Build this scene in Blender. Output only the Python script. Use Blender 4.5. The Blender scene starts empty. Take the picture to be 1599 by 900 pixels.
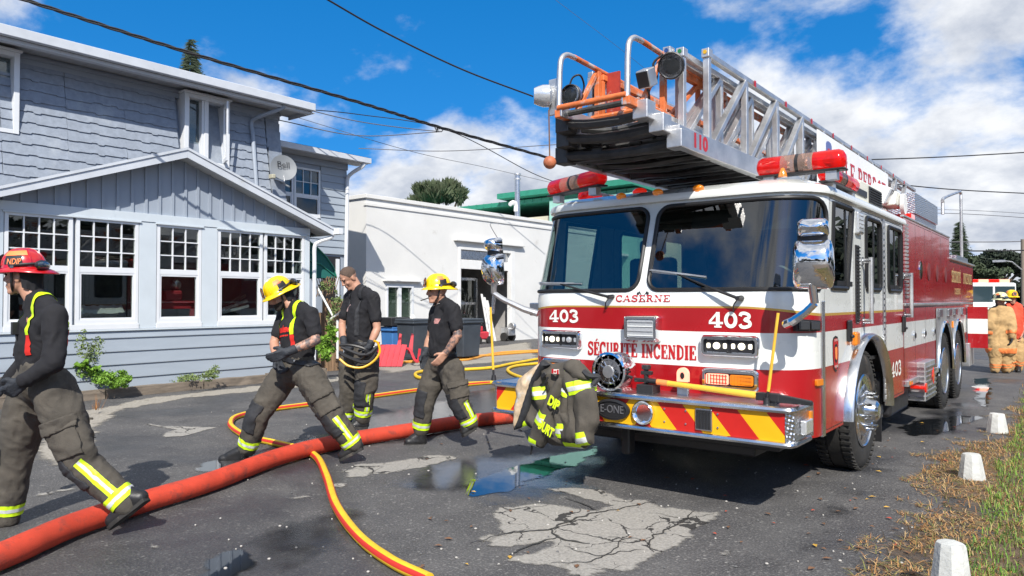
import bpy, bmesh, math, random
import numpy as np
from mathutils import Vector as V, Matrix, noise
from mathutils.geometry import delaunay_2d_cdt
R = math.radians
S = bpy.context.scene
COL = S.collection
# ------------------------------------------------------------ camera, sky, sun, exposure
CAMH, FPX, PSI, TH = 1.5, 1124.7, R(38.41), R(1.01)
FW = V((-math.sin(PSI)*math.cos(TH), math.cos(PSI)*math.cos(TH), math.sin(TH)))
RT = V((math.cos(PSI), math.sin(PSI), 0))
UP = RT.cross(FW)
EYE = V((0, 0, CAMH))
cam_d = bpy.data.cameras.new('camera'); cam = bpy.data.objects.new('camera', cam_d); COL.objects.link(cam)
cam.location = EYE
cam.rotation_euler = Matrix((RT, UP, -FW)).transposed().to_euler()
cam_d.sensor_width = 36; cam_d.lens = FPX/1599*36; cam_d.clip_start = .05; cam_d.clip_end = 3000
S.camera = cam
SUN = V((.70, -.78, .94)).normalized()
sd = bpy.data.lights.new('sun', 'SUN'); sd.energy = 4.6; sd.angle = R(.5); sd.color = (1, .95, .87)
sun = bpy.data.objects.new('sun', sd); COL.objects.link(sun)
sun.rotation_euler = SUN.to_track_quat('Z', 'Y').to_euler(); sun.location = (20, -20, 30)
W = bpy.data.worlds.new('World'); S.world = W; W.use_nodes = True
def build_world():
    nt = W.node_tree; N = nt.nodes; L = nt.links
    bg = N['Background']; bg.inputs[1].default_value = .11
    sky = N.new('ShaderNodeTexSky'); sky.sky_type = 'NISHITA'; sky.sun_disc = False
    sky.sun_elevation = math.asin(SUN.z); sky.sun_rotation = math.atan2(SUN.x, SUN.y)
    sky.air_density = 1.0; sky.dust_density = .25; sky.ozone_density = 2.5; sky.altitude = 100
    hs = N.new('ShaderNodeHueSaturation'); hs.inputs['Saturation'].default_value = 1.42; hs.inputs['Value'].default_value = 1.42
    L.new(sky.outputs[0], hs.inputs['Color'])
    tc = N.new('ShaderNodeTexCoord'); va = N.new('ShaderNodeVectorMath'); va.operation = 'MULTIPLY_ADD'; L.new(tc.outputs['Generated'], va.inputs[0]); va.inputs[1].default_value = (1, 1, .8); va.inputs[2].default_value = (0, 0, .30)
    vn = N.new('ShaderNodeVectorMath'); vn.operation = 'NORMALIZE'; L.new(va.outputs[0], vn.inputs[0]); L.new(vn.outputs[0], sky.inputs[0])
    sp = N.new('ShaderNodeSeparateXYZ'); L.new(tc.outputs['Generated'], sp.inputs[0])
    def M(op, a, b=None, c=None):
        m = N.new('ShaderNodeMath'); m.operation = op
        for i, q in enumerate((a, b, c)):
            if q is None: continue
            if isinstance(q, (int, float)): m.inputs[i].default_value = q
            else: L.new(q, m.inputs[i])
        return m.outputs[0]
    z = M('MAXIMUM', sp.outputs[2], .0)
    zz = M('ADD', z, .42)
    cx = M('DIVIDE', sp.outputs[0], zz); cy = M('DIVIDE', sp.outputs[1], zz)
    cb = N.new('ShaderNodeCombineXYZ'); L.new(cx, cb.inputs[0]); L.new(cy, cb.inputs[1])
    def NZ(scale, det, rough, off, dist=0.):
        mp = N.new('ShaderNodeMapping'); mp.inputs['Location'].default_value = off; L.new(cb.outputs[0], mp.inputs[0])
        n = N.new('ShaderNodeTexNoise'); n.inputs['Scale'].default_value = scale; n.inputs['Detail'].default_value = det
        n.inputs['Roughness'].default_value = rough; n.inputs['Distortion'].default_value = dist
        L.new(mp.outputs[0], n.inputs[0]); return n.outputs[0]
    n1 = NZ(2.5, 12, .56, CLOUD_OFF, .12); n2 = NZ(6., 8, .6, (CLOUD_OFF[0]+.10, CLOUD_OFF[1]+.06, .2), .1); n0 = NZ(1.15, 3, .5, COVER_OFF)
    low = M('MAXIMUM', M('MULTIPLY', M('SUBTRACT', .28, z), .42), -.055)
    dens = M('ADD', M('ADD', M('MULTIPLY', n1, .70), M('MULTIPLY', n0, .42)), M('ADD', low, M('MULTIPLY', M('MAXIMUM', M('SUBTRACT', z, .43), 0.), .40)))
    mr = N.new('ShaderNodeMapRange'); mr.interpolation_type = 'SMOOTHSTEP'; L.new(dens, mr.inputs[0])
    mr.inputs[1].default_value = CLOUD_LO; mr.inputs[2].default_value = CLOUD_LO+.10
    rp = N.new('ShaderNodeMapRange'); L.new(M('ADD', M('MULTIPLY', M('SUBTRACT', dens, CLOUD_LO), 1.5), M('MULTIPLY', n2, 1.1)), rp.inputs[0])
    rp.inputs[1].default_value = .56; rp.inputs[2].default_value = .96
    cr = N.new('ShaderNodeMix'); cr.data_type = 'RGBA'; L.new(rp.outputs[0], cr.inputs[0])
    cr.inputs[6].default_value = (6.6, 6.75, 7.0, 1); cr.inputs[7].default_value = (3.1, 3.5, 4.3, 1)
    mx = N.new('ShaderNodeMix'); mx.data_type = 'RGBA'; L.new(mr.outputs[0], mx.inputs[0])
    L.new(hs.outputs[0], mx.inputs[6]); L.new(cr.outputs[2], mx.inputs[7]); L.new(mx.outputs[2], bg.inputs[0])
CLOUD_OFF = (8.3, 3.2, 0); COVER_OFF = (2., 6., 0); CLOUD_LO = .530
build_world()
S.view_settings.view_transform = 'Standard'; S.view_settings.look = 'None'
S.view_settings.exposure = 0.45; S.view_settings.gamma = 1.0

# ------------------------------------------------------------ helpers
def ray(px, py): return FW + RT*((px-799.5)/FPX) + UP*((450-py)/FPX)
def G(px, py, z=0.): d = ray(px, py); return EYE + d*((z-CAMH)/d.z)          # point on a level plane
def PT(px, py, t): return EYE + ray(px, py)*t                                 # point at depth t along the view axis
def ONX(px, py, x): d = ray(px, py); return EYE + d*(x/d.x)
def ONY(px, py, y): d = ray(px, py); return EYE + d*(y/d.y)
def wloc(o):
    p = V((0, 0, 0))
    while o: p = p + o.location; o = o.parent
    return p
def spline(pts, n=8, closed=False):
    P = [V(p) for p in pts]; out = []; N_ = len(P)
    for i in range(N_ if closed else N_-1):
        a = P[(i-1) % N_] if closed or i else P[0]*2-P[1]
        b = P[i]; c = P[(i+1) % N_]; d = P[(i+2) % N_] if closed or i+2 < N_ else P[-1]*2-P[-2]
        for k in range(n):
            t = k/n; out.append(.5*((2*b)+(c-a)*t+(2*a-5*b+4*c-d)*t*t+(3*b-a-3*c+d)*t**3))
    if not closed: out.append(P[-1])
    return out
def ortho(d, up=V((0, 0, 1))):
    d = d.normalized(); u = V(up)
    if abs(d.dot(u)) > .99: u = V((0, 1, 0)) if abs(d.y) < .9 else V((1, 0, 0))
    x = u.cross(d).normalized(); return x, d.cross(x)
class MB:
    def __init__(s): s.v = []; s.f = []; s.m = []
    def add(s, vs, fs, mi=0):
        o = len(s.v); s.v += [tuple(v) for v in vs]; s.f += [tuple(i+o for i in f) for f in fs]; s.m += [mi]*len(fs); return s
    def box(s, c, size, M=None, mi=0):
        c = V(c); h = V(size)*.5; M = M or Matrix.Identity(3)
        vs = [c+M@V((x*h.x, y*h.y, z*h.z)) for x in (-1, 1) for y in (-1, 1) for z in (-1, 1)]
        return s.add(vs, [(0, 1, 3, 2), (4, 6, 7, 5), (0, 4, 5, 1), (2, 3, 7, 6), (0, 2, 6, 4), (1, 5, 7, 3)], mi)
    def mm(s, a, b, mi=0): a = V(a); b = V(b); return s.box((a+b)/2, [abs(q) for q in (b-a)], None, mi)
    def bar(s, p0, p1, w, h, mi=0, up=(0, 0, 1)):
        p0 = V(p0); p1 = V(p1); d = (p1-p0); x, y = ortho(d, V(up)); M = Matrix((x, y, d.normalized())).transposed()
        return s.box((p0+p1)/2, (w, h, d.length), M, mi)
    def cyl(s, p0, p1, r0, r1=None, n=16, mi=0, caps=True):
        r1 = r0 if r1 is None else r1; p0 = V(p0); p1 = V(p1); x, y = ortho(p1-p0)
        A = [2*math.pi*k/n for k in range(n)]
        vs = [p0+x*(r0*math.cos(a))+y*(r0*math.sin(a)) for a in A]+[p1+x*(r1*math.cos(a))+y*(r1*math.sin(a)) for a in A]
        fs = [(k, (k+1) % n, n+(k+1) % n, n+k) for k in range(n)]
        if caps: fs += [tuple(range(n-1, -1, -1)), tuple(range(n, 2*n))]
        return s.add(vs, fs, mi)
    def tube(s, pts, r, n=8, mi=0, closed=False, caps=True):
        P = [V(p) for p in pts]; k = len(P); vs = []; fs = []
        rr = r if isinstance(r, (list, tuple)) else [r]*k; px = None
        for i in range(k):
            d = (P[(i+1) % k]-P[(i-1) % k]) if closed else (P[min(i+1, k-1)]-P[max(i-1, 0)])
            if px is None: x, y = ortho(d)
            else:
                d = d.normalized(); x = px-d*px.dot(d)
                x = x.normalized() if x.length > 1e-6 else ortho(d)[0]; y = d.cross(x)
            px = x
            vs += [P[i]+x*(rr[i]*math.cos(2*math.pi*j/n))+y*(rr[i]*math.sin(2*math.pi*j/n)) for j in range(n)]
        for i in range(k if closed else k-1):
            a = i*n; b = ((i+1) % k)*n
            fs += [(a+j, a+(j+1) % n, b+(j+1) % n, b+j) for j in range(n)]
        if caps and not closed: fs += [tuple(range(n-1, -1, -1)), tuple(range((k-1)*n, k*n))]
        return s.add(vs, fs, mi)
    def lathe(s, p, axis, prof, n=24, mi=0, up=(0, 0, 1)):          # prof: (distance along axis, radius)
        p = V(p); d = V(axis).normalized(); x, y = ortho(d, V(up)); vs = []; fs = []
        for (h, r) in prof: vs += [p+d*h+x*(r*math.cos(2*math.pi*j/n))+y*(r*math.sin(2*math.pi*j/n)) for j in range(n)]
        for i in range(len(prof)-1):
            fs += [(i*n+j, i*n+(j+1) % n, (i+1)*n+(j+1) % n, (i+1)*n+j) for j in range(n)]
        if prof[0][1] > 1e-4: fs.append(tuple(range(n-1, -1, -1)))
        if prof[-1][1] > 1e-4: fs.append(tuple(range((len(prof)-1)*n, len(prof)*n)))
        return s.add(vs, fs, mi)
    def ball(s, c, r, nu=14, nv=9, M=None, mi=0):
        r = V((r, r, r)) if isinstance(r, (int, float)) else V(r); c = V(c); M = M or Matrix.Identity(3); vs = []; fs = []
        for i in range(nv+1):
            a = math.pi*i/nv
            vs += [c+M@V((r.x*math.sin(a)*math.cos(2*math.pi*j/nu), r.y*math.sin(a)*math.sin(2*math.pi*j/nu), r.z*math.cos(a))) for j in range(nu)]
        for i in range(nv): fs += [(i*nu+j, (i+1)*nu+j, (i+1)*nu+(j+1) % nu, i*nu+(j+1) % nu) for j in range(nu)]
        return s.add(vs, fs, mi)
    def prism(s, poly, vec, mi=0):
        n = len(poly); vec = V(vec); P = [V(p) for p in poly]
        return s.add(P+[p+vec for p in P], [tuple(range(n-1, -1, -1)), tuple(range(n, 2*n))]+[(k, (k+1) % n, n+(k+1) % n, n+k) for k in range(n)], mi)
    def quad(s, a, b, c, d, mi=0): return s.add([a, b, c, d], [(0, 1, 2, 3)], mi)
    def build(s, name, mats, parent=None, smooth=False, bevel=0, ang=38, seg=2, fix=True):
        off = wloc(parent) if parent else V((0, 0, 0))
        me = bpy.data.meshes.new(name)
        me.from_pydata([(a-off.x, b-off.y, c-off.z) for a, b, c in s.v], [], s.f)
        for m in (mats if isinstance(mats, (list, tuple)) else [mats]): me.materials.append(m)
        if any(s.m): me.polygons.foreach_set('material_index', s.m)
        if fix:
            bm = bmesh.new(); bm.from_mesh(me); bmesh.ops.remove_doubles(bm, verts=bm.verts, dist=1e-5)
            bmesh.ops.recalc_face_normals(bm, faces=bm.faces); bm.to_mesh(me); bm.free()
        if smooth or bevel:
            me.polygons.foreach_set('use_smooth', [True]*len(me.polygons)); me.set_sharp_from_angle(angle=R(ang))
        o = bpy.data.objects.new(name, me); COL.objects.link(o)
        if parent: o.parent = parent
        if bevel:
            b = o.modifiers.new('bevel', 'BEVEL'); b.width = bevel; b.segments = seg; b.limit_method = 'ANGLE'; b.angle_limit = R(40); b.harden_normals = True
        return o
def tag(o, label=None, cat=None, group=None, kind=None):
    for k, q in (('label', label), ('category', cat), ('group', group), ('kind', kind)):
        if q: o[k] = q
    return o
def thing(name, label, cat, loc=(0, 0, 0), group=None):
    o = bpy.data.objects.new(name, None); COL.objects.link(o); o.location = loc; o.empty_display_size = .2
    return tag(o, label, cat, group)
def struct(o): o['kind'] = 'structure'; return o
def inst(src, name, parent, loc=(0, 0, 0), rot=None, scale=None):     # a further piece sharing the mesh of an alike one
    o = src.copy(); COL.objects.link(o); o.name = name; o.parent = parent; o.location = loc
    if rot: o.rotation_euler = rot
    if scale: o.scale = scale
    return o
def dup(root, loc=None, label=None, group=None, rot=None):
    def cp(o, par):
        c = o.copy(); COL.objects.link(c); c.parent = par
        for ch in list(o.children): cp(ch, c)
        return c
    r = cp(root, None)
    if loc is not None: r.location = loc
    if rot is not None: r.rotation_euler = (0, 0, rot)
    if label: r['label'] = label
    if group: r['group'] = group
    return r
def rrect(a0, a1, b0, b1, r, n=5):
    rs = r if isinstance(r, (list, tuple)) else [r]*4; out = []         # corners: (a0,b0) (a1,b0) (a1,b1) (a0,b1)
    for (cx, cy, q, s0) in ((a0, b0, rs[0], 180), (a1, b0, rs[1], 270), (a1, b1, rs[2], 0), (a0, b1, rs[3], 90)):
        ox = cx+q if cx == a0 else cx-q; oy = cy+q if cy == b0 else cy-q
        for k in range(n+1): t = R(s0+90*k/n); out.append((ox+q*math.cos(t), oy+q*math.sin(t)))
    return out
def ellipse(cx, cy, a, b, n=32, a0=0, a1=360):
    return [(cx+a*math.cos(R(a0+(a1-a0)*k/n)), cy+b*math.sin(R(a0+(a1-a0)*k/n))) for k in range(n if a1-a0 == 360 else n+1)]
def inpoly(x, y, P):
    c = False; j = len(P)-1
    for i in range(len(P)):
        xi, yi = P[i]; xj, yj = P[j]
        if (yi > y) != (yj > y) and x < (xj-xi)*(y-yi)/(yj-yi)+xi: c = not c
        j = i
    return c
def cdt(pts, edges):
    v, e, f, *_ = delaunay_2d_cdt([V(p) for p in pts], edges, [], 0, 1e-6)
    return v, f
def skin(s0, s1, z0, z1, vl, hl, polys, fmap, classify):
    """a developable sheet cut along lines and outlines; classify(s, z) -> (piece, material slot) or None"""
    pts = []; ed = []
    def line(a, b): pts.extend([a, b]); ed.append((len(pts)-2, len(pts)-1))
    for s in sorted(set([s0, s1]+[q for q in vl if s0 < q < s1])): line((s, z0), (s, z1))
    for z in sorted(set([z0, z1]+[q for q in hl if z0 < q < z1])): line((s0, z), (s1, z))
    for P in polys:
        b = len(pts); pts.extend(P); ed.extend([(b+i, b+(i+1) % len(P)) for i in range(len(P))])
    v, f = cdt(pts, ed); out = {}
    for t in f:
        c = (v[t[0]]+v[t[1]]+v[t[2]])/3
        if not (s0 <= c.x <= s1 and z0 <= c.y <= z1): continue
        k = classify(c.x, c.y)
        if k is None: continue
        mb = out.setdefault(k[0], (MB(), {}))
        idx = []
        for i in t:
            if i not in mb[1]: mb[1][i] = len(mb[0].v); mb[0].v.append(tuple(fmap(v[i].x, v[i].y)))
            idx.append(mb[1][i])
        mb[0].f.append(tuple(idx)); mb[0].m.append(k[1])
    return {k: q[0] for k, q in out.items()}

from mathutils.bvhtree import BVHTree
def wrap(o, target, d, lift=.004, flat=False):
    """lay flat lettering or a patch onto another surface along direction d"""
    d = V(d).normalized(); t0 = wloc(target); o0 = wloc(o); bv = BVHTree.FromPolygons([v.co+t0 for v in target.data.vertices], [tuple(q.vertices) for q in target.data.polygons])
    H = [(v, bv.ray_cast(v.co+o0-d*.5, d)[0]) for v in o.data.vertices]; H = [(v, h) for v, h in H if h is not None]
    if flat and len(H) > 3:                                      # one plane through the cloth under it
        x, y = ortho(d); A = np.array([[(h-o0).dot(x), (h-o0).dot(y), 1] for v, h in H]); b = np.array([(h-o0).dot(d) for v, h in H]); c = np.linalg.lstsq(A, b, rcond=None)[0]
        e = float(np.percentile(b-A@c, 1))
        for v, h in H: k = v.co-d*v.co.dot(d); v.co = k+d*(float(c[0])*k.dot(x)+float(c[1])*k.dot(y)+float(c[2])+e-lift)
    else:
        for v, h in H: v.co = h-d*lift-o0
    return o
# ------------------------------------------------------------ materials
def pm(name, col, rough=.5, metal=0., var=0., vs=3., bump=0., bs=60., spec=.5, coat=0., emit=0., ecol=None, trans=0., stretch=None, dirt=None, vdet=5):
    m = bpy.data.materials.new(name); m.use_nodes = True; nt = m.node_tree; N = nt.nodes; L = nt.links; b = N['Principled BSDF']
    b.inputs['Base Color'].default_value = (*col, 1); b.inputs['Roughness'].default_value = rough; b.inputs['Metallic'].default_value = metal
    b.inputs['Specular IOR Level'].default_value = spec; b.inputs['Coat Weight'].default_value = coat; b.inputs['Coat Roughness'].default_value = .04
    b.inputs['Transmission Weight'].default_value = trans
    if emit: b.inputs['Emission Color'].default_value = (*(ecol or col), 1); b.inputs['Emission Strength'].default_value = emit
    if var or bump or dirt:
        tc = N.new('ShaderNodeNewGeometry'); src = tc.outputs['Position']
        if stretch:
            mp = N.new('ShaderNodeMapping'); mp.inputs['Scale'].default_value = stretch; L.new(src, mp.inputs[0]); src = mp.outputs[0]
    base = None
    if var:
        n = N.new('ShaderNodeTexNoise'); n.inputs['Scale'].default_value = vs; n.inputs['Detail'].default_value = vdet; n.inputs['Roughness'].default_value = .62; L.new(src, n.inputs[0])
        r = N.new('ShaderNodeMapRange'); L.new(n.outputs[0], r.inputs[0]); r.inputs[1].default_value = .28; r.inputs[2].default_value = .72
        mx = N.new('ShaderNodeMix'); mx.data_type = 'RGBA'; L.new(r.outputs[0], mx.inputs[0])
        mx.inputs[6].default_value = (*[c*(1-var) for c in col], 1); mx.inputs[7].default_value = (*[min(1, c*(1+var)) for c in col], 1)
        base = mx.outputs[2]
        r2 = N.new('ShaderNodeMapRange'); L.new(n.outputs[0], r2.inputs[0]); r2.inputs[3].default_value = max(0, rough-.12); r2.inputs[4].default_value = min(1, rough+.12)
        L.new(r2.outputs[0], b.inputs['Roughness'])
    if dirt:                                            # blotches of another colour: (colour, scale, threshold)
        n = N.new('ShaderNodeTexNoise'); n.inputs['Scale'].default_value = dirt[1]; n.inputs['Detail'].default_value = 8; n.inputs['Roughness'].default_value = .68; L.new(src, n.inputs[0])
        r = N.new('ShaderNodeMapRange'); L.new(n.outputs[0], r.inputs[0]); r.inputs[1].default_value = dirt[2]; r.inputs[2].default_value = dirt[2]+.12
        mx = N.new('ShaderNodeMix'); mx.data_type = 'RGBA'; L.new(r.outputs[0], mx.inputs[0])
        if base: L.new(base, mx.inputs[6])
        else: mx.inputs[6].default_value = (*col, 1)
        mx.inputs[7].default_value = (*dirt[0], 1); base = mx.outputs[2]
    if base: L.new(base, b.inputs['Base Color'])
    if bump:
        n = N.new('ShaderNodeTexNoise'); n.inputs['Scale'].default_value = bs; n.inputs['Detail'].default_value = 4; L.new(src, n.inputs[0])
        bp = N.new('ShaderNodeBump'); bp.inputs['Strength'].default_value = bump; bp.inputs['Distance'].default_value = .01; L.new(n.outputs[0], bp.inputs['Height']); L.new(bp.outputs[0], b.inputs['Normal'])
    return m
def glass_mat(name, tint, refl=1.0, ior=1.5, rough=.0):
    m = bpy.data.materials.new(name); m.use_nodes = True; nt = m.node_tree; N = nt.nodes; L = nt.links
    N.remove(N['Principled BSDF']); o = N['Material Output']
    t = N.new('ShaderNodeBsdfTransparent'); t.inputs[0].default_value = (*tint, 1)
    g = N.new('ShaderNodeBsdfGlossy'); g.inputs[0].default_value = (refl, refl, refl, 1); g.inputs[1].default_value = rough
    lw = N.new('ShaderNodeLayerWeight'); lw.inputs[0].default_value = .5; pw = N.new('ShaderNodeMath'); pw.operation = 'POWER'; pw.inputs[1].default_value = 5; L.new(lw.outputs['Facing'], pw.inputs[0])
    f0 = ((ior-1)/(ior+1))**2; f = N.new('ShaderNodeMath'); f.operation = 'MULTIPLY_ADD'; f.inputs[1].default_value = 1-f0; f.inputs[2].default_value = f0; L.new(pw.outputs[0], f.inputs[0])
    mx = N.new('ShaderNodeMixShader'); L.new(f.outputs[0], mx.inputs[0]); L.new(t.outputs[0], mx.inputs[1]); L.new(g.outputs[0], mx.inputs[2]); L.new(mx.outputs[0], o.inputs[0])
    return m
M = {}
M['white'] = pm('white_truck_paint', (.74, .76, .73), .28, var=.035, vs=2, coat=.8, dirt=((.60, .58, .52), 3.2, .66))
M['red'] = pm('red_truck_paint', (.34, .008, .012), .25, var=.06, vs=2.5, coat=.45)
M['gold'] = pm('gold_leaf', (.62, .38, .08), .35, metal=.4)
M['chrome'] = pm('chrome', (.82, .83, .85), .07, 1., bump=.02, bs=9)
M['steel'] = pm('brushed_steel', (.55, .56, .58), .28, 1., var=.12, vs=8)
M['polished'] = pm('polished_aluminium', (.66, .67, .68), .24, 1., var=.1, vs=6, bump=.05, bs=20)
M['alu'] = pm('worn_aluminium', (.60, .60, .60), .42, .85, var=.22, vs=5, bump=.12, bs=30)
M['aludark'] = pm('dark_aluminium', (.07, .07, .07), .55, .5, var=.45, vs=7, bump=.2, bs=40)  # darker grey metal for ladder underside, rungs, left end plates and siren face
M['orange'] = pm('worn_orange_paint', (.60, .15, .04), .6, var=.3, vs=9, dirt=((.42, .40, .38), 7, .52))
M['black'] = pm('black_plastic', (.018, .018, .02), .45, var=.2, vs=9)
M['rubber'] = pm('tyre_rubber', (.022, .021, .02), .8, var=.35, vs=14, bump=.3, bs=60, dirt=((.09, .075, .06), 5, .6))
M['seal'] = pm('black_rubber_seal', (.012, .012, .013), .5)
M['redlens'] = pm('red_lens', (.55, .008, .006), .12, coat=1., emit=.35, ecol=(1, .03, .01), var=.3, vs=25)
M['lamp'] = pm('lit_lamp', (1, .95, .8), .2, emit=.9, ecol=(1, .93, .70))
M['lampred'] = pm('lit_red_lamp', (.9, .3, .2), .2, emit=1.1, ecol=(1, .3, .2))
M['amber'] = pm('amber_lens', (.60, .17, .008), .14, coat=1., emit=.12, ecol=(1, .3, .02))
M['clear'] = pm('clear_lens', (.62, .64, .66), .16, metal=.5, coat=1., bump=.4, bs=45)
M['chev_y'] = pm('yellow_reflective_tape', (.80, .42, .006), .4, var=.06, vs=9)
M['chev_r'] = pm('red_reflective_tape', (.52, .016, .012), .4, var=.06, vs=9)
M['wshield'] = glass_mat('tinted_windscreen', (.44, .55, .52), .95, 2.05)
M['glass'] = glass_mat('window_glass', (.72, .76, .74), .9, 1.8)
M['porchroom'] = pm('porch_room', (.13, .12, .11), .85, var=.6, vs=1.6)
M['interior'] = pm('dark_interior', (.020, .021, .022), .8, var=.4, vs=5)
M['siding'] = pm('blue_grey_siding', (.32, .365, .415), .55, var=.07, vs=2.2, stretch=(1, .35, 2.5), bump=.05, bs=30)
M['board'] = pm('blue_grey_board', (.30, .342, .40), .6, var=.05, vs=3, stretch=(1, 1, .4))
M['shingle'] = pm('grey_shingle', (.25, .285, .34), .82, var=.16, vs=9, bump=.35, bs=35, dirt=((.33, .365, .41), 1.3, .55))
M['trim'] = pm('pale_blue_trim', (.54, .595, .635), .5, var=.05, vs=2.4, dirt=((.40, .46, .52), 3.5, .66))
M['whitetrim'] = pm('white_vinyl', (.68, .70, .72), .45, var=.04, vs=3, dirt=((.55, .56, .56), 5, .68))
M['fascia'] = pm('white_fascia', (.54, .57, .61), .5, var=.09, vs=2.5, dirt=((.38, .38, .36), 4, .64))
M['soffit'] = pm('soffit', (.42, .43, .44), .6, var=.08)
M['darkglass'] = pm('dark_glass', (.03, .05, .06), .08, coat=1.)
M['roof'] = pm('dark_roof_shingle', (.045, .04, .042), .9, var=.4, vs=20, bump=.5, bs=50)
M['stucco'] = pm('white_stucco', (.68, .675, .65), .85, var=.05, vs=1.1, bump=.25, bs=90, dirt=((.55, .535, .50), 1.5, .62))
M['stuccob'] = pm('beige_stucco', (.50, .47, .36), .85, var=.08, vs=1.5, bump=.25, bs=60)
M['greenmetal'] = pm('green_sheet_metal', (.025, .21, .135), .4, var=.12, vs=4)
M['awning'] = pm('green_awning_cloth', (.012, .125, .105), .8, var=.1, vs=5)
M['wood'] = pm('weathered_timber', (.19, .155, .12), .85, var=.4, vs=4, stretch=(6, .8, 6), bump=.6, bs=25)
M['plank'] = pm('brown_plank', (.20, .125, .07), .8, var=.4, vs=5, stretch=(5, 5, .5), bump=.4, bs=25)
M['bluebin'] = pm('blue_plastic', (.05, .17, .42), .5, var=.12, vs=5)
M['greybin'] = pm('grey_bin_plastic', (.045, .055, .068), .55, var=.2, vs=4)
M['redplastic'] = pm('red_plastic', (.52, .035, .05), .55, var=.1, vs=5)
M['concrete'] = pm('whitewashed_concrete', (.50, .51, .49), .9, var=.16, vs=8, bump=.5, bs=40, dirt=((.36, .34, .30), 9, .62))
M['bark'] = pm('bark', (.06, .045, .03), .9, var=.4, vs=8, bump=.6, bs=20)
M['needle'] = pm('spruce_needles', (.035, .055, .028), .8, var=.5, vs=2.2)
M['pine'] = pm('pine_needles', (.058, .075, .036), .8, var=.55, vs=1.6)
M['leafdark'] = pm('dark_leaves', (.022, .034, .02), .8, var=.5, vs=.8)
M['leaf'] = pm('bright_leaves', (.14, .27, .025), .6, var=.5, vs=9)
M['weed'] = pm('weed_leaves', (.14, .19, .06), .7, var=.5, vs=9)
M['wire'] = pm('black_cable', (.012, .012, .014), .6)
M['wiregrey'] = pm('grey_cable', (.10, .10, .11), .6)
M['polewood'] = pm('pole_wood', (.20, .165, .13), .85, var=.3, vs=4, stretch=(6, 6, .6))
M['hosered'] = pm('red_supply_hose', (.52, .050, .022), .72, var=.18, vs=9, bump=.35, bs=160, dirt=((.28, .045, .03), 7, .53))
M['hoseyellow'] = pm('yellow_hose', (.72, .46, .02), .6, var=.15, vs=8, bump=.25, bs=120)
M['hoseorange'] = pm('orange_hose', (.62, .27, .035), .6, var=.15, vs=8, bump=.25, bs=120)
M['hosestripe'] = pm('red_hose_stripe', (.55, .03, .02), .6)
M['lime'] = pm('lime_reflective', (.58, .84, .012), .55, emit=.0, var=.06, vs=14)
M['silver'] = pm('silver_reflective', (.56, .58, .57), .4, var=.1, vs=20)
M['helmyellow'] = pm('yellow_helmet', (.82, .56, .004), .28, coat=.5, var=.05, vs=12, dirt=((.45, .30, .03), 16, .66))
M['helmred'] = pm('red_helmet', (.46, .010, .014), .22, coat=.7, var=.08, vs=12)
M['helmwhite'] = pm('pale_helmet', (.66, .64, .36), .35, coat=.4, var=.06, vs=12)
M['orangetape'] = pm('orange_reflective', (.90, .25, .07), .5, var=.1, vs=20)
M['turnout'] = pm('brown_grey_turnout_cloth', (.074, .065, .053), .9, var=.32, vs=6, bump=.45, bs=150, vdet=9, dirt=((.040, .036, .032), 5, .57))
M['pad'] = pm('black_knee_pad', (.022, .023, .027), .75, var=.25, vs=9, bump=.3, bs=90)
M['tee'] = pm('black_cotton', (.010, .010, .013), .9, var=.25, vs=10, bump=.2, bs=200)
M['skin'] = pm('skin', (.46, .245, .165), .5, var=.10, vs=16, bump=.08, bs=120)
M['tattoo'] = pm('tattooed_skin', (.42, .225, .155), .5, var=.10, vs=16, dirt=((.10, .08, .08), 24, .43))
M['hair'] = pm('dark_hair', (.020, .014, .010), .7, bump=.5, bs=200)
M['stubble'] = pm('short_hair', (.085, .055, .040), .8, var=.3, vs=60, bump=.4, bs=250)
M['boot'] = pm('black_boot', (.014, .014, .015), .45, var=.3, vs=12, bump=.2, bs=60)
M['glove'] = pm('dark_glove', (.022, .026, .034), .7, var=.3, vs=14, bump=.3, bs=110)
M['redstrap'] = pm('red_strap', (.60, .02, .012), .7)
M['tan'] = pm('tan_turnout_cloth', (.46, .30, .135), .9, var=.16, vs=5, bump=.3, bs=120)
M['redcloth'] = pm('red_vest_cloth', (.62, .07, .03), .8, var=.15, vs=8)
M['eye'] = pm('eye', (.02, .015, .012), .2)
M['lip'] = pm('lip', (.32, .12, .09), .5)
M['wtxt'] = pm('white_vinyl_letters', (.80, .80, .74), .4)
M['rtxt'] = pm('red_vinyl_letters', (.46, .012, .016), .4)
M['gtxt'] = pm('gold_letters', (.66, .50, .22), .4)
M['ltxt'] = pm('lime_letters', (.70, .90, .02), .5)
M['axeyellow'] = pm('yellow_axe_handle', (.80, .46, .045), .45, var=.1, vs=8)
M['white_paint'] = pm('white_paint', (.72, .72, .70), .55, var=.06, vs=4)
def diamond():
    m = pm('diamond_plate', (.62, .63, .65), .28, 1.); nt = m.node_tree; N = nt.nodes; L = nt.links; b = N['Principled BSDF']
    tc = N.new('ShaderNodeTexCoord'); mp = N.new('ShaderNodeMapping'); mp.inputs['Rotation'].default_value = (R(45), R(45), R(45)); L.new(tc.outputs['Object'], mp.inputs[0])
    v = N.new('ShaderNodeTexVoronoi'); v.inputs['Scale'].default_value = 42; v.inputs['Randomness'].default_value = .12; L.new(mp.outputs[0], v.inputs[0])
    bp = N.new('ShaderNodeBump'); bp.inputs['Strength'].default_value = .9; bp.inputs['Distance'].default_value = .01; bp.invert = True
    L.new(v.outputs['Distance'], bp.inputs['Height']); L.new(bp.outputs[0], b.inputs['Normal']); return m
M['diamond'] = diamond()
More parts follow.
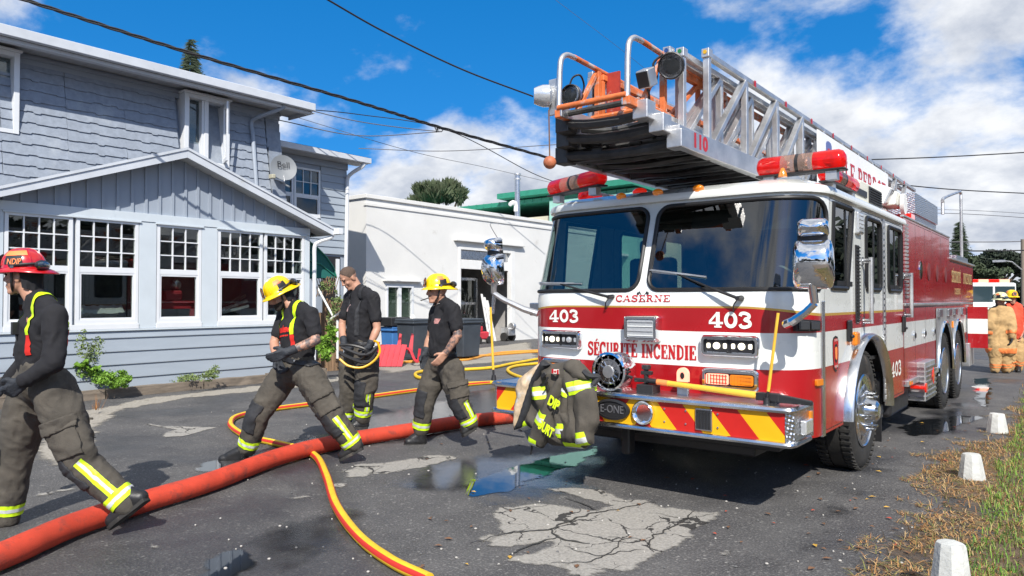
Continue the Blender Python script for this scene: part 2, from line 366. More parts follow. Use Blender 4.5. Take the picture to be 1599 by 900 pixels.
# ------------------------------------------------------------ ground
rnd = random.Random(4)
def asphalt_mat():
    m = bpy.data.materials.new('asphalt'); m.use_nodes = True; nt = m.node_tree; N = nt.nodes; L = nt.links; b = N['Principled BSDF']
    tc = N.new('ShaderNodeTexCoord'); src = tc.outputs['Object']
    def NZ(s, d, r=.6, dist=0):
        n = N.new('ShaderNodeTexNoise'); n.inputs['Scale'].default_value = s; n.inputs['Detail'].default_value = d; n.inputs['Roughness'].default_value = r; n.inputs['Distortion'].default_value = dist; L.new(src, n.inputs[0]); return n.outputs[0]
    def MRr(a, i0, i1, o0, o1):
        r = N.new('ShaderNodeMapRange'); L.new(a, r.inputs[0])
        for k, q in zip((1, 2, 3, 4), (i0, i1, o0, o1)): r.inputs[k].default_value = q
        return r.outputs[0]
    def MIX(f, a, c):
        x = N.new('ShaderNodeMix'); x.data_type = 'RGBA'; L.new(f, x.inputs[0])
        for i, q in ((6, a), (7, c)):
            if isinstance(q, tuple): x.inputs[i].default_value = (*q, 1)
            else: L.new(q, x.inputs[i])
        return x.outputs[2]
    wet = NZ(.42, 7, .58, .6); mid = NZ(2.3, 6, .65); fine = NZ(70, 4, .75)
    v = N.new('ShaderNodeTexVoronoi'); v.inputs['Scale'].default_value = 62; L.new(src, v.inputs[0])
    stone = MRr(v.outputs['Color'], .35, 1., .0, 1.)
    c1 = MIX(MRr(mid, .32, .7, 0, 1), (.046, .045, .047), (.096, .093, .092))
    c2 = MIX(MRr(fine, .50, .70, 0, .9), c1, (.22, .212, .204))
    c3 = MIX(MRr(stone, .70, .95, 0, .6), c2, (.32, .31, .29))
    w = MRr(wet, .50, .66, 0, 1)
    c4 = MIX(w, c3, (.026, .026, .030))
    L.new(MIX(MRr(wet, .50, .66, .0, .62), c3, (.024, .025, .029)), b.inputs['Base Color'])
    L.new(MRr(w, 0, 1, .82, .36), b.inputs['Roughness'])
    bp = N.new('ShaderNodeBump'); bp.inputs['Strength'].default_value = .55; bp.inputs['Distance'].default_value = .01
    h = N.new('ShaderNodeMath'); h.operation = 'ADD'; L.new(fine, h.inputs[0]); L.new(v.outputs['Distance'], h.inputs[1])
    L.new(h.outputs[0], bp.inputs['Height']); L.new(bp.outputs[0], b.inputs['Normal']); return m
M['asphalt'] = asphalt_mat()
M['wetasphalt'] = pm('wet_asphalt', (.018, .018, .021), .22, var=.3, vs=6, bump=.22, bs=90)
M['puddle'] = pm('puddle_water', (.010, .012, .015), .015, spec=1.0, bump=.02, bs=6); M['puddle'].node_tree.nodes['Principled BSDF'].inputs['Coat Weight'].default_value = 0; M['puddle'].node_tree.nodes['Principled BSDF'].inputs['IOR'].default_value = 2.1
M['dry'] = pm('dry_asphalt', (.285, .27, .245), .92, var=.3, vs=55, bump=.5, bs=110, dirt=((.12, .115, .11), 9, .60))
M['gravel'] = pm('pale_gravel', (.30, .275, .235), .95, var=.35, vs=30, bump=.7, bs=80, dirt=((.16, .14, .11), 3, .58))
M['damp'] = pm('damp_sheen', (.030, .032, .038), .12, var=.4, vs=5, bump=.10, bs=80); M['damp'].node_tree.nodes['Principled BSDF'].inputs['IOR'].default_value = 1.95
M['soil'] = pm('verge_soil', (.115, .078, .048), .95, var=.5, vs=12, bump=.7, bs=50, dirt=((.06, .058, .055), 2.2, .5))
def add_cracks(m, sc=2.6):
    nt = m.node_tree; N = nt.nodes; L = nt.links; b = N['Principled BSDF']; src = b.inputs['Base Color'].links[0].from_socket
    g = N.new('ShaderNodeNewGeometry'); n = N.new('ShaderNodeTexNoise'); n.inputs['Scale'].default_value = 5; n.inputs['Detail'].default_value = 5; L.new(g.outputs['Position'], n.inputs[0])
    mv = N.new('ShaderNodeVectorMath'); mv.operation = 'MULTIPLY_ADD'; L.new(n.outputs['Color'], mv.inputs[0]); mv.inputs[1].default_value = (.35, .35, 0); L.new(g.outputs['Position'], mv.inputs[2])
    v = N.new('ShaderNodeTexVoronoi'); v.feature = 'DISTANCE_TO_EDGE'; v.inputs['Scale'].default_value = sc; L.new(mv.outputs[0], v.inputs[0])
    n2 = N.new('ShaderNodeTexNoise'); n2.inputs['Scale'].default_value = 1.6; L.new(g.outputs['Position'], n2.inputs[0])
    w = N.new('ShaderNodeMapRange'); L.new(n2.outputs[0], w.inputs[0]); w.inputs[1].default_value = .42; w.inputs[2].default_value = .62; w.inputs[3].default_value = .001; w.inputs[4].default_value = .03
    c = N.new('ShaderNodeMath'); c.operation = 'LESS_THAN'; L.new(v.outputs['Distance'], c.inputs[0]); L.new(w.outputs[0], c.inputs[1])
    x = N.new('ShaderNodeMix'); x.data_type = 'RGBA'; L.new(c.outputs[0], x.inputs[0]); L.new(src, x.inputs[6]); x.inputs[7].default_value = (.035, .033, .031, 1); L.new(x.outputs[2], b.inputs['Base Color'])
add_cracks(M['dry'])
def grid_sheet(name, x0, x1, y0, y1, z, mat):
    mb = MB(); mb.quad((x0, y0, z), (x1, y0, z), (x1, y1, z), (x0, y1, z)); return struct(mb.build(name, mat))
grid_sheet('ground', -400, 400, -200, 900, 0, M['asphalt'])
def jag(poly, amt, seed, step=.05):
    out = []; n = len(poly)
    for i in range(n):
        a = V(poly[i]); b = V(poly[(i+1) % n]); k = max(1, int((b-a).length/step))
        for j in range(k):
            p = a.lerp(b, j/k); q = V((p.x*2.2+seed*7.1, p.y*2.2, seed)); q2 = q*5
            q3 = q*17; out.append((p.x+amt*(1.5*noise.noise(q)+.9*noise.noise(q2)+.6*noise.noise(q3)), p.y+amt*(1.5*noise.noise(q+V((9, 3, 5)))+.9*noise.noise(q2+V((4, 8, 1)))+.6*noise.noise(q3+V((1, 5, 2))))))
    return out
def sheet(name, px, z, mat, amt=.03, seed=1, step=.05, world=False, kind='structure', soft=0.):
    poly = [(p[0], p[1]) if world else tuple(G(*p)[:2]) for p in px]
    P = jag(poly, amt, seed, step); pts = list(P); n = len(P)
    if soft:
        A = np.array(P); lo, hi = A.min(0), A.max(0); g = soft/2.5
        for x in np.arange(lo[0], hi[0], g):
            for y in np.arange(lo[1], hi[1], g):
                q = (x+rnd.uniform(-.3, .3)*g, y+rnd.uniform(-.3, .3)*g)
                if inpoly(*q, P): pts.append(q)
    v, f = cdt(pts, [(i, (i+1) % n) for i in range(n)])
    mb = MB(); mb.v = [(q.x, q.y, z) for q in v]; mb.f = [tuple(t) for t in f if inpoly(*((v[t[0]]+v[t[1]]+v[t[2]])/3), P)]; mb.m = [0]*len(mb.f)
    o = mb.build(name, mat, fix=False); o['kind'] = kind
    if soft:
        A0 = np.array(P); B0 = np.roll(A0, -1, 0); D = B0-A0; at = o.data.attributes.new('edge', 'FLOAT', 'POINT')
        for i, q in enumerate(v):
            w = np.array([q.x, q.y])-A0; t = np.clip((w*D).sum(1)/np.maximum((D*D).sum(1), 1e-9), 0, 1)
            at.data[i].value = min(1., float(np.sqrt(((w-D*t[:, None])**2).sum(1)).min())/soft)
    return o
def soften(m, w=.5, sc=3., na=1.6, nb=-1.25):
    """fade a wet film out towards its edge, broken up by noise"""
    nt = m.node_tree; N = nt.nodes; L = nt.links; out = N['Material Output']; b = N['Principled BSDF']
    a = N.new('ShaderNodeAttribute'); a.attribute_name = 'edge'; tc = N.new('ShaderNodeTexCoord')
    n = N.new('ShaderNodeTexNoise'); n.inputs['Scale'].default_value = sc; n.inputs['Detail'].default_value = 7; n.inputs['Roughness'].default_value = .65; L.new(tc.outputs['Object'], n.inputs[0])
    ad = N.new('ShaderNodeMath'); ad.operation = 'MULTIPLY_ADD'; L.new(n.outputs[0], ad.inputs[0]); ad.inputs[1].default_value = na; ad.inputs[2].default_value = nb
    s_ = N.new('ShaderNodeMath'); s_.operation = 'ADD'; L.new(ad.outputs[0], s_.inputs[0]); L.new(a.outputs['Fac'], s_.inputs[1])
    r = N.new('ShaderNodeMapRange'); r.interpolation_type = 'SMOOTHSTEP'; L.new(s_.outputs[0], r.inputs[0]); r.inputs[1].default_value = 0; r.inputs[2].default_value = w
    t = N.new('ShaderNodeBsdfTransparent'); mx = N.new('ShaderNodeMixShader'); L.new(r.outputs[0], mx.inputs[0]); L.new(t.outputs[0], mx.inputs[1]); L.new(b.outputs[0], mx.inputs[2]); L.new(mx.outputs[0], out.inputs[0])
def pxs(x0, y0, s, pts): return [(x0+a/s, y0+b/s) for a, b in pts]
soften(M['damp'], .8, 1.6, 1.7, -.88); soften(M['dry'], .55, 14, 1.3, -.75); soften(M['puddle'], .35, 5, 1., -.6); soften(M['gravel'], .5, 7, 1.4, -.85)
# pale dried-out patches, wet films and puddles on the asphalt
sheet('dry_patch', pxs(600, 600, 2.46, [(330, 606), (400, 588), (432, 572), (412, 505), (430, 476), (560, 458), (700, 468), (810, 484), (856, 462), (770, 450), (640, 412), (628, 396), (740, 398), (830, 406), (920, 440), (1010, 444), (1045, 470), (1180, 484), (1296, 492), (1272, 520), (1190, 560), (1188, 590), (1120, 640), (1060, 655), (1010, 690), (950, 735), (640, 706), (470, 690), (484, 668), (600, 642), (640, 615), (480, 640), (378, 626), (400, 612)]), .004, M['dry'], .035, 3, .02, soft=.07)
for k, pts in enumerate([
    [(600, 722), (690, 708), (716, 716), (690, 724), (668, 730), (600, 742), (540, 738), (556, 726)],
    [(528, 734), (600, 728), (578, 745), (540, 748)], [(600, 752), (612, 748), (608, 756), (598, 758)], [(700, 859), (722, 853), (718, 862)],
    [(200, 658), (250, 664), (340, 668), (280, 684), (246, 684), (265, 672)], [(28, 778), (130, 758), (128, 764), (60, 778), (30, 782)],
    [(450, 777), (490, 772), (495, 779), (460, 783)], [(505, 757), (545, 755), (540, 763), (510, 762)], [(172, 855), (195, 850), (190, 858)], [(228, 852), (260, 855), (245, 862)],
    [(700, 648), (750, 655), (742, 664), (700, 662)], [(305, 795), (330, 790), (322, 800)], [(1120, 866), (1132, 858), (1142, 862), (1130, 870)],
    [(870, 876), (900, 880), (960, 886), (940, 905), (880, 905)], [(636, 878), (655, 876), (650, 886)], [(740, 842), (790, 836), (800, 842), (760, 850)]]):
    sheet('dry_patch', pts, .004+.0002*k, M['dry'], .05, 5+k, .03, soft=.07)
M['crack'] = pm('wet_crack', (.045, .043, .041), .6, var=.3, vs=20)
def crack(pts, w, seed):
    P = spline([G(*p) for p in pts], 10); mb = MB(); n = len(P); L_ = []
    for i, p in enumerate(P):
        d = (P[min(i+1, n-1)]-P[max(i-1, 0)]).normalized(); q = V((-d.y, d.x, 0)); j = noise.noise(p*14+V((seed, 0, 0)))*.03
        ww = .72*w*(.35+.65*math.sin(math.pi*min(1, (i+1)/n)))*(.8+.7*abs(noise.noise(p*22)))
        L_ += [p+q*(j+ww)+V((0, 0, .0085)), p+q*(j-ww)+V((0, 0, .0085))]
    mb.add(L_, [(2*i, 2*i+1, 2*i+3, 2*i+2) for i in range(n-1)]); struct(mb.build('crack', M['crack']))
Z5 = lambda pts: pxs(600, 600, 2.46, pts)
for k, (pts, w) in enumerate([([(330, 615), (470, 580), (640, 560), (700, 535), (800, 500), (890, 485), (1040, 455)], .014), ([(640, 560), (668, 590), (720, 610), (790, 618)], .016), ([(480, 660), (600, 610), (668, 592)], .012),
    ([(1190, 490), (1130, 540), (1060, 575), (1025, 605), (1030, 650)], .010), ([(690, 625), (760, 650), (850, 660), (930, 600), (1025, 605)], .006), ([(860, 590), (930, 602)], .005), ([(640, 690), (760, 690), (900, 650), (1000, 640)], .007), ([(700, 440), (780, 470), (820, 490)], .012), ([(1040, 500), (1150, 520), (1270, 500)], .005)]):
    crack(Z5(pts), w, k)
sheet('damp_asphalt', [(820, 700), (905, 705), (960, 720), (930, 770), (860, 790), (760, 790), (690, 770), (620, 770), (600, 800), (560, 860), (420, 905), (300, 905), (420, 820), (560, 775), (660, 720)], .002, M['damp'], .10, 31, .15, soft=.55)
sheet('damp_asphalt', [(1440, 640), (1560, 600), (1540, 650), (1480, 690), (1400, 720), (1330, 830), (1200, 905), (1100, 905), (1250, 800), (1330, 745)], .0022, M['damp'], .10, 37, .15, soft=.55)
sheet('damp_asphalt', [(560, 650), (780, 600), (840, 590), (830, 640), (700, 690), (560, 700), (420, 730), (300, 760), (330, 720)], .0024, M['damp'], .10, 39, .15, soft=.55)
sheet('puddle', [(716, 764), (735, 748), (775, 738), (805, 728), (850, 714), (890, 704), (940, 698), (915, 722), (870, 740), (830, 752), (800, 772), (735, 782)], .005, M['puddle'], .06, 41, .04, soft=.12)
sheet('puddle', [(300, 735), (345, 715), (362, 722), (352, 738), (310, 740)], .005, M['puddle'], .06, 43, .04, soft=.12)
sheet('puddle', [(330, 870), (400, 850), (405, 880), (360, 905), (300, 905)], .005, M['puddle'], .06, 44, .04, soft=.12)
sheet('puddle', [(1400, 668), (1440, 655), (1530, 648), (1535, 655), (1500, 668), (1470, 680), (1420, 684)], .005, M['puddle'], .06, 45, .04, soft=.12)
sheet('puddle', [(1520, 592), (1546, 590), (1550, 615), (1546, 636), (1528, 636), (1520, 618)], .005, M['puddle'], .06, 46, .04, soft=.12)
sheet('gravel_strip', [(130, 640), (230, 621), (340, 608), (400, 603), (560, 583), (560, 592), (470, 606), (300, 622), (200, 640), (160, 670), (150, 720), (60, 732), (40, 700)], .004, M['gravel'], .08, 47, .06, soft=.2)
sheet('gravel_strip', [(560, 566), (830, 533), (850, 560), (600, 585)], .004, M['gravel'], .12, 48, .15, soft=.4)
# verge: soil sheet, straw and green blades, fallen leaves
VERGE = [(1365, 910), (1372, 846), (1400, 826), (1440, 800), (1448, 780), (1436, 712), (1500, 700), (1560, 678), (1584, 634), (1600, 600), (1640, 575)]
vp = [tuple(G(*p)[:2]) for p in VERGE]
edge_pts = vp+[(6, 40), (14, 40), (14, -3), (vp[0][0]+.4, -3)]
M['vergesoil'] = pm('verge_soil_edge', (.115, .078, .048), .95, var=.5, vs=12, bump=.7, bs=50, dirt=((.06, .058, .055), 2.2, .5)); soften(M['vergesoil'], .6, 5, 2.2, -1.35)
sheet('verge', [(q[0]-.12, q[1]) if i < len(vp) else q for i, q in enumerate(edge_pts)], .0045, M['vergesoil'], .10, 51, .12, world=True, soft=.45)
gp = [tuple(G(*p)[:2]) for p in [(1462, 925), (1500, 860), (1535, 800), (1552, 745), (1575, 700), (1590, 660), (1600, 620), (1650, 590)]]
green_poly = gp+[(6, 40), (14, 40), (14, -3), (gp[0][0]+.5, -3)]
def blades(name, poly, n, h, cols, seed, clump, ymax=16., xmax=5., dens=0., lie=False):
    r = random.Random(seed); xs = [p[0] for p in poly]; ys = [p[1] for p in poly]; vs = []; fs = []; ms = []; c = 0
    x0, x1, y0, y1 = min(xs)-.25, min(max(xs), xmax), max(min(ys), 1.6), min(max(ys), ymax)
    tries = 0
    while c < n and tries < n*14:
        tries += 1
        y = y0+(y1-y0)*r.random()**1.7; x = x0+(x1-x0)*r.random()**1.3
        q = noise.noise(V((x*1.7+seed, y*1.7, 2)))+.5*noise.noise(V((x*6, y*6, seed)))
        ins = inpoly(x+(.34 if lie else .14)*noise.noise(V((x*2.2, y*2.2, 7)))+(.18 if lie else .05)*noise.noise(V((x*8, y*8, 3))), y, poly)
        if not ins or q < dens+r.uniform(-.25, .25): continue
        hh = h*r.uniform(.4, 1.3); a = r.uniform(0, 6.28); w = .0020+.0016*r.random(); ln = hh*r.uniform(.2, 1.2) if not lie else h*r.uniform(.8, 2.4); hh = hh if not lie else hh*r.uniform(.15, .7)
        d = V((math.cos(a), math.sin(a), 0)); t = V((-d.y, d.x, 0)); p = V((x, y, .004))
        o = len(vs); m1 = p+d*ln*.35+V((0, 0, hh*.65)); e = p+d*ln+V((0, 0, hh*r.uniform(.7, 1.)))
        vs += [p-t*w, p+t*w, m1+t*w*.8, m1-t*w*.8, e]; fs += [(o, o+1, o+2, o+3), (o+3, o+2, o+4)]; k = r.choice(range(len(cols))); ms += [k, k]; c += 1
    mb = MB(); mb.v = [tuple(v) for v in vs]; mb.f = fs; mb.m = ms; o = mb.build(name, cols, fix=False); o['kind'] = 'stuff'; return o
gs = [pm('straw_blade', (.40, .22, .085), .9), pm('brown_blade', (.27, .125, .045), .9), pm('pale_straw_blade', (.42, .29, .14), .9), pm('olive_blade', (.15, .15, .04), .8)]
gg = [pm('green_blade', (.10, .23, .02), .7), pm('bright_green_blade', (.16, .29, .03), .7), pm('dark_green_blade', (.05, .11, .018), .7), pm('yellow_green_blade', (.22, .26, .06), .7)]
blades('dry_grass', edge_pts, 70000, .036, gs, 1, 1, 13, 2.2, -.34, True)
blades('green_grass', green_poly, 80000, .05, gg, 2, 1, 18, 4.2, -.8)
blades('dry_grass', edge_pts, 14000, .06, gs, 3, 1, 30, 6, -.5)
mb = MB()
for k in range(150):
    p = G(rnd.uniform(1250, 1560), 560+340*rnd.random()) if k < 90 else G(rnd.uniform(650, 1400), rnd.uniform(640, 890))
    a = rnd.uniform(0, 6.28); s = rnd.uniform(.012, .032); d = V((math.cos(a), math.sin(a), 0))*s; t = V((-math.sin(a), math.cos(a), 0))*s*.55
    p = V((p.x, p.y, .012)); mb.add([p-d, p+t+V((0, 0, .006)), p+d, p-t+V((0, 0, .004))], [(0, 1, 2, 3)], rnd.choice((0, 2, 2, 2, 1)))
lo = mb.build('fallen_leaves', [pm('yellow_leaf', (.50, .30, .05), .7), pm('red_leaf', (.36, .06, .03), .7), pm('brown_leaf', (.16, .08, .04), .8)]); lo['kind'] = 'stuff'
mb = MB()
for k in range(160):
    p = G(rnd.uniform(300, 1450), rnd.uniform(640, 895)); mb.ball((p.x, p.y, .006), (rnd.uniform(.004, .011),)*2+(.006,), 6, 4, mi=rnd.choice((0, 0, 1)))
lo = mb.build('loose_pebbles', [pm('pale_pebble', (.42, .40, .37), .9), pm('grey_pebble', (.12, .12, .12), .9)], smooth=True); lo['kind'] = 'stuff'
# ------------------------------------------------------------ concrete bollards
def bollard(px, py, hpx, wpx, label):
    p = G(px, py); t = (p-EYE).dot(FW); h = hpx*t/FPX; r = wpx*t/FPX/2
    mb = MB(); n = 9; prof = [(-.02, r*1.02), (h*.05, r), (h*.35, r*.9), (h*.65, r*.8), (h*.96, r*.69), (h, r*.64), (h+.002, 0)]
    mb.lathe((p.x, p.y, 0), (0, 0, 1), prof, n)
    q = []
    for v in mb.v:
        f = 1+.035*noise.noise(V(v)*9+V((px, 0, 0)))+.02*noise.noise(V(v)*30); q.append((p.x+(v[0]-p.x)*f, p.y+(v[1]-p.y)*f, v[2]+.006*noise.noise(V(v)*14) if v[2] > .03 else v[2]))
    mb.v = q; o = mb.build('bollard', M['concrete'], None, True, ang=24); tag(o, label, 'bollard', 'concrete bollards along the grass edge')
bollard(1485, 938, 90, 62, 'white concrete bollard cut off by bottom edge of the photo, nearest of three')
bollard(1517, 748, 39, 38, 'white chipped concrete bollard in dry brown grass, middle one of the row')
bollard(1557, 675, 29, 30, 'white concrete bollard farthest along the verge, beside puddle behind the truck')
# ------------------------------------------------------------ house with porch
house = thing('house', 'two storey grey blue house with shingled upper wall and gabled porch', 'house', (-14, 6, 0))
XP = -12.1
def window(par, X, y0, y1, z0, z1, cols, rows, zm, fr=.05, name='window', lower_cols=1, gl='glass', rail=.09, out=1):
    """white framed sash window facing +x; panes are pieces of it"""
    mb = MB(); d = .07; xo = X+.02*out; xi = X-.05
    mb.mm((xi, y0, z0), (xo, y0+fr, z1)); mb.mm((xi, y1-fr, z0), (xo, y1, z1)); mb.mm((xi, y0+fr, z1-fr), (xo, y1-fr, z1)); mb.mm((xi, y0+fr, z0), (xo, y1-fr, z0+fr*1.4))
    mb.mm((xi+.008, y0+fr, zm-rail/2), (xo-.006, y1-fr, zm+rail/2))
    ya, yb = y0+fr, y1-fr; za, zb = zm+rail/2, z1-fr; g = .018
    for k in range(1, cols): y = ya+(yb-ya)*k/cols; mb.mm((xi+.02, y-g/2, za), (xo-.016, y+g/2, zb))
    for k in range(1, rows): z = za+(zb-za)*k/rows; mb.mm((xi+.022, ya, z-g/2), (xo-.018, yb, z+g/2))
    za2, zb2 = z0+fr*1.4, zm-rail/2
    mb.mm((xi+.012, ya, za2), (xo-.012, ya+.03, zb2)); mb.mm((xi+.012, yb-.03, za2), (xo-.012, yb, zb2)); mb.mm((xi+.012, ya+.03, zb2-.03), (xo-.012, yb-.03, zb2)); mb.mm((xi+.012, ya+.03, za2), (xo-.012, yb-.03, za2+.03))
    for k in range(1, lower_cols): y = ya+(yb-ya)*k/lower_cols; mb.mm((xi+.02, y-g/2, za2+.03), (xo-.016, y+g/2, zb2-.03))
    w = mb.build(name, M['whitetrim'], par)
    first = None; off = wloc(w); cw = (yb-ya)/cols; ch = (zb-za)/rows
    for i in range(cols):
        for j in range(rows):
            c = V((X-.022, ya+cw*(i+.5), za+ch*(j+.5)))
            if first is None:
                p = MB(); p.box(off, (.006, cw, ch)); first = p.build('pane', M[gl], w)
                first.location = c-off
            else: inst(first, 'pane', w, c-off)
            (first if i+j == 0 else w.children[-1]).rotation_euler = (0, rnd.uniform(-.012, .012), rnd.uniform(-.014, .014))
    p = MB(); p.mm((X-.028, ya+.03, za2+.03), (X-.022, yb-.03, zb2-.03)); p.build('pane', M[gl], w)
    return w
WINS = [(3.55, 4.44, 4), (4.49, 5.42, 4), (5.72, 6.49, 3), (6.80, 7.69, 4), (7.735, 8.62, 4)]
WZ0, WZ1 = 1.13, 2.80
mb_ = skin(3.44, 8.71, .0, 4.0, [6.075], [1.02], [[(a-.01, WZ0), (b+.01, WZ0), (b+.01, WZ1), (a-.01, WZ1)] for a, b, _ in WINS]+[[(3.44, 2.968), (6.075, 3.938), (8.71, 2.968), (8.71, 0), (3.44, 0)]],
    lambda s, z: (XP-.03, s, z), lambda s, z: None if (z > 2.968+(1-abs(s-6.075)/2.635)*.97 or any(a-.01 < s < b+.01 and WZ0 < z < WZ1 for a, b, _ in WINS)) else ('porch_wall', 0))
mb = mb_['porch_wall']
mb.mm((-14.6, 8.68, 0), (XP-.034, 8.71, 2.9)); mb.mm((-14.6, 3.44, 0), (XP-.034, 3.47, 2.9))
mb.build('porch_wall', M['board'], house, fix=False)
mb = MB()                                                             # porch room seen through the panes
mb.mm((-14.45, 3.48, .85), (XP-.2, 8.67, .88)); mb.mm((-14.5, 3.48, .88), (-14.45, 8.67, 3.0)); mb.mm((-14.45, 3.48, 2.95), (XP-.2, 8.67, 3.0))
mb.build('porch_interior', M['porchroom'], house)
zb = [1.02, .905, .69, .48, .262, .05]
for i in range(5):
    z1, z0 = zb[i]-(.0 if i == 0 else -.012), zb[i+1]
    mb = MB(); mb.prism([(XP-.029, 3.43, z0), (XP+.030, 3.43, z0), (XP+.030, 3.43, z0+.012), (XP+.006, 3.43, z1), (XP-.029, 3.43, z1)], (0, 5.30, 0)); mb.build('siding_board', M['siding'], house)
def trimbox(name, a, b, mat='trim', bev=.004): m_ = MB(); m_.mm(a, b); return m_.build(name, M[mat], house, bevel=bev)
trimbox('trim_board', (XP-.028, 3.42, 2.80), (XP+.035, 8.74, 2.935)); trimbox('trim_board', (XP-.028, 5.43, 1.05), (XP+.022, 5.71, 2.797)); trimbox('trim_board', (XP-.028, 6.50, 1.05), (XP+.022, 6.79, 2.797))
trimbox('trim_board', (XP-.028, 8.63, 1.05), (XP+.022, 8.74, 2.797)); trimbox('trim_board', (XP-.028, 3.42, 1.05), (XP+.022, 3.54, 2.797))
trimbox('sill', (XP-.028, 3.42, 1.018), (XP+.045, 8.75, 1.047), 'trim')
for a, b in ((3.54, 5.43), (5.71, 6.50), (6.79, 8.63)): trimbox('window_sill', (XP-.02, a+.002, 1.049), (XP+.038, b-.002, 1.128), 'whitetrim'); trimbox('head_casing', (XP-.02, a-.02, 2.772), (XP+.05, b+.02, 2.799), 'trim')
for a, b, c in WINS: window(house, XP, a, b, WZ0, 2.785, c, 3, 1.985)
y = 3.55
while y < 8.65:                                                       # battens of the gable
    zt = 2.966+(1-abs(y-6.075)/2.635)*.97
    if zt > 2.99:
        mb = MB(); mb.prism([(XP-.029, y-.022, 2.937), (XP-.029, y+.022, 2.937), (XP-.029, y+.022, zt), (XP-.029, y-.022, zt)], (.026, 0, 0)); mb.build('batten', M['board'], house)
    y += .222
# porch roof: two slopes, barge boards, soffit pieces, gutter
XF = -11.79; AP = (6.075, 4.075); SL = (4.075-2.95)/(9.12-6.075)
for sgn in (-1, 1):
    ye = AP[0]+sgn*3.05; ze = AP[1]-SL*3.05
    mb = MB(); mb.prism([(XF-.02, AP[0], AP[1]), (XF-.02, ye, ze), (XF-.02, ye, ze-.10), (XF-.02, AP[0], AP[1]-.10)], (-3.2, 0, 0)); mb.build('roof', M['roof'], house)
    mb = MB(); mb.prism([(XF, AP[0]+sgn*.001, AP[1]-.03), (XF, ye, ze-.03), (XF, ye, ze-.145), (XF, AP[0]+sgn*.001, AP[1]-.165)], (-.022, 0, 0)); mb.build('barge_board', M['fascia'], house)
    mb = MB(); mb.prism([(XF+.018, AP[0]+sgn*.001, AP[1]+.008), (XF+.018, ye, ze+.008), (XF+.018, ye, ze-.035), (XF+.018, AP[0]+sgn*.001, AP[1]-.035)], (-.017, 0, 0)); mb.build('drip_edge', M['fascia'], house)
    n = 11
    for k in range(n):
        a = AP[0]+sgn*(.02+3.0*k/n); b = AP[0]+sgn*(.012+3.0*(k+1)/n); za = AP[1]-SL*abs(a-AP[0])-.125; zb_ = AP[1]-SL*abs(b-AP[0])-.125
        mb = MB(); mb.prism([(XF-.024, a, za), (XF-.024, b, zb_), (XF-.024, b, zb_-.012), (XF-.024, a, za-.012)], (-.47, 0, 0)); mb.build('soffit_panel', M['soffit'], house)
mb = MB(); mb.mm((-14.4, 9.10, 2.83), (-11.64, 9.22, 2.95)); mb.build('gutter', M['whitetrim'], house, bevel=.01)
mb = MB(); P = spline([(-11.85, 9.13, 2.84), (-11.87, 9.08, 2.77), (-12.0, 8.90, 2.68), (-12.04, 8.83, 2.58), (-12.04, 8.825, 2.3)], 6); mb.tube(P+[V((-12.04, 8.825, .25)), V((-11.9, 8.85, .15))], .04, 8)
mb.build('downspout', M['whitetrim'], house, True)
# mansard upper wall
mwall = lambda z: -14.42-(z-4.3)*.17
mb = MB(); mb.prism([(mwall(2.9)-.05, -2, 2.9), (mwall(5.95)-.05, -2, 5.95), (-22, -2, 5.95), (-22, -2, 0), (-14.62, -2, 0), (-14.62, -2, 2.9)], (0, 11.72, 0)); mb.build('upper_wall', M['shingle'], house)
shv = []
for k in range(4):
    r = random.Random(60+k); w = 1.026; bot = []; y = 0; lv = 0
    while y < w-1e-6:
        st = min(r.uniform(.10, .24), w-y); lv = r.uniform(-.026, .026); bot += [(y+.012, lv), (min(w, y+st)-.012, lv)]; y += st
    pol = [(0, .215)]+[(a, b) for a, b in bot]+[(w, .215)]; pol[1] = (0, pol[1][1]); pol[-2] = (w, pol[-2][1])
    mb = MB(); mb.prism([(.062*(1-q[1]/.215)+.004, q[0], q[1]) for q in pol], (-.03, 0, 0)); shv.append(mb)
shm = [None]*4; ys = [2.1+1.03*k for k in range(8)]; row = 0; z = 3.05
WU = [(3.35, 4.45), (7.25, 8.38)]
while z < 5.72:
    for c, y0 in enumerate(ys):
        y0 += .0 if row % 1 == 0 else 0
        if y0+1.03 > 9.75 or any(a < y0+.12 and y0+.9 < b and 4.4 < z for a, b in WU): continue
        k = rnd.randrange(4); loc = V((mwall(z), y0+rnd.uniform(-.004, .004), z))
        if shm[k] is None:
            o = shv[k].build('shingle_panel', M['shingle'], None); o.parent = house; shm[k] = o; o.location = loc-house.location
        else: inst(shm[k], 'shingle_panel', house, loc-house.location)
    z += .196; row += 1
for z in np.arange(3.05, 5.72, .196):                                 # short corner shingles
    for (a, b) in ((9.345, 9.70),):
        mb = MB(); mb.mm((mwall(z)-.03, a+rnd.uniform(-.02, .02), z+rnd.uniform(-.02, .01)), (mwall(z)+.02, b, z+.2)); mb.build('shingle_panel', M['shingle'], house)
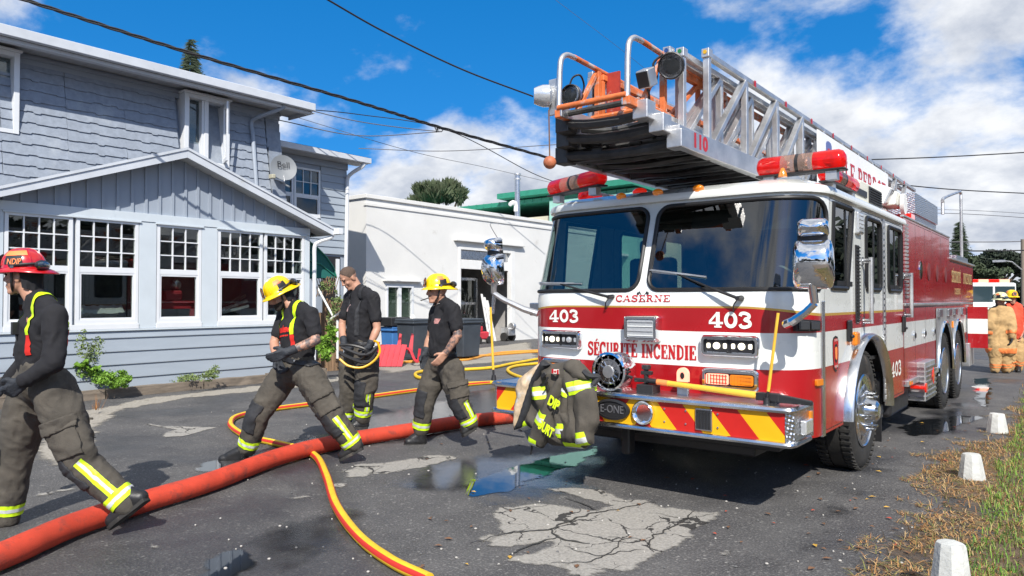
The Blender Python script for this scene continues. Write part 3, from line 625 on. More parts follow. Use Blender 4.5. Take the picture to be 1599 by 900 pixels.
for (a, b), zb0, op in (((3.35, 4.42), 4.37, 0), ((7.34, 8.33), 4.35, 1)):
    x = -14.36; f = .085; mb = MB()
    for yy in (a, b-f): mb.mm((-14.75, yy, zb0), (x, yy+f, 5.78))
    mb.mm((-14.75, a+f, 5.70), (x-.004, b-f, 5.78)); mb.mm((-14.75, a+f, zb0), (x-.004, b-f, zb0+.07)); mb.mm((-14.75, a-.03, 5.782), (x+.05, b+.03, 5.82))
    ym = (a+b)/2; mb.mm((-14.62, ym-.045, zb0+.07), (x-.05, ym+.045, 5.70))
    for yy in (a+f, ym-.095): mb.mm((-14.6, yy, zb0+.072), (x-.07, yy+.05, 5.698))
    w = mb.build('window', M['whitetrim'], house, bevel=.005)
    p = MB(); p.mm((-14.56, a+f+.05, zb0+.07), (-14.553, ym-.09, 5.70)); p.build('pane', M['glass'], w)
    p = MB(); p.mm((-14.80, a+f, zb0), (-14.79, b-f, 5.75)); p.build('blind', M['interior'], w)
    if op:                                                            # opened casement leaf
        mb = MB(); q0, q1 = V((-14.43, b-f-.01, 0)), V((-14.03, b-f-.16, 0))
        for (t0, t1, z0, z1) in ((0, .12, 4.44, 5.69), (.88, 1, 4.44, 5.69), (.12, .88, 4.44, 4.52), (.12, .88, 5.61, 5.69)):
            A = q0.lerp(q1, t0); B = q0.lerp(q1, t1); mb.bar((A.x, A.y, (z0+z1)/2), (B.x, B.y, (z0+z1)/2), z1-z0, .04, up=(0, 0, 1)) if False else mb.prism([(A.x, A.y-.02, z0), (B.x, B.y-.02, z0), (B.x, B.y-.02, z1), (A.x, A.y-.02, z1)], (0, .04, 0))
        mb.build('casement', M['whitetrim'], w)
    else:
        p = MB(); p.mm((-14.56, ym+.05, zb0+.07), (-14.553, b-f, 5.70)); p.build('pane', M['glass'], w)
# eaves of the main roof
mb = MB(); mb.prism([(-13.86, -2, 6.0), (-14.0, -2, 6.05), (-18, -2, 6.75), (-22, -2, 6.05), (-22, -2, 5.95), (-13.9, -2, 5.95)], (0, 12.10, 0)); mb.build('roof', M['roof'], house)
mb = MB(); mb.mm((-13.90, -2, 5.86), (-13.78, 10.12, 6.03)); mb.build('gutter', M['fascia'], house, bevel=.012)
mb = MB(); mb.mm((-14.8, 10.08, 5.80), (-13.905, 10.11, 6.0)); mb.mm((-14.05, -2, 5.80), (-13.91, 10.07, 5.86)); mb.build('fascia', M['fascia'], house)
for k in range(31):
    mb = MB(); mb.mm((-14.85, 1.0+.30*k, 5.88), (-14.052, 1.294+.30*k, 5.895)); mb.build('soffit_panel', M['soffit'], house)
trimbox('frieze_board', (-14.8, -2, 5.68), (-14.60, 9.72, 5.875), 'board'); trimbox('frieze_board', (-14.72, -2, 5.78), (-14.57, 9.73, 5.84), 'board')
mb = MB(); P = spline([(-13.92, 9.35, 5.86), (-13.95, 9.33, 5.78), (-14.3, 9.05, 5.62), (-14.52, 8.95, 5.5), (-14.46, 8.94, 5.2)], 5); mb.tube(P+[V((mwall(3.3)+.06, 8.93, 3.3))], .045, 8); mb.build('downspout', M['board'], house, True)
# rear wing
XW = -15.4
mb = MB(); mb.mm((-22, 9.73, 0), (XW-.03, 12.28, 5.12)); mb.build('wing_wall', M['board'], house)
k = 0; z = 2.72
while z < 5.0:
    z1 = z+.188
    for (a, b) in (((9.73, 9.85), (11.47, 12.3)) if (z1 > 3.60 and z < 4.88) else ((9.73, 12.3),)):
        mb = MB(); mb.prism([(XW-.028, a, z), (XW+.024, a, z), (XW+.024, a, z+.012), (XW+.002, a, z1+.008), (XW-.028, a, z1+.008)], (0, b-a, 0)); mb.build('siding_board', M['siding'], house)
    z = z1
for a, b in ((9.87, 10.64), (10.66, 11.45)):
    w = window(house, XW, a, b, 3.62, 4.86, 3, 2, 4.16, .05, rail=.07)
    for q in (.10, .5):
        mb = MB(); n = 14; ya = a+q; L_ = []
        for i in range(n+1): L_ += [(XW-.10+.02*math.sin(i*1.7), ya+.24*i/n, 4.82), (XW-.10+.03*math.sin(i*1.7+1), ya+.03+.20*i/n, 3.72)]
        mb.add(L_, [(2*i, 2*i+1, 2*i+3, 2*i+2) for i in range(n)]); mb.build('curtain', pm('green_curtain', (.35, .50, .34), .9, var=.2, vs=8) if q > .3 else M['white_paint'], w)
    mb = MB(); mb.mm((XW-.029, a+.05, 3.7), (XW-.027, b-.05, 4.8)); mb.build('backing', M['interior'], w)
trimbox('frieze_board', (XW-.02, 9.74, 4.98), (XW+.05, 12.31, 5.14), 'board')
mb = MB(); mb.prism([(-14.93, 9.72, 5.32), (-18.5, 9.72, 6.0), (-18.5, 9.72, 5.9), (-14.93, 9.72, 5.2)], (0, 2.95, 0)); mb.build('roof', M['roof'], house)
mb = MB(); mb.mm((-14.95, 9.73, 5.15), (-14.83, 12.68, 5.29)); mb.build('gutter', M['fascia'], house, bevel=.012)
mb = MB(); mb.mm((XW, 9.73, 5.145), (-14.96, 12.66, 5.165)); mb.build('soffit', M['soffit'], house)
mb = MB(); P = spline([(-14.9, 12.5, 5.16), (-14.95, 12.45, 5.05), (-15.2, 12.33, 4.9), (-15.33, 12.28, 4.75), (-15.33, 12.27, 4.4)], 5); mb.tube(P+[V((-15.33, 12.2, .6))], .05, 8); mb.build('downspout', M['whitetrim'], house, True)
mb = MB(); mb.mm((XW-.02, 11.55, .3), (XW+.004, 12.1, 2.66)); dr = mb.build('door', M['black'], house)
mb = MB(); mb.mm((XW-.02, 11.95, .3), (XW+.03, 12.06, 2.6)); mb.build('door_frame', M['whitetrim'], dr)
# awning on the porch side wall
mb = MB(); prof = [(8.72, 2.80), (8.85, 2.74), (9.10, 2.60), (9.35, 2.40), (9.52, 2.20), (9.60, 1.98)]
n = 9
for i in range(len(prof)-1):
    for j in range(n):
        xa, xb = -12.35-1.5*j/n, -12.35-1.5*(j+1)/n; w0, w1 = -.012*math.cos(2*math.pi*j), 0
        mb.quad((xa, *prof[i]), (xb, *prof[i]), (xb, *prof[i+1]), (xa, *prof[i+1]))
for x in (-12.35, -13.85): mb.add([(x, 8.72, 1.96)]+[(x, *p) for p in prof], [tuple(range(7))])
aw = mb.build('awning', M['awning'], house, True)
mb = MB(); mb.tube([(-12.33, *p) for p in prof], .014, 6); mb.tube([(-12.33, 8.74, 2.36), (-12.33, 9.2, 2.25), (-12.33, 9.56, 2.02)], .010, 6); mb.build('awning_frame', M['greenmetal'], aw, True)
# ------------------------------------------------------------ timber edging and the bed behind it
edging = thing('timber_edging', 'low stacked wall of weathered grey timbers along the porch foot', 'edging', (-11.75, 6, 0))
def timber(y0, y1, z0, x=-11.72, w=.15, h=.14):
    mb = MB(); n = 8; L_ = []
    for i in range(n+1):
        y = y0+(y1-y0)*i/n; j = [noise.noise(V((y*3, z0*9, q)))*.014 for q in range(4)]
        L_ += [(x+j[0], y, z0+j[1]), (x+j[1], y, z0+h+j[2]), (x-w+j[2], y, z0+h+j[3]), (x-w, y, z0)]
    for i in range(n): mb.add(L_[4*i:4*i+8], [(q, (q+1) % 4, 4+(q+1) % 4, 4+q) for q in range(4)])
    mb.add(L_[:4], [(0, 1, 2, 3)]); mb.add(L_[-4:], [(3, 2, 1, 0)]); mb.build('timber', M['wood'], edging)
timber(3.0, 4.78, 0); timber(4.80, 6.35, 0); timber(6.37, 7.6, 0); timber(7.62, 8.9, 0, h=.16); timber(2.6, 4.2, .145, -11.74); timber(2.6, 3.9, .29, -11.76)
mb = MB(); mb.mm((-12.09, 2.6, 0), (-11.88, 8.9, .11)); struct(mb.build('garden_bed', M['soil']))
# ------------------------------------------------------------ white garage, green building, stove pipe
gar = thing('garage', 'long flat roofed white stucco garage with open overhead door', 'garage', (-17, 18, 0))
XG, YG = -16.9, 14.25
mb_ = skin(YG, 30, 0, 4.68, [], [], [[(18.34, 0), (21.45, 0), (21.45, 3.37), (18.34, 3.37)], [(15.05, .84), (16.19, .84), (16.19, 1.99), (15.05, 1.99)]], lambda s, z: (XG, s, z),
    lambda s, z: None if (18.34 < s < 21.45 and z < 3.37) or (15.05 < s < 16.19 and .84 < z < 1.99) else ('w', 0))
mb = mb_['w']; mb.quad((XG, YG, 0), (-30, YG, 0), (-30, YG, 4.68), (XG, YG, 4.68)); mb.quad((-30, YG, 4.3), (XG, YG, 4.3), (XG, 30, 4.3), (-30, 30, 4.3))
mb.build('wall', M['stucco'], gar, fix=False)
def gbox(name, a, b, mat, bev=.01, par=None): m_ = MB(); m_.mm(a, b); return m_.build(name, M[mat], par or gar, bevel=bev)
gbox('parapet_cap', (-30, YG-.06, 4.60), (XG+.06, 30, 4.72), 'stucco'); gbox('ledge', (XG-.1, YG-.035, 4.37), (XG+.035, 30, 4.46), 'stucco')
gbox('door_hood', (XG-.02, 18.08, 3.56), (XG+.16, 21.95, 3.63), 'stucco'); gbox('window_hood', (XG-.02, 14.9, 2.10), (XG+.14, 16.48, 2.15), 'stucco'); gbox('window_sill', (XG-.02, 14.93, .74), (XG+.09, 16.3, .82), 'stucco')
for a, b, c in (((XG-.16, 18.34, 0), (XG+.03, 18.44, 3.37), 0), ((XG-.16, 21.22, 0), (XG+.04, 21.45, 3.37), 0), ((XG-.16, 18.44, 3.28), (XG+.028, 21.22, 3.37), 0)): gbox('door_frame', a, b, 'white_paint', .006)
for k in range(2): gbox('door_panel', (XG-.14, 18.44, 2.62+.335*k), (XG-.10, 21.22, 2.945+.33*k), 'white_paint' if k == 0 else 'steel', .01)
mb = MB(); mb.mm((-23, 17.4, .01), (-22.9, 22.4, 4)); mb.mm((-23, 17.3, .0), (XG-.2, 17.4, 4)); mb.mm((-23, 22.4, 0), (XG-.2, 22.5, 4)); mb.mm((-23, 17.4, 3.9), (XG-.2, 22.4, 4)); mb.mm((-23, 17.4, .008), (XG-.2, 22.4, .012)); mb.build('garage_interior', pm('garage_interior', (.36, .35, .34), .9, var=.3, vs=2), gar)
w = MB(); X = XG
for a, b in (((X-.1, 15.05, .84), (X+.03, 15.11, 1.99)), ((X-.1, 16.12, .84), (X+.03, 16.19, 1.99)), ((X-.1, 15.11, 1.92), (X+.028, 16.12, 1.99)), ((X-.1, 15.11, .84), (X+.028, 16.12, .90)), ((X-.08, 15.55, .90), (X+.02, 15.67, 1.92))): w.mm(a, b)
wo = w.build('window', M['whitetrim'], gar)
for a, b in ((15.11, 15.55), (15.67, 16.12)):
    p = MB(); p.mm((X-.06, a, .90), (X-.054, b, 1.92)); p.build('pane', M['glass'], wo)
mb = MB()
for k in range(14):
    z = .90+.073*k; mb.prism([(X-.12, 15.11, z), (X-.10, 15.11, z+.07), (X-.098, 15.11, z+.07), (X-.118, 15.11, z)], (0, 1.01, 0))
mb.build('blind', pm('green_blind', (.20, .27, .20), .6), wo)
# things standing in the garage doorway
t = thing('scrap_window', 'grey framed window unit leaning inside the open garage', 'window unit', (-18, 19.4, 0))
mb = MB()
for a, b in (((-18.0, 19.2, .5), (-17.9, 19.3, 2.35)), ((-18.0, 20.4, .5), (-17.9, 20.5, 2.35)), ((-18.0, 19.3, 2.25), (-17.9, 20.4, 2.35)), ((-18.0, 19.3, .5), (-17.9, 20.4, .62)), ((-18.0, 19.3, 1.35), (-17.9, 20.4, 1.45))): mb.mm(a, b)
mb.build('frame', M['steel'], t, bevel=.01)
for z0, z1 in ((.62, 1.35), (1.45, 2.25)): p = MB(); p.mm((-17.96, 19.3, z0), (-17.95, 20.4, z1)); p.build('pane', M['glass'], t)
mb = MB(); mb.mm((-18.2, 19.15, 0), (-17.8, 20.5, .5)); mb.build('crate', M['interior'], t)
for k, lab in enumerate(('leftmost white plank leaning at the garage doorway', 'middle white plank leaning at the garage doorway', 'rightmost white plank leaning at the garage doorway')):
    mb = MB(); y = 20.25+.16*k; mb.bar((-17.1, y, 0), (-17.6, y+.12, 1.75-.12*k), .10, .03, up=(1, 0, 0)); tag(mb.build('leaning_plank', M['white_paint'], bevel=.004), lab, 'plank', 'white planks in the garage doorway')
t = thing('lawn_mower', 'red lawn mower with black handle at the garage doorway', 'mower', (-16.6, 18.9, 0))
mb = MB(); mb.mm((-16.95, 18.75, .15), (-16.35, 19.35, .42)); mb.mm((-16.85, 18.9, .42), (-16.5, 19.2, .62)); mb.build('deck', M['redplastic'], t, bevel=.05)
mb = MB(); mb.ball((-16.65, 19.05, .66), (.17, .17, .10)); mb.build('engine', M['black'], t, True)
for x in (-16.95, -16.35):
    for y in (18.78, 19.32): mb = MB(); mb.cyl((x-.04, y, .13), (x+.04, y, .13), .13); mb.build('wheel', M['rubber'], t, True)
mb = MB(); mb.tube(spline([(-16.9, 18.8, .4), (-17.2, 18.7, .95), (-17.2, 19.35, .95), (-16.9, 19.3, .4)], 5), .015, 6); mb.build('handle', M['black'], t, True)
t = thing('garden_machine', 'small grey wheeled machine beside the right garage door jamb', 'machine', (-16.8, 21, 0))
mb = MB(); mb.mm((-17.0, 20.75, .2), (-16.6, 21.15, .5)); mb.cyl((-16.58, 20.85, .55), (-16.58, 21.0, .55), .14); mb.build('engine_block', M['alu'], t, bevel=.03)
for y in (20.72, 21.18): mb = MB(); mb.cyl((-16.8, y-.04, .16), (-16.8, y+.04, .16), .16); mb.build('wheel', M['rubber'], t, True)
# far green roofed building with stove pipe
gb = thing('green_roofed_building', 'beige and teal building with green sheet metal roof behind garage', 'building', (-22, 29, 0))
YB = 29.
L0, L1 = ONY(716, 328, YB), ONY(905, 308, YB)
mb = MB(); mb.mm((-40, YB, 0), (-16, 45, 5.7)); mb.build('wall', M['stuccob'], gb)
mb = MB(); zl = ONY(790, 322, YB).z
mb.prism([(-40, YB-.3, zl-.05), (-40, YB-.3, zl+.17), (-40, 38, zl+.9), (-40, 45, zl-.05)], (24.3, 0, 0)); mb.build('roof', M['greenmetal'], gb)
for k in range(45): mb = MB() if k == 0 else mb; mb.mm((-39.5+.53*k, YB-.33, zl), (-39.46+.53*k, YB-.29, zl+.18))
mb.build('roof_seam', M['greenmetal'], gb)['kind'] = 'stuff'
a, b = ONY(776, 303, YB-.8), ONY(905, 296, YB-.8)
mb = MB(); mb.prism([(a.x, YB-.8, a.z-.26), (a.x, YB-.8, a.z), (a.x, YB+3, a.z+.2), (a.x, YB+3, a.z-.4)], (max(2, -15.6-a.x), 0, 0)); mb.build('upper_roof', M['greenmetal'], gb)
tw = MB(); q0, q1 = ONY(858, 420, YB-.5), ONY(935, 330, YB-.5); tw.mm((q0.x, YB-.5, 0), (q1.x+2, YB-.1, zl-.06)); tw.build('teal_wall', pm('teal_board', (.25, .47, .40), .7, var=.08, vs=2), gb)
mb = MB(); c0 = ONY(868, 400, YB-1.4); c1 = ONY(935, 358, YB-1.4)
mb.mm((c0.x, YB-1.5, c0.z-.1), (c1.x+1, YB-.5, c0.z)); mb.mm((c0.x, YB-1.5, c1.z-.08), (c1.x+1, YB-1.4, c1.z)); bal = mb.build('balcony', M['white_paint'], gb)
mb = MB(); mb.mm((c0.x, YB-1.47, c0.z), (c0.x+.05, YB-1.43, c1.z-.08)); bl = mb.build('baluster', M['white_paint'], bal)
for k in range(1, 22): inst(bl, 'baluster', bal, (.16*k, 0, 0))
sp = thing('stove_pipe', 'tall metal stove pipe on the garage roof', 'stove pipe', (-18.2, 23, 4.3))
p0, p1 = ONX(808, 338, -18.6), ONX(808, 273, -18.6)
mb = MB(); mb.cyl((p0.x, p0.y, 4.3), p1, .115, n=20); mb.build('pipe', M['steel'], sp, True)
mb = MB(); mb.cyl(p1-V((0, 0, .22)), p1-V((0, 0, .16)), .15, n=20); mb.cyl(p1-V((0, 0, .02)), p1+V((0, 0, .05)), .15, n=20); mb.build('cap', M['alu'], sp, True)
mb = MB(); P = [p0+V((0, -.5, .45)), p0+V((0, -.3, .55)), p0+V((0, -.12, .5)), p0+V((0, -.1, .2))]; mb.tube(spline(P, 4), .09, 8); tag(mb.build('roof_vent', M['white_paint'], None, True), 'white bent roof vent beside the stove pipe', 'vent')
# bins, chair, fence, satellite dish
def bin_(name, loc, w, d, h, mat, lab, lidmat, lidh=.06):
    t = thing(name, lab, 'bin', loc, 'wheeled bins by the garage'); x, y, z = loc
    mb = MB(); f = .86; a = [(-w/2*f, -d/2*f), (w/2*f, -d/2*f), (w/2*f, d/2*f), (-w/2*f, d/2*f)]; b = [(-w/2, -d/2), (w/2, -d/2), (w/2, d/2), (-w/2, d/2)]
    vs = [(x+p, y+q, .06) for p, q in a]+[(x+p, y+q, h) for p, q in b]; mb.add(vs, [(3, 2, 1, 0), (4, 5, 6, 7)]+[(k, (k+1) % 4, 4+(k+1) % 4, 4+k) for k in range(4)]); mb.build('body', M[mat], t, bevel=.03)
    mb = MB(); mb.mm((x-w/2-.03, y-d/2-.03, h), (x+w/2+.03, y+d/2+.03, h+lidh)); mb.mm((x-w/2-.04, y-d/2-.04, h-.06), (x+w/2+.04, y+d/2+.04, h)); mb.build('lid', M[lidmat], t, bevel=.02)
    for s in (-1, 1): mb = MB(); mb.cyl((x-w*.38, y+s*d*.42, .12), (x-w*.38, y+s*(d*.42+.05), .12), .12); mb.build('wheel', M['rubber'], t, True)
    mb = MB(); mb.tube([(x-w/2, y-d*.35, h-.02), (x-w/2-.10, y-d*.35, h), (x-w/2-.10, y+d*.35, h), (x-w/2, y+d*.35, h-.02)], .018, 6); mb.build('handle', M[lidmat], t, True)
b1 = G(648, 562); bin_('wheeled_bin', (b1.x, b1.y, 0), .62, .72, .98, 'greybin', 'dark grey wheeled bin left of the firefighter with bare tattooed arm, behind red chair', 'greybin')
b2 = G(724, 560); bin_('wheeled_bin', (b2.x, b2.y, 0), .62, .72, .98, 'greybin', 'dark grey wheeled bin right behind the firefighter with bare tattooed arm', 'greybin')
b3 = G(614, 556); bin_('recycling_bin', (b3.x, b3.y, 0), .48, .5, .74, 'bluebin', 'blue recycling bin under the garage window', 'bluebin')
mb = MB(); mb.mm((b3.x-.32, b3.y-.34, .815), (b3.x+.3, b3.y+.36, 1.05)); tag(mb.build('black_tote', M['black'], bevel=.03), 'black plastic tote lying on top of blue recycling bin', 'tote')
mb = MB(); mb.ball((b3.x+.25, b3.y+.48, .93), (.10, .10, .19)); tag(mb.build('white_bag', M['white_paint'], None, True), 'white plastic bag beside black tote', 'bag')
ch = G(612, 572); t = thing('plastic_chair', 'red plastic slatted garden chair tipped onto its back', 'chair', (ch.x, ch.y, 0)); o_ = V((ch.x, ch.y, 0)); cr = V((RT.x, RT.y, 0)); cf = V((FW.x, FW.y, 0)).normalized()
L_ = lambda r, f, u: o_+cr*r+cf*f+V((0, 0, u))
for k in range(5):
    mb = MB(); r = -.34+.124*k; mb.add([L_(r, -.30, .02), L_(r+.118, -.30, .02), L_(r+.17, .12, .48), L_(r+.055, .12, .49), L_(r, -.27, .02), L_(r+.118, -.27, .02), L_(r+.17, .15, .48), L_(r+.055, .15, .49)], [(0, 1, 2, 3), (7, 6, 5, 4), (0, 4, 5, 1), (1, 5, 6, 2), (2, 6, 7, 3), (3, 7, 4, 0)]); mb.build('slat', M['redplastic'], t)
for r in (.06, .34): mb = MB(); mb.add([L_(r, .12, .28), L_(r+.11, .12, .26), L_(r+.13, .2, .72), L_(r+.08, .2, .74), L_(r, .17, .28), L_(r+.11, .17, .26), L_(r+.13, .25, .72), L_(r+.08, .25, .74)], [(0, 1, 2, 3), (7, 6, 5, 4), (0, 4, 5, 1), (1, 5, 6, 2), (2, 6, 7, 3), (3, 7, 4, 0)]); mb.build('leg', M['redplastic'], t)
mb = MB(); mb.tube(spline([L_(.3, .1, .40), L_(.42, 0, .36), L_(.52, -.05, .16), L_(.60, -.02, .12), L_(.64, 0, .40)], 5), .035, 6); mb.build('armrest', M['redplastic'], t, True)
mb = MB(); mb.tube(spline([L_(-.32, .1, .02), L_(-.34, .12, .3), L_(-.33, .14, .55)], 4), .03, 6); mb.build('armrest', M['redplastic'], t, True)
fc = thing('wood_fence', 'brown plank fence with lattice beside the porch corner', 'fence', (-13, 10, 0))
for k in range(9):
    p = PT(497+4.6*k, 470, 15.2+.05*k); h = 1.55-.03*(k % 3) if k > 1 else 1.25; mb = MB(); mb.box((p.x, p.y, h/2), (.02, .062, h), Matrix.Rotation(R(-30), 3, 'Z')); mb.build('plank', M['plank'], fc)
c_ = PT(508, 450, 15.0)
mb = MB()
for k in range(8):
    for s in (-1, 1): a = c_+cr*(-.18+.05*k)+V((0, 0, -.18)); mb.bar(a, a+cr*(.12*s)+V((0, 0, .42)), .012, .012)
mb.build('lattice', M['plank'], fc)
mb = MB(); a, b, c, d = PT(514, 480, 14.5), PT(560, 558, 14.2), PT(527, 500, 14.5), PT(527, 560, 14.5)
mb.tube([PT(495, 448, 14.6), PT(520, 494, 14.5)], .022, 6); mb.tube([PT(514, 500, 14.5), PT(534, 486, 14.4)], .022, 6); mb.tube([c, d], .025, 6); tag(mb.build('handrail', M['white_paint'], None, True), 'white bent handrail by the plank fence', 'handrail')
ds_ = thing('satellite_dish', 'round grey satellite dish on corner of the shingled house', 'satellite dish', (-13.9, 9.7, 3.9))
t0 = 16.3; c0 = PT(443, 262, t0); nrm = V((.95, -.30, .15)).normalized(); u_ = V((0, 0, 1)).cross(nrm).normalized(); v_ = nrm.cross(u_)
mb = MB(); prof = [(-.075, .02), (-.06, .10), (-.03, .20), (.0, .285), (.004, .295), (-.004, .29), (-.045, .2), (-.075, .10), (-.09, .02)]
mb.lathe(c0, nrm, prof, 32); mb.build('dish', pm('grey_dish', (.21, .225, .24), .6, var=.05), ds_, True)
lnb = PT(425, 276, t0-.35)
mb = MB(); mb.tube([c0-nrm*.08-v_*.1, c0-v_*.33, lnb-V((0, 0, .03))], .02, 6); mb.tube([c0-nrm*.1, c0-nrm*.3-v_*.25, PT(428, 296, t0+.3)], .03, 6); mb.tube([c0-nrm*.3-v_*.25, PT(452, 292, t0)], .02, 6); mb.build('arm', M['alu'], ds_, True)
mb = MB(); mb.box(lnb, (.16, .09, .10)); mb.build('receiver', pm('receiver', (.42, .40, .30), .5), ds_, bevel=.02)
# ------------------------------------------------------------ lettering
T_, t_ = .20, .09
def _sf(x, y, w=.15): return ([(x-w, y), (x+w, y)], t_)
GL = {
 '4': (.82, [([(.52, .0), (.52, 1)], T_), ([(.50, .96), (.06, .36)], .11), ([(.02, .29), (.80, .29)], .12), _sf(.52, .045, .2)]),
 '0': (.80, [(spline([V((.40+.26*math.cos(R(a)), .5+.415*math.sin(R(a)), 0)) for a in range(0, 361, 30)], 4), .19)]),
 '3': (.76, [(spline([V((*p, 0)) for p in ((.10, .76), (.16, .91), (.35, .945), (.55, .84), (.54, .65), (.34, .53), (.58, .40), (.60, .18), (.38, .055), (.17, .08), (.09, .23))], 4), .17)]),
 '1': (.56, [([(.30, 0), (.30, 1)], T_), ([(.28, .94), (.08, .80)], .12), _sf(.30, .045, .2)]),
 'S': (.74, [(spline([V((*p, 0)) for p in ((.60, .78), (.50, .92), (.34, .955), (.15, .85), (.16, .66), (.36, .53), (.57, .40), (.58, .17), (.38, .045), (.20, .07), (.10, .24))], 4), .16), ([(.62, .66), (.62, 1)], t_), ([(.08, 0), (.08, .34)], t_)]),
 'C': (.78, [(spline([V((*p, 0)) for p in ((.64, .74), (.54, .91), (.38, .955), (.18, .82), (.12, .5), (.18, .18), (.38, .045), (.54, .08), (.66, .24))], 4), .17), ([(.66, .64), (.66, 1)], t_)]),
 'E': (.74, [([(.20, 0), (.20, 1)], T_), ([(.04, .955), (.63, .955)], t_), ([(.04, .045), (.65, .045)], t_), ([(.2, .51), (.46, .51)], t_), ([(.62, .72), (.62, 1)], t_), ([(.65, 0), (.65, .30)], t_), ([(.46, .38), (.46, .64)], .08)]),
 'U': (.82, [(spline([V((*p, 0)) for p in ((.20, .95), (.20, .28), (.29, .08), (.44, .05), (.58, .12), (.63, .32))], 4)+[V((.63, .95, 0))], .15), _sf(.20, .955), _sf(.63, .955, .13)]),
 'R': (.82, [([(.20, 0), (.20, 1)], T_), (spline([V((*p, 0)) for p in ((.2, .95), (.46, .94), (.58, .74), (.46, .53), (.2, .51))], 4), .13), ([(.42, .52), (.64, .05)], .16), _sf(.2, .045), _sf(.66, .045, .12), ([(.04, .955), (.2, .955)], t_)]),
 'I': (.46, [([(.22, 0), (.22, 1)], T_), _sf(.22, .045, .19), _sf(.22, .955, .19)]),
 'T': (.78, [([(.38, 0), (.38, 1)], T_), ([(.04, .955), (.72, .955)], t_), ([(.06, .7), (.06, 1)], t_), ([(.70, .7), (.70, 1)], t_), _sf(.38, .045, .18)]),
 'N': (.86, [([(.17, 0), (.17, 1)], .10), ([(.17, .95), (.66, .05)], .19), ([(.66, 0), (.66, 1)], .10), _sf(.17, .045, .14), _sf(.66, .955, .14), ([(.03, .955), (.2, .955)], t_)]),
 'D': (.82, [([(.20, 0), (.20, 1)], T_), (spline([V((*p, 0)) for p in ((.04, .955), (.36, .95), (.62, .78), (.66, .5), (.62, .22), (.36, .05), (.04, .045))], 4), .13)]),
 'A': (.86, [([(.40, .98), (.12, .03)], .10), ([(.42, .98), (.68, .03)], .20), ([(.2, .32), (.6, .32)], t_), _sf(.11, .045, .12), _sf(.68, .045, .15)]),
 'L': (.72, [([(.20, 0), (.20, 1)], T_), ([(.04, .045), (.64, .045)], t_), ([(.64, 0), (.64, .32)], t_), _sf(.2, .955, .16)]),
 'P': (.76, [([(.20, 0), (.20, 1)], T_), (spline([V((*p, 0)) for p in ((.04, .955), (.44, .95), (.60, .73), (.44, .50), (.2, .47))], 4), .13), _sf(.2, .045)]),
 'O': (.84, [(spline([V((.42+.28*math.cos(R(a)), .5+.42*math.sin(R(a)), 0)) for a in range(0, 361, 30)], 4), .17)]),
 "'": (.3, [([(.14, .98), (.12, .74)], .12)]), ' ': (.42, []), '-': (.5, [([(.06, .45), (.42, .45)], .11)])}
GL['É'] = (.74, GL['E'][1]+[([(.28, 1.08), (.46, 1.24)], .09)])
GL['Î'] = (.46, GL['I'][1]+[([(.05, 1.08), (.22, 1.22)], .07), ([(.22, 1.22), (.39, 1.08)], .07)])
def serif(name, s, fm, x0, x1, z0, h, mat, parent, lift=.003, wt=1.):
    """slab serif letters between x0 and x1 on a surface: fm(a, z, lift) -> point"""
    W_ = sum(GL[c][0] for c in s); k = (x1-x0)/W_; mb = MB(); cx = x0; n = 0
    for c in s:
        for pts, w in GL[c][1]:
            w = w*wt
            n += 1; P = [(cx+p[0]*k, z0+p[1]*h) for p in pts]; m = len(P); L_ = []
            for i in range(m):
                dx = P[min(i+1, m-1)][0]-P[max(i-1, 0)][0]; dz = P[min(i+1, m-1)][1]-P[max(i-1, 0)][1]; l = math.hypot(dx, dz) or 1
                nx, nz = -dz/l*w/2, dx/l*w/2; wx = min(h, abs(k)*1.25)
                L_ += [fm(P[i][0]+nx*wx*(1 if k > 0 else -1)*(1 if k > 0 else -1), P[i][1]+nz*h, lift+.00022*(n % 7)), fm(P[i][0]-nx*wx, P[i][1]-nz*h, lift+.00022*(n % 7))]
            mb.add(L_, [(2*i, 2*i+1, 2*i+3, 2*i+2) for i in range(m-1)])
        cx += GL[c][0]*k
    return mb.build(name, mat, parent, fix=False)
def sans(name, s, p, r, u, size, mat, parent, width=None, extrude=.0, shear=0., bold=0.):
    c = bpy.data.curves.new('lettering', 'FONT'); c.body = s; c.size = size; c.align_x = 'CENTER'; c.align_y = 'CENTER'; c.extrude = extrude; c.shear = shear; c.offset = bold; c.resolution_u = 3
    o = bpy.data.objects.new('lettering', c); COL.objects.link(o); me = bpy.data.meshes.new_from_object(o.evaluated_get(bpy.context.evaluated_depsgraph_get())); bpy.data.objects.remove(o); bpy.data.curves.remove(c)
    xs = [v.co.x for v in me.vertices]; k = 1. if not width else width/(max(xs)-min(xs))
    p = V(p); r = V(r).normalized(); u = V(u).normalized(); n = r.cross(u); off = wloc(parent) if parent else V((0, 0, 0))
    for v in me.vertices: v.co = p+r*(v.co.x*k)+u*v.co.y+n*v.co.z-off
    me.materials.clear(); me.materials.append(mat); me.name = name
    o = bpy.data.objects.new(name, me); COL.objects.link(o); o.parent = parent; return o
sans('lettering', 'Bell', c0-nrm*.012+u_*.0+v_*.07, u_, v_, .20, M['black'], [q for q in ds_.children if q.name.startswith('dish')][0])
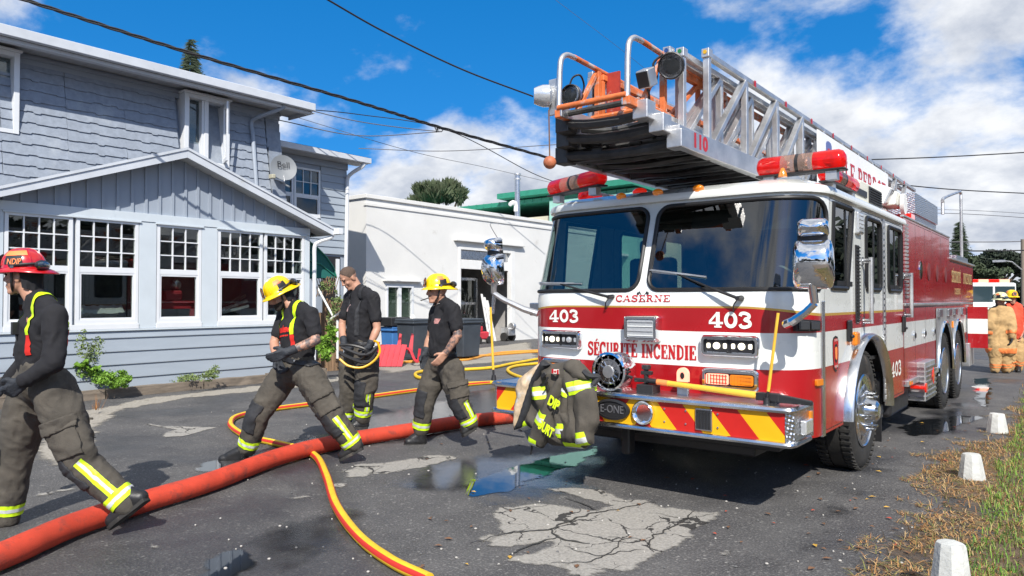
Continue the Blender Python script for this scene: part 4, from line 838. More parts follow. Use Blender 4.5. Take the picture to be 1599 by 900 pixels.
# ------------------------------------------------------------ fire truck with ladder
truck = thing('fire_truck', 'large red and white ladder fire truck numbered 403 parked on the wet asphalt', 'fire truck', (-2.78, 7, 0))
XC, HW = -2.78, 1.25; XR = XC+HW; XL = XC-HW
PA = [(dx, 5.17+.03*(dx/.85)**2) for dx in np.linspace(0, .85, 12)]+[(.85+.40*math.cos(R(a)), 5.62+.42*math.sin(R(a))) for a in np.linspace(-90, 0, 13)[1:]]
acc = [0.]
for i in range(1, len(PA)): acc.append(acc[-1]+math.hypot(PA[i][0]-PA[i-1][0], PA[i][1]-PA[i-1][1]))
SARC = acc[-1]; SFL = acc[11]
def path(s):
    a = abs(s); sg = 1 if s >= 0 else -1
    if a >= SARC: return XC+sg*HW, 5.62+a-SARC
    return XC+sg*float(np.interp(a, acc, [p[0] for p in PA])), float(np.interp(a, acc, [p[1] for p in PA]))
sst = lambda x, a, b: (lambda t: t*t*(3-2*t))(min(1, max(0, (x-a)/(b-a))))
def fm(s, z, lift=0.):
    x, y = path(s)
    if lift:
        xa, ya = path(s-.005); xb, yb = path(s+.005); l = math.hypot(xb-xa, yb-ya); x += (yb-ya)/l*lift; y -= (xb-xa)/l*lift
    a = abs(s)
    if z > 1.52: y += .26*(z-1.52)/.78*(1-sst(a, SARC-.02, SARC+.30))
    d = sst(a, SFL-.08, SARC+.05); tri = 0 if z <= 1.265 or z >= 1.57 else ((z-1.265)/.18 if z < 1.445 else (1.57-z)/.125)
    return V((x, y, z-.06*d*min(1, tri)))
S_ = lambda y: SARC+(y-5.62)
def mir(P): return [(-a, b) for a, b in P]
WS = rrect(.045, SARC-.03, 1.585, 2.275, [.10, .04, .20, .10], 6)
DW = [[(S_(5.90), 1.60), (S_(6.38), 1.60), (S_(6.57), 2.27), (S_(5.97), 2.265)], rrect(S_(7.03), S_(7.63), 1.60, 2.25, .06), rrect(S_(7.97), S_(8.63), 1.60, 2.245, .06)]
ARCH = ellipse(S_(7.05), .5, .81, .71, 40)
DOORS = [(S_(5.72), S_(6.62), .52, 2.30), (S_(6.88), S_(7.73), .52, 2.30), (S_(7.82), S_(8.73), .52, 2.30)]
def sgn_poly(P): return [P, mir(P)]
polys = sum([sgn_poly(P) for P in [WS, ARCH]+DW], [])
g = .007
for a, b, c, d in DOORS:
    for q in (rrect(a, b, c, d, .05, 3), rrect(a+g, b-g, c+g, d-g, .045, 3)): polys += sgn_poly(q)
def cab_class(s, z):
    a = abs(s); sd = 'R' if s > 0 else 'L'
    if inpoly(a, z, ARCH): return None
    if inpoly(a, z, WS): return ('ws'+sd, 0)
    for i, P in enumerate(DW):
        if inpoly(a, z, P): return ('pane%d%s' % (i, sd), 0)
    m = 1 if z < 1.0 else 0 if z < 1.265 else 1 if z < 1.445 else 2 if z < 1.459 else 0
    for i, (p, q, c, d) in enumerate(DOORS):
        if inpoly(a, z, rrect(p, q, c, d, .05, 3)):
            if not inpoly(a, z, rrect(p+g, q-g, c+g, d-g, .045, 3)): return ('cab', 3)
            return ('door%d%s' % (i, sd), m)
    return ('cab', m)
vl = acc[:-1:2]+[q for q in acc[11:]]+[S_(y) for y in (5.7, 5.8, 5.92)]; vl = vl+[-q for q in vl]
SE = S_(8.755)
pcs = skin(-SE, SE, .5, 2.33, vl, [1.0, 1.265, 1.445, 1.459, 1.52, 1.57, 1.8, 2.0, 2.2], polys, fm, cab_class)
PAINT = [M['white'], M['red'], M['gold'], M['seal']]
cab = pcs['cab'].build('cab', PAINT, truck, True, ang=50)
doors = {}
for k, q in pcs.items():
    if k.startswith('door'): doors[k[4:]] = q.build('door', PAINT, truck, True, ang=50)
for k, q in pcs.items():
    if k.startswith('pane'): q.build('pane', M['wshield'], doors[k[4:]], True)
wsh = {k: pcs['ws'+k].build('windshield', M['wshield'], truck, True) for k in 'LR'}
def outline(P, lift=.004, n=3):
    o = []
    for i in range(len(P)):
        a, b = P[i], P[(i+1) % len(P)]; m = max(1, int(math.hypot(b[0]-a[0], b[1]-a[1])/.05))
        for j in range(m): o.append(fm(a[0]+(b[0]-a[0])*j/m, a[1]+(b[1]-a[1])*j/m, lift))
    return o
for k, P in (('L', mir(WS)), ('R', WS)): mb = MB(); mb.tube(outline(P), .017, 8, closed=True); mb.build('windshield_seal', M['seal'], wsh[k], True)
for i, P in enumerate(DW):
    for k, Q in (('L', mir(P)), ('R', P)): mb = MB(); mb.tube(outline(Q), .020, 6, closed=True); mb.build('window_seal', M['seal'], doors['%d%s' % (i, k)], True)
def tbox(name, a, b, mat, bev=.006, par=None): m_ = MB(); m_.mm(a, b); return m_.build(name, M[mat] if isinstance(mat, str) else mat, par or truck, bevel=bev)
for i, yy in ((0, 6.34), (1, 7.36), (2, 8.3)):                        # sliding window dividers
    d = doors['%dR' % i]; mb = MB(); mb.mm((XR-.01, yy-.018, 1.60), (XR+.006, yy+.018, 2.245)); mb.build('divider', M['seal'], d)
    mb = MB(); mb.mm((XR-.02, yy-.25, 1.62), (XR+.004, yy+.22, 1.66)); mb.build('window_sill', M['seal'], d)
# roof with a projecting lip
ringz = [(2.315, .0), (2.318, .035), (2.345, .040), (2.375, .030), (2.43, -.10), (2.452, -.30)]
ss = sorted(set([-q for q in acc[::2]]+acc[::2]+[S_(y)*k for y in (5.7, 5.8, 5.95, 7, 8, 8.75) for k in (1, -1)])); mb = MB(); nn = len(ss)
for z, off in ringz:
    for s in ss:
        p = fm(s, 2.315, max(-.3, off) if off else .0001); mb.v.append((p.x, p.y+(.10*max(0, -off)/.3 if 0 else 0), z))
for i in range(len(ringz)-1): mb.add([], []); [mb.f.append((i*nn+j, i*nn+j+1, (i+1)*nn+j+1, (i+1)*nn+j)) or mb.m.append(0) for j in range(nn-1)]
mb.f.append(tuple(range((len(ringz)-1)*nn, len(ringz)*nn))); mb.m.append(0)
mb.build('cab_roof', M['white'], truck, True, ang=30)
tbox('roof_liner', (XL+.05, 5.75, 2.28), (XR-.05, 8.7, 2.30), 'interior', 0)
# interior
dash = MB(); dash.prism([(XL+.12, 5.50, 1.50), (XL+.12, 5.95, 1.58), (XL+.12, 6.0, 1.0), (XL+.12, 5.45, 1.0)], (2.26, 0, 0)); dash.build('dashboard', M['interior'], truck, bevel=.03)
for x in (-3.55, -2.05):
    mb = MB(); mb.mm((x-.27, 6.35, 1.0), (x+.27, 6.9, 1.25)); mb.mm((x-.26, 6.8, 1.25), (x+.26, 6.95, 1.95)); mb.mm((x-.15, 6.82, 1.97), (x+.15, 6.92, 2.15)); mb.build('seat', M['black'], truck, bevel=.05)
mb = MB(); mb.tube([V((-2.05+.24*math.cos(R(a)), 6.12-.12*math.sin(R(a)), 1.60+.20*math.sin(R(a)))) for a in range(0, 360, 15)], .016, 6, closed=True); mb.tube([(-2.05, 5.9, 1.4), (-2.05, 6.1, 1.60)], .03, 6); mb.tube([(-2.28, 6.12, 1.6), (-1.82, 6.12, 1.6)], .014, 6); mb.build('steering_wheel', M['black'], truck, True)
mb = MB(); mb.mm((XL+.03, 8.60, .6), (XR-.03, 8.62, 2.3)); mb.mm((XL+.03, 5.7, .95), (XR-.03, 8.6, .98)); mb.mm((-3.3, 6.2, .98), (-2.35, 8.55, 1.5)); mb.build('cab_interior', M['interior'], truck)
tbox('visor', (-2.55, 5.62, 2.05), (-1.75, 5.66, 2.25), 'interior'); tbox('overhead_console', (-3.2, 5.75, 2.16), (-2.4, 6.2, 2.279), 'black', .02)
for x in (-3.05, -2.62): mb = MB(); mb.tube(spline([(x, 6.0, 1.55), (x+.05, 5.95, 1.8), (x+.02, 6.0, 2.05)], 5), .014, 6); mb.box((x+.03, 5.92, 1.84), (.10, .05, .14)); mb.build('radio_mount', M['black'], truck)
# chrome corner strips, trims
for sg in (1, -1): x = XC+sg*HW; mb = MB(); mb.mm((x-.01, 5.615, .49), (x+.016, 5.645, 1.50)); mb.mm((x-.01, 5.66, .49), (x+.016, 5.685, 1.50)); mb.build('corner_trim', M['polished'], truck, bevel=.006)
# lettering on the cab
sx = lambda x: (x-XC)                                                  # on the front face s is close to x
tr = lambda x0, x1: (x0-XC, x1-XC)
def fit(x0, y0, x1, y1, y=5.18): a = ONY(x0, y0, y); b = ONY(x1, y1, y); return a.x-XC, b.x-XC, min(a.z, b.z), max(a.z, b.z)
a, b, c, d = fit(856, 483, 905, 503, 5.19); serif('number', '403', fm, a, b, 1.315, .105, M['wtxt'], cab, wt=1.25)
a, b, c, d = fit(1107, 488, 1175, 514, 5.19); serif('number', '403', fm, a, b, 1.300, .115, M['wtxt'], cab, wt=1.25)
a, b, c, d = fit(962, 461, 1048, 471); serif('lettering', 'CASERNE', fm, a, b, 1.492, .052, M['rtxt'], cab, wt=1.25)
a, b, c, d = fit(918, 537, 1088, 566); serif('lettering', 'SÉCURITÉ INCENDIE', fm, a, b, 1.045, .110, M['rtxt'], cab, wt=1.1)
mb = MB(); e = (fit(1004, 461, 1004, 471)[0])
for sg in (-1, 1): mb.prism([fm(e-sg*.03, 1.49, .004), fm(e-sg*.022, 1.49, .004), fm(e+sg*.04, 1.575, .004), fm(e+sg*.032, 1.575, .004)], (0, -.001, 0)); mb.prism([fm(e+sg*.025, 1.575, .005), fm(e+sg*.055, 1.565, .005), fm(e+sg*.05, 1.545, .005), fm(e+sg*.03, 1.555, .005)], (0, -.001, 0))
mb.build('crossed_axes_mark', M['black'], cab)
side = lambda y, z, l=0.: V((XR+l, y, z))
serif('number', '403', side, 8.10, 8.60, .72, .15, M['wtxt'], doors['2R'], wt=1.2)
# lamps on the front
def bezel(x0, z0, x1, z1, name, dep=.055, r=.035):
    """chrome housing with a raised rim and a dark recess"""
    mb = MB(); pts = []; n = 0; A = rrect(x0, x1, z0, z1, r, 4); B = rrect(x0+.012, x1-.012, z0+.012, z1-.012, r*.8, 4); C_ = rrect(x0+.030, x1-.030, z0+.030, z1-.030, r*.5, 4)
    n = len(A); ring = [[fm(p[0], p[1], .0) for p in A], [fm(p[0], p[1], dep*.7) for p in A], [fm(p[0], p[1], dep) for p in B], [fm(p[0], p[1], dep) for p in C_], [fm(p[0], p[1], dep*.45) for p in C_]]
    for q in ring: mb.v += [tuple(p) for p in q]
    for i in range(4): mb.f += [(i*n+j, i*n+(j+1) % n, (i+1)*n+(j+1) % n, (i+1)*n+j) for j in range(n)]; mb.m += [0]*n
    mb.f.append(tuple(range(4*n, 5*n))); mb.m.append(1)
    return mb.build(name, [M['chrome'], M['black']], truck, True, ang=40)
def plate(x0, z0, x1, z1, l0, l1, name, mat, par, r=.01, bev=.004):
    mb = MB(); A = rrect(x0, x1, z0, z1, r, 3); n = len(A); mb.v = [tuple(fm(p[0], p[1], l0)) for p in A]+[tuple(fm(p[0], p[1], l1)) for p in A]
    mb.f = [tuple(range(n, 2*n)), tuple(range(n-1, -1, -1))]+[(j, (j+1) % n, n+(j+1) % n, n+j) for j in range(n)]; mb.m = [0]*(n+2)
    return mb.build(name, mat, par, bevel=bev)
for sg, lit in ((1, (1, 1)), (-1, (1, 0))):
    xa, xb = (.515, .945) if sg > 0 else (-.985, -.555)
    h = bezel(xa, 1.085, xb, 1.245, 'headlight', .06); w = (xb-xa-.06)/2
    for k in range(2):
        x0 = xa+.03+k*w; q = plate(x0+.008, 1.122, x0+w-.008, 1.208, .022, .034, 'lamp_housing', M['black'], h)
        mb = MB(); c = fm(x0+w/2, 1.165, .034); nrm_ = (fm(x0+w/2, 1.165, .05)-c).normalized(); mb.lathe(c, nrm_, [(0, .026), (.012, .026), (.02, .02), (.024, 0)], 16); mb.build('lens', M['lamp'] if lit[k] else M['clear'], h, True)
        for dx in (-.062, .062): plate(x0+w/2+dx-.014, 1.146, x0+w/2+dx+.014, 1.184, .033, .040, 'led', M['lamp'] if lit[k] else M['clear'], h, .008)
        mb = MB()
        for dz in (-.048, .048): mb.box(fm(x0+w/2, 1.165+dz, .036), (w*.8, .006, .008))
        mb.build('fin', M['steel'], h)
    h = bezel(xa+.005, .84, xb-.005, .995, 'turn_signal', .05); w = (xb-xa-.07)/2
    for k in range(2):
        x0 = xa+.035+k*w; out = (k == 1) == (sg > 0); q = plate(x0+.006, .878, x0+w-.006, .957, .018, .045, 'lens', M['amber'] if out else M['lampred'], h, .014)
        mb = MB()
        for j in range(7): mb.box(fm(x0+w*(j+1)/8, .9175, .0455), (.006, .004, .07))
        for j in range(3): mb.box(fm(x0+w/2, .892+.026*j, .0455), (w*.86, .004, .005))
        mb.build('lens_rib', M['amber'] if out else M['redlens'], h)
st = bezel(-.115, 1.175, .185, 1.385, 'warning_light', .09, .03)
plate(-.082, 1.208, .152, 1.352, .04, .082, 'lens', M['clear'], st, .012)
for j in range(4): mb = MB(); mb.box(fm(.035, 1.226+.036*j, .083), (.22, .012, .007)); mb.build('lens_rib', M['clear'] if j % 2 else M['white'], st)
for ax in (-.095, .165):
    for az in (1.195, 1.365): mb = MB(); mb.ball(fm(ax, az, .092), .007, 8, 5); mb.build('screw', M['steel'], st, True)
sc = SARC-.30
bb = plate(sc-.02, 1.285, sc+.19, 1.395, .0, .05, 'corner_light', M['black'], truck, .01)
for j in range(2): plate(sc-.005+.095*j, 1.30, sc+.08+.095*j, 1.38, .049, .056, 'lens', pm('smoked_lens', (.03, .032, .036), .12, coat=1.), bb, .006)
plate(SARC-.115, .875, SARC-.01, .925, 0, .022, 'side_marker', M['amber'], truck, .01)
for x in (-.33, .02, .375): mb = MB(); c = fm(x, 2.315, .0)+V((0, -.005, .085)); mb.ball(c, (.048, .036, .03), 14, 8); mb.cyl(c-V((0, -.02, .03)), c-V((0, -.02, .01)), .05, n=14); mb.build('marker_light', M['amber'], truck, True)
# wipers
for sg, piv, e0, e1 in ((-1, (952, 464), (843, 443), (909, 444)), (1, (1153, 466), (1016, 423), (1103, 434))):
    P0 = ONY(*piv, 5.13); ea, eb = ONY(*e0, 5.24), ONY(*e1, 5.24); mid = (ea+eb)/2; w = wsh['L' if sg < 0 else 'R']
    mb = MB(); mb.cyl(P0+V((0, .06, 0)), P0-V((0, .03, 0)), .022, .016, 12); mb.tube(spline([P0-V((0, .01, 0)), P0.lerp(mid, .35)-V((0, .03, 0)), P0.lerp(mid, .75)-V((0, .02, 0)), mid], 5), [.012]*6+[.008]*10, 6); mb.tube(spline([P0, P0+V((-.03, -.015, -.05)), P0+V((-.05, .03, -.10))], 4), .005, 5); mb.build('wiper_arm', M['black'], truck, True)
    mb = MB(); mb.bar(ea, eb, .010, .026); mb.bar(ea+V((0, -.015, .005)), eb+V((0, -.015, .005)), .012, .008); mb.build('wiper_blade', M['alu'], truck)
# bumper
ZB0, ZB1, YF, XB0, XB1 = .545, .79, 4.82, -4.05, -1.495
bp = MB(); bp.prism([(XB0, 5.30, ZB0+.01), (XB0, YF+.05, ZB0+.01), (XB0+.04, YF+.015, ZB0+.01), (XB1-.04, YF+.015, ZB0+.01), (XB1, YF+.05, ZB0+.01), (XB1, 5.30, ZB0+.01)], (0, 0, ZB1-ZB0-.014)); bump = bp.build('bumper', M['diamond'], truck)
mb = MB(); mb.prism([(XB0+.01, 5.22, ZB1-.003), (XB0+.01, YF+.05, ZB1-.003), (XB0+.05, YF+.02, ZB1-.003), (XB1-.05, YF+.02, ZB1-.003), (XB1-.01, YF+.05, ZB1-.003), (XB1-.01, 5.22, ZB1-.003)], (0, 0, .008)); mb.build('step_plate', M['diamond'], bump)
for z, r in ((ZB1-.012, .022), (ZB0+.006, .020)):
    pts = [V((XB0, 5.2, z)), V((XB0, YF+.06, z))]+spline([V((XB0, YF+.06, z)), V((XB0+.015, YF+.018, z)), V((XB0+.06, YF, z))], 4)+[V((XC, YF-.012, z))]+spline([V((XB1-.06, YF, z)), V((XB1-.015, YF+.018, z)), V((XB1, YF+.06, z))], 4)+[V((XB1, 5.2, z))]
    mb = MB(); mb.tube(pts, r, 8); mb.build('bumper_edge', M['polished'], bump, True)
zz0, zz1 = ZB0+.022, ZB1-.030; diag = []
for sg in (-1, 1):
    for k in range(-1, 8): x0 = .11+.40*k; diag.append([(sg*x0, zz1), (sg*(x0+.20), zz1), (sg*(x0+.36), zz0), (sg*(x0+.16), zz0)])
def chev(s, z): return ('chevron', 0 if any(inpoly(s, z, P) for P in diag if (P[0][0] >= 0) == (s >= 0) or abs(P[0][0]) < .3) else 1)
q = skin(XB0-XC+.05, XB1-XC-.05, zz0, zz1, [0], [], diag, lambda s, z: V((XC+s, YF+.008+(.004 if abs(s) > .8 else 0), z)), lambda s, z: chev(s, z))
q['chevron'].build('chevron_tape', [M['chev_y'], M['chev_r']], bump, fix=False)
bl_ = ONY(957, 641, YF); c = V((bl_.x, YF-.004, (zz0+zz1)/2+.005)); mb = MB()
for (l, a, b) in ((0, .150, .080),): mb.v = []
ov = ellipse(0, 0, .150, .080, 36); ov2 = ellipse(0, 0, .128, .062, 36); n = 36
for P, l in ((ov, .006), (ov, -.014), (ov2, -.020), (ov2, -.010)): mb.v += [(c.x+p[0], c.y+l, c.z+p[1]) for p in P]
for i in range(3): mb.f += [(i*n+j, i*n+(j+1) % n, (i+1)*n+(j+1) % n, (i+1)*n+j) for j in range(n)]
mb.f.append(tuple(range(3*n, 4*n))); mb.m = [0]*len(mb.f); bd = mb.build('badge', M['black'], bump, True, ang=30)
sans('badge_letters', 'E-ONE', (c.x, c.y-.012, c.z), (1, 0, 0), (0, 0, 1), .085, pm('grey_letters', (.11, .11, .12), .4), bd, .20, .004)
a = ONY(1005, 648, YF); mb = MB(); mb.lathe((a.x, YF+.02, zz0+.10), (0, -1, 0), [(-.05, 0), (-.04, .03), (0, .05), (.045, .072), (.05, .080), (.043, .088), (.02, .088)], 28); mb.build('air_horn', M['chrome'], bump, True)
a = ONY(1099, 657, YF); mb = MB(); mb.mm((a.x-.062, YF-.008, zz0+.02), (a.x+.062, YF+.01, zz1-.02)); sg_ = mb.build('speaker_frame', M['steel'], bump, bevel=.005)
for k in range(10): mb = MB(); mb.mm((a.x-.052+.0108*k, YF-.013, zz0+.03), (a.x-.052+.0108*k+.006, YF-.008, zz1-.03)); mb.build('grille_bar', M['black'], sg_)
mb = MB()
for x in (1003, 1035, 1068, 1118): 
    for z in (zz0+.05, zz1-.05): p = ONY(x, 650, YF); mb.ball((p.x+.01, YF+.005, z), (.008, .006, .008), 8, 5)
mb.build('bumper_bolt', M['steel'], bump, True)
mb = MB(); mb.mm((XB1+.002, 4.98, .60), (XB1+.045, 5.14, .70)); mk = mb.build('corner_lamp', M['clear'], bump, bevel=.012)
mb = MB(); mb.mm((XB1+.001, 5.17, .60), (XB1+.02, 5.22, .74)); mb.build('amber_lamp', M['amber'], bump, bevel=.006)
tow = MB(); p = ONY(1064, 640, 5.0); tow.add([], []); A = rrect(-.045, .045, 0, .20, [.004, .004, .045, .045], 6); B = ellipse(0, .145, .022, .030, 28); n = len(A)
tow.prism([(p.x+q[0], 5.02, ZB1+.004+q[1]) for q in A], (0, .025, 0)); te = tow.build('tow_eye', M['steel'], bump, bevel=.003)
mb = MB(); mb.prism([(p.x+q[0], 5.018, ZB1+.004+q[1]) for q in rrect(-.046, .046, .10, .205, [.004, .004, .046, .046], 6)], (0, .029, 0)); mb.build('painted_tip', M['lampred'], te)  # red tip glows through the lamp material, though it is no lamp
mb = MB(); mb.prism([(p.x+q[0], 5.014, ZB1+.004+q[1]) for q in ellipse(0, .145, .017, .026, 16)], (0, .036, 0)); mb.build('eye_hole', M['black'], te)
s0 = ONY(953, 585, 4.86); sr = .150; sirn = V((s0.x, 4.90, ZB1+sr+.012))
mb = MB(); mb.lathe(sirn-V((0, .06, 0)), (0, 1, 0), [(-.012, 0), (-.012, .035), (-.006, .04), (-.006, .085), (-.014, .09), (-.014, .10), (-.004, .105), (-.004, .125), (-.016, .135), (-.010, .15), (.02, .152), (.10, .15), (.18, .14), (.20, .12), (.21, .09), (.28, .08), (.29, 0)], 36); mb.mm((sirn.x-.07, 4.92, ZB1), (sirn.x+.07, 5.08, ZB1+.05)); si = mb.build('siren', M['chrome'], bump, True); mb = MB(); mb.lathe(sirn-V((0, .064, 0)), (0, 1, 0), [(0, .128), (.006, .128), (.006, 0)], 30); mb.build('siren_face', M['aludark'], si, True)
mb = MB()
for k in range(12): a = R(30*k); mb.bar(sirn+V((.045*math.cos(a), -.067, .045*math.sin(a))), sirn+V((.120*math.cos(a), -.067, .120*math.sin(a))), .010, .008, up=(0, 1, 0))
mb.build('siren_grille', M['steel'], si); mb = MB(); mb.lathe(sirn-V((0, .068, 0)), (0, 1, 0), [(-.012, 0), (-.012, .045), (-.004, .05), (0, .05)], 24); mb.build('siren_boss', M['alu'], si, True)
for x, yb, top in (((1195, 627), 4.93, (1215, 490)), ((772, 597), 4.93, (765, 482))):
    pass
for base, tp in (((1197, 626), (1215, 489)), ((771, 598), (766, 480))):
    p0 = ONY(*base, 4.93); p0.z = ZB1; p1 = ONY(*tp, 4.93); mb = MB(); mb.cyl(p0, p0+V((0, 0, .05)), .024, .018, 10); mb.cyl(p0+V((0, 0, .03)), p0.lerp(p1, .18), .009, n=8); mp_ = mb.build('corner_pole_base', M['black'], bump, True)
    mb = MB(); mb.cyl(p0.lerp(p1, .15), p1, .011, .010, 8); mb.build('corner_pole', M['axeyellow'], bump, True)
# hydrant tool bracket on the bumper
p = ONY(1010, 604, 4.97); mb = MB(); mb.mm((p.x-.07, 4.93, ZB1+.003), (p.x+.07, 5.06, ZB1+.07)); mb.cyl((p.x-.02, 5.0, ZB1+.07), (p.x-.02, 5.0, ZB1+.20), .018, n=10); mb.mm((p.x-.06, 4.98, ZB1+.14), (p.x+.03, 5.02, ZB1+.17)); mb.cyl((p.x-.02, 5.0, ZB1+.18), (p.x-.02, 5.0, ZB1+.215), .035, n=12); mb.mm((p.x-.12, 4.985, ZB1+.08), (p.x+.14, 5.015, ZB1+.11)); mb.build('tool_bracket', M['black'], bump, bevel=.006)
p1 = ONY(1205, 624, 4.98); mb = MB(); mb.mm((p1.x-.05, 4.95, ZB1+.003), (p1.x+.04, 5.03, ZB1+.07)); mb.build('tool_bracket', M['black'], bump, bevel=.006)
# underbody, front axle parts
tbox('underbody', (XL+.35, 5.3, .34), (XR-.38, 14.6, .62), 'black', .02); tbox('underbody', (XL+.02, 5.6, .48), (XR-.02, 6.15, .56), 'black', .02)  # plain dark blocks added for the darkness under the chassis
mb = MB(); mb.mm((-3.9, 5.2, .42), (-1.7, 5.5, .54)); mb.mm((-2.9, 5.05, .28), (-2.82, 5.15, .55)); mb.cyl((-3.6, 7.05, .46), (-1.9, 7.05, .46), .09); mb.build('front_axle', M['black'], truck, bevel=.02)['kind'] = 'stuff'
# wheels
def tyre_prof(w, ro): return [(-w/2+.02, ro*.60), (-w/2, ro*.68), (-w/2-.006, ro*.82), (-w/2+.012, ro*.94), (-w/2+.035, ro*.985), (-w/2+.06, ro), (-.07, ro), (-.066, ro-.012), (-.054, ro-.012), (-.05, ro), (.05, ro), (.054, ro-.012), (.066, ro-.012), (.07, ro), (w/2-.06, ro), (w/2-.035, ro*.985), (w/2-.012, ro*.94), (w/2+.006, ro*.82), (w/2, ro*.68), (w/2-.02, ro*.60)]
def wheel(x, y, front, sg, ro=.525, w=.30):
    c = V((x, y, ro-.006)); mb = MB(); mb.lathe(c, (1, 0, 0), tyre_prof(w, ro), 48); wh = mb.build('wheel', M['rubber'], truck, True, ang=30); wh.name = 'wheel'
    mb = MB()
    for k in range(56):
        a = 2*math.pi*k/56; r_ = V((0, math.cos(a), math.sin(a))); tt = V((0, -math.sin(a), math.cos(a)))
        for q in (-1, 1): mb.box(c+V((q*(w/2-.045), 0, 0))+r_*(ro-.004), (.085, .026, .016), Matrix((V((1, 0, 0)), tt, r_)).transposed())
    tr_ = mb.build('tread', M['rubber'], wh); tr_['kind'] = 'stuff'
    mb = MB(); o = sg*w/2
    if front:
        pr = [(o-sg*.005, ro*.62), (o+sg*.006, ro*.60), (o-sg*.02, ro*.56), (o-sg*.025, ro*.50), (o-sg*.005, ro*.44), (o+sg*.015, ro*.36), (o+sg*.02, ro*.22), (o+sg*.05, ro*.20), (o+sg*.10, ro*.17), (o+sg*.12, ro*.12), (o+sg*.125, 0)]
    else:
        pr = [(o-sg*.005, ro*.62), (o+sg*.006, ro*.60), (o-sg*.02, ro*.57), (o-sg*.10, ro*.53), (o-sg*.16, ro*.50), (o-sg*.17, ro*.40), (o-sg*.15, ro*.25), (o-sg*.06, ro*.22), (o-sg*.04, ro*.12), (o-sg*.035, 0)]
    mb.lathe(c, (1, 0, 0), pr, 40); mb.build('rim', M['polished'], wh, True, ang=25)
    for k in range(10):
        a = 2*math.pi*k/10+.2; q = c+V((o+(sg*.012 if front else -sg*.165), 0, 0))+V((0, math.cos(a), math.sin(a)))*ro*.31; mb = MB(); ln = .075 if front else .03
        mb.lathe(q, (sg, 0, 0), [(0, .019), (.02, .019), (.022, .013), (ln, .013), (ln+.008, 0)], 10); mb.build('lug_nut', M['chrome'], wh, True)
        if k % 2 == 0 and front: a += .31; q = c+V((o-sg*.012, 0, 0))+V((0, math.cos(a), math.sin(a)))*ro*.47; mb = MB(); mb.lathe(q, (sg, 0, 0), [(0, .026), (.008, .026), (.008, 0)], 14); mb.build('hand_hole', M['black'], wh)
    return wh
for sg, x in ((1, XR-.165), (-1, XL+.165)):
    wheel(x, 7.04, True, sg)
    for y in (11.72, 13.08): wheel(x+sg*.01, y, False, sg)
    for y in (11.72, 13.08): mb = MB(); mb.lathe((x-sg*.32, y, .519), (1, 0, 0), tyre_prof(.28, .52), 40); mb.build('inner_wheel', M['rubber'], truck, True)
# wheel arches
for sg in (1, -1):
    x = XC+sg*HW; pts = [V((x+sg*.012, 7.05+.81*math.cos(R(a)), .5+.71*math.sin(R(a)))) for a in range(-2, 183, 6)]
    mb = MB(); 
    for i in range(len(pts)-1):
        for j, (o0, o1, r0, r1) in enumerate(((-.03, .05, 1.0, 1.0), (.05, .075, 1.0, .975), (.075, .06, .975, .935), (.06, .0, .935, .92))):
            f_ = lambda p, o, r: V((x+sg*o, 7.05+(p.y-7.05)*r, .5+(p.z-.5)*r))
            mb.quad(f_(pts[i], o0, r0), f_(pts[i+1], o0, r0), f_(pts[i+1], o1, r1), f_(pts[i], o1, r1))
    mb.build('fender', M['polished'], truck, True, ang=60)
    mb = MB()
    for i in range(len(pts)-1): a, b = pts[i], pts[i+1]; mb.quad((x, a.y, a.z), (x, b.y, b.z), (x-sg*.5, b.y, b.z), (x-sg*.5, a.y, a.z))
    mb.mm((x-sg*.52, 6.2, .45), (x-sg*.5, 7.9, 1.25)); mb.build('wheel_well', M['black'], truck, fix=False)
    mb = MB(); mb.mm((x-sg*.42, 7.78, .12), (x-sg*.03, 7.80, .80)); mb.build('mud_flap', M['black'], truck)
# side fittings of the cab (right side)
for y0, y1, z0, z1, n in ((6.66, 6.78, 1.31, 1.98, 22),):
    mb = MB(); mb.mm((XR-.01, y0, z0), (XR+.012, y1, z1)); v = mb.build('air_vent', M['black'], truck, bevel=.006)
    for k in range(n): zc = z0+.02+(z1-z0-.04)*k/(n-1); mb = MB(); mb.mm((XR+.011, y0+.012, zc-.006), (XR+.022, y1-.012, zc+.006)); mb.build('vent_slat', M['seal'], v)
for sg in (1,):
    mb = MB(); mb.mm((XR-.01, 6.66, 2.075), (XR+.035, 6.85, 2.265)); pl = mb.build('perimeter_light', M['clear'], truck, bevel=.015)
    for k in range(5): mb = MB(); mb.mm((XR+.034, 6.675, 2.095+.034*k), (XR+.041, 6.835, 2.112+.034*k)); mb.build('lens_rib', M['clear'], pl)
for y, z0, z1 in ((6.90, 1.30, 1.88), (8.79, 1.32, 1.80)):
    mb = MB(); mb.cyl((XR+.075, y, z0), (XR+.075, y, z1), .020, n=12)
    g_ = mb.build('grab_rail', M['white_paint'] if 0 else M['alu'], truck, True)
    for z in (z0+.02, z1-.03): mb = MB(); mb.cyl((XR-.005, y, z), (XR+.08, y, z), .022, n=10); mb.mm((XR-.004, y-.03, z-.035), (XR+.012, y+.03, z+.035)); mb.build('rail_bracket', M['steel'], g_, True)
mb = MB(); mb.mm((XR-.004, 7.735, .52), (XR+.012, 7.815, 2.30)); hs_ = mb.build('door_hinge', M['steel'], truck, bevel=.004)
mb = MB()
for k in range(30): mb.mm((XR+.012, 7.745, .54+.058*k), (XR+.018, 7.805, .575+.058*k))
mb.build('hinge_knuckle', M['alu'], hs_)
for y, d in ((6.40, '0R'), (8.70, '2R')):
    mb = MB(); mb.mm((XR+.002, y-.05, 1.16), (XR+.03, y+.05, 1.34)); mb.mm((XR+.025, y-.03, 1.19), (XR+.05, y+.03, 1.22)); mb.build('door_handle', M['black'], doors[d], bevel=.012)
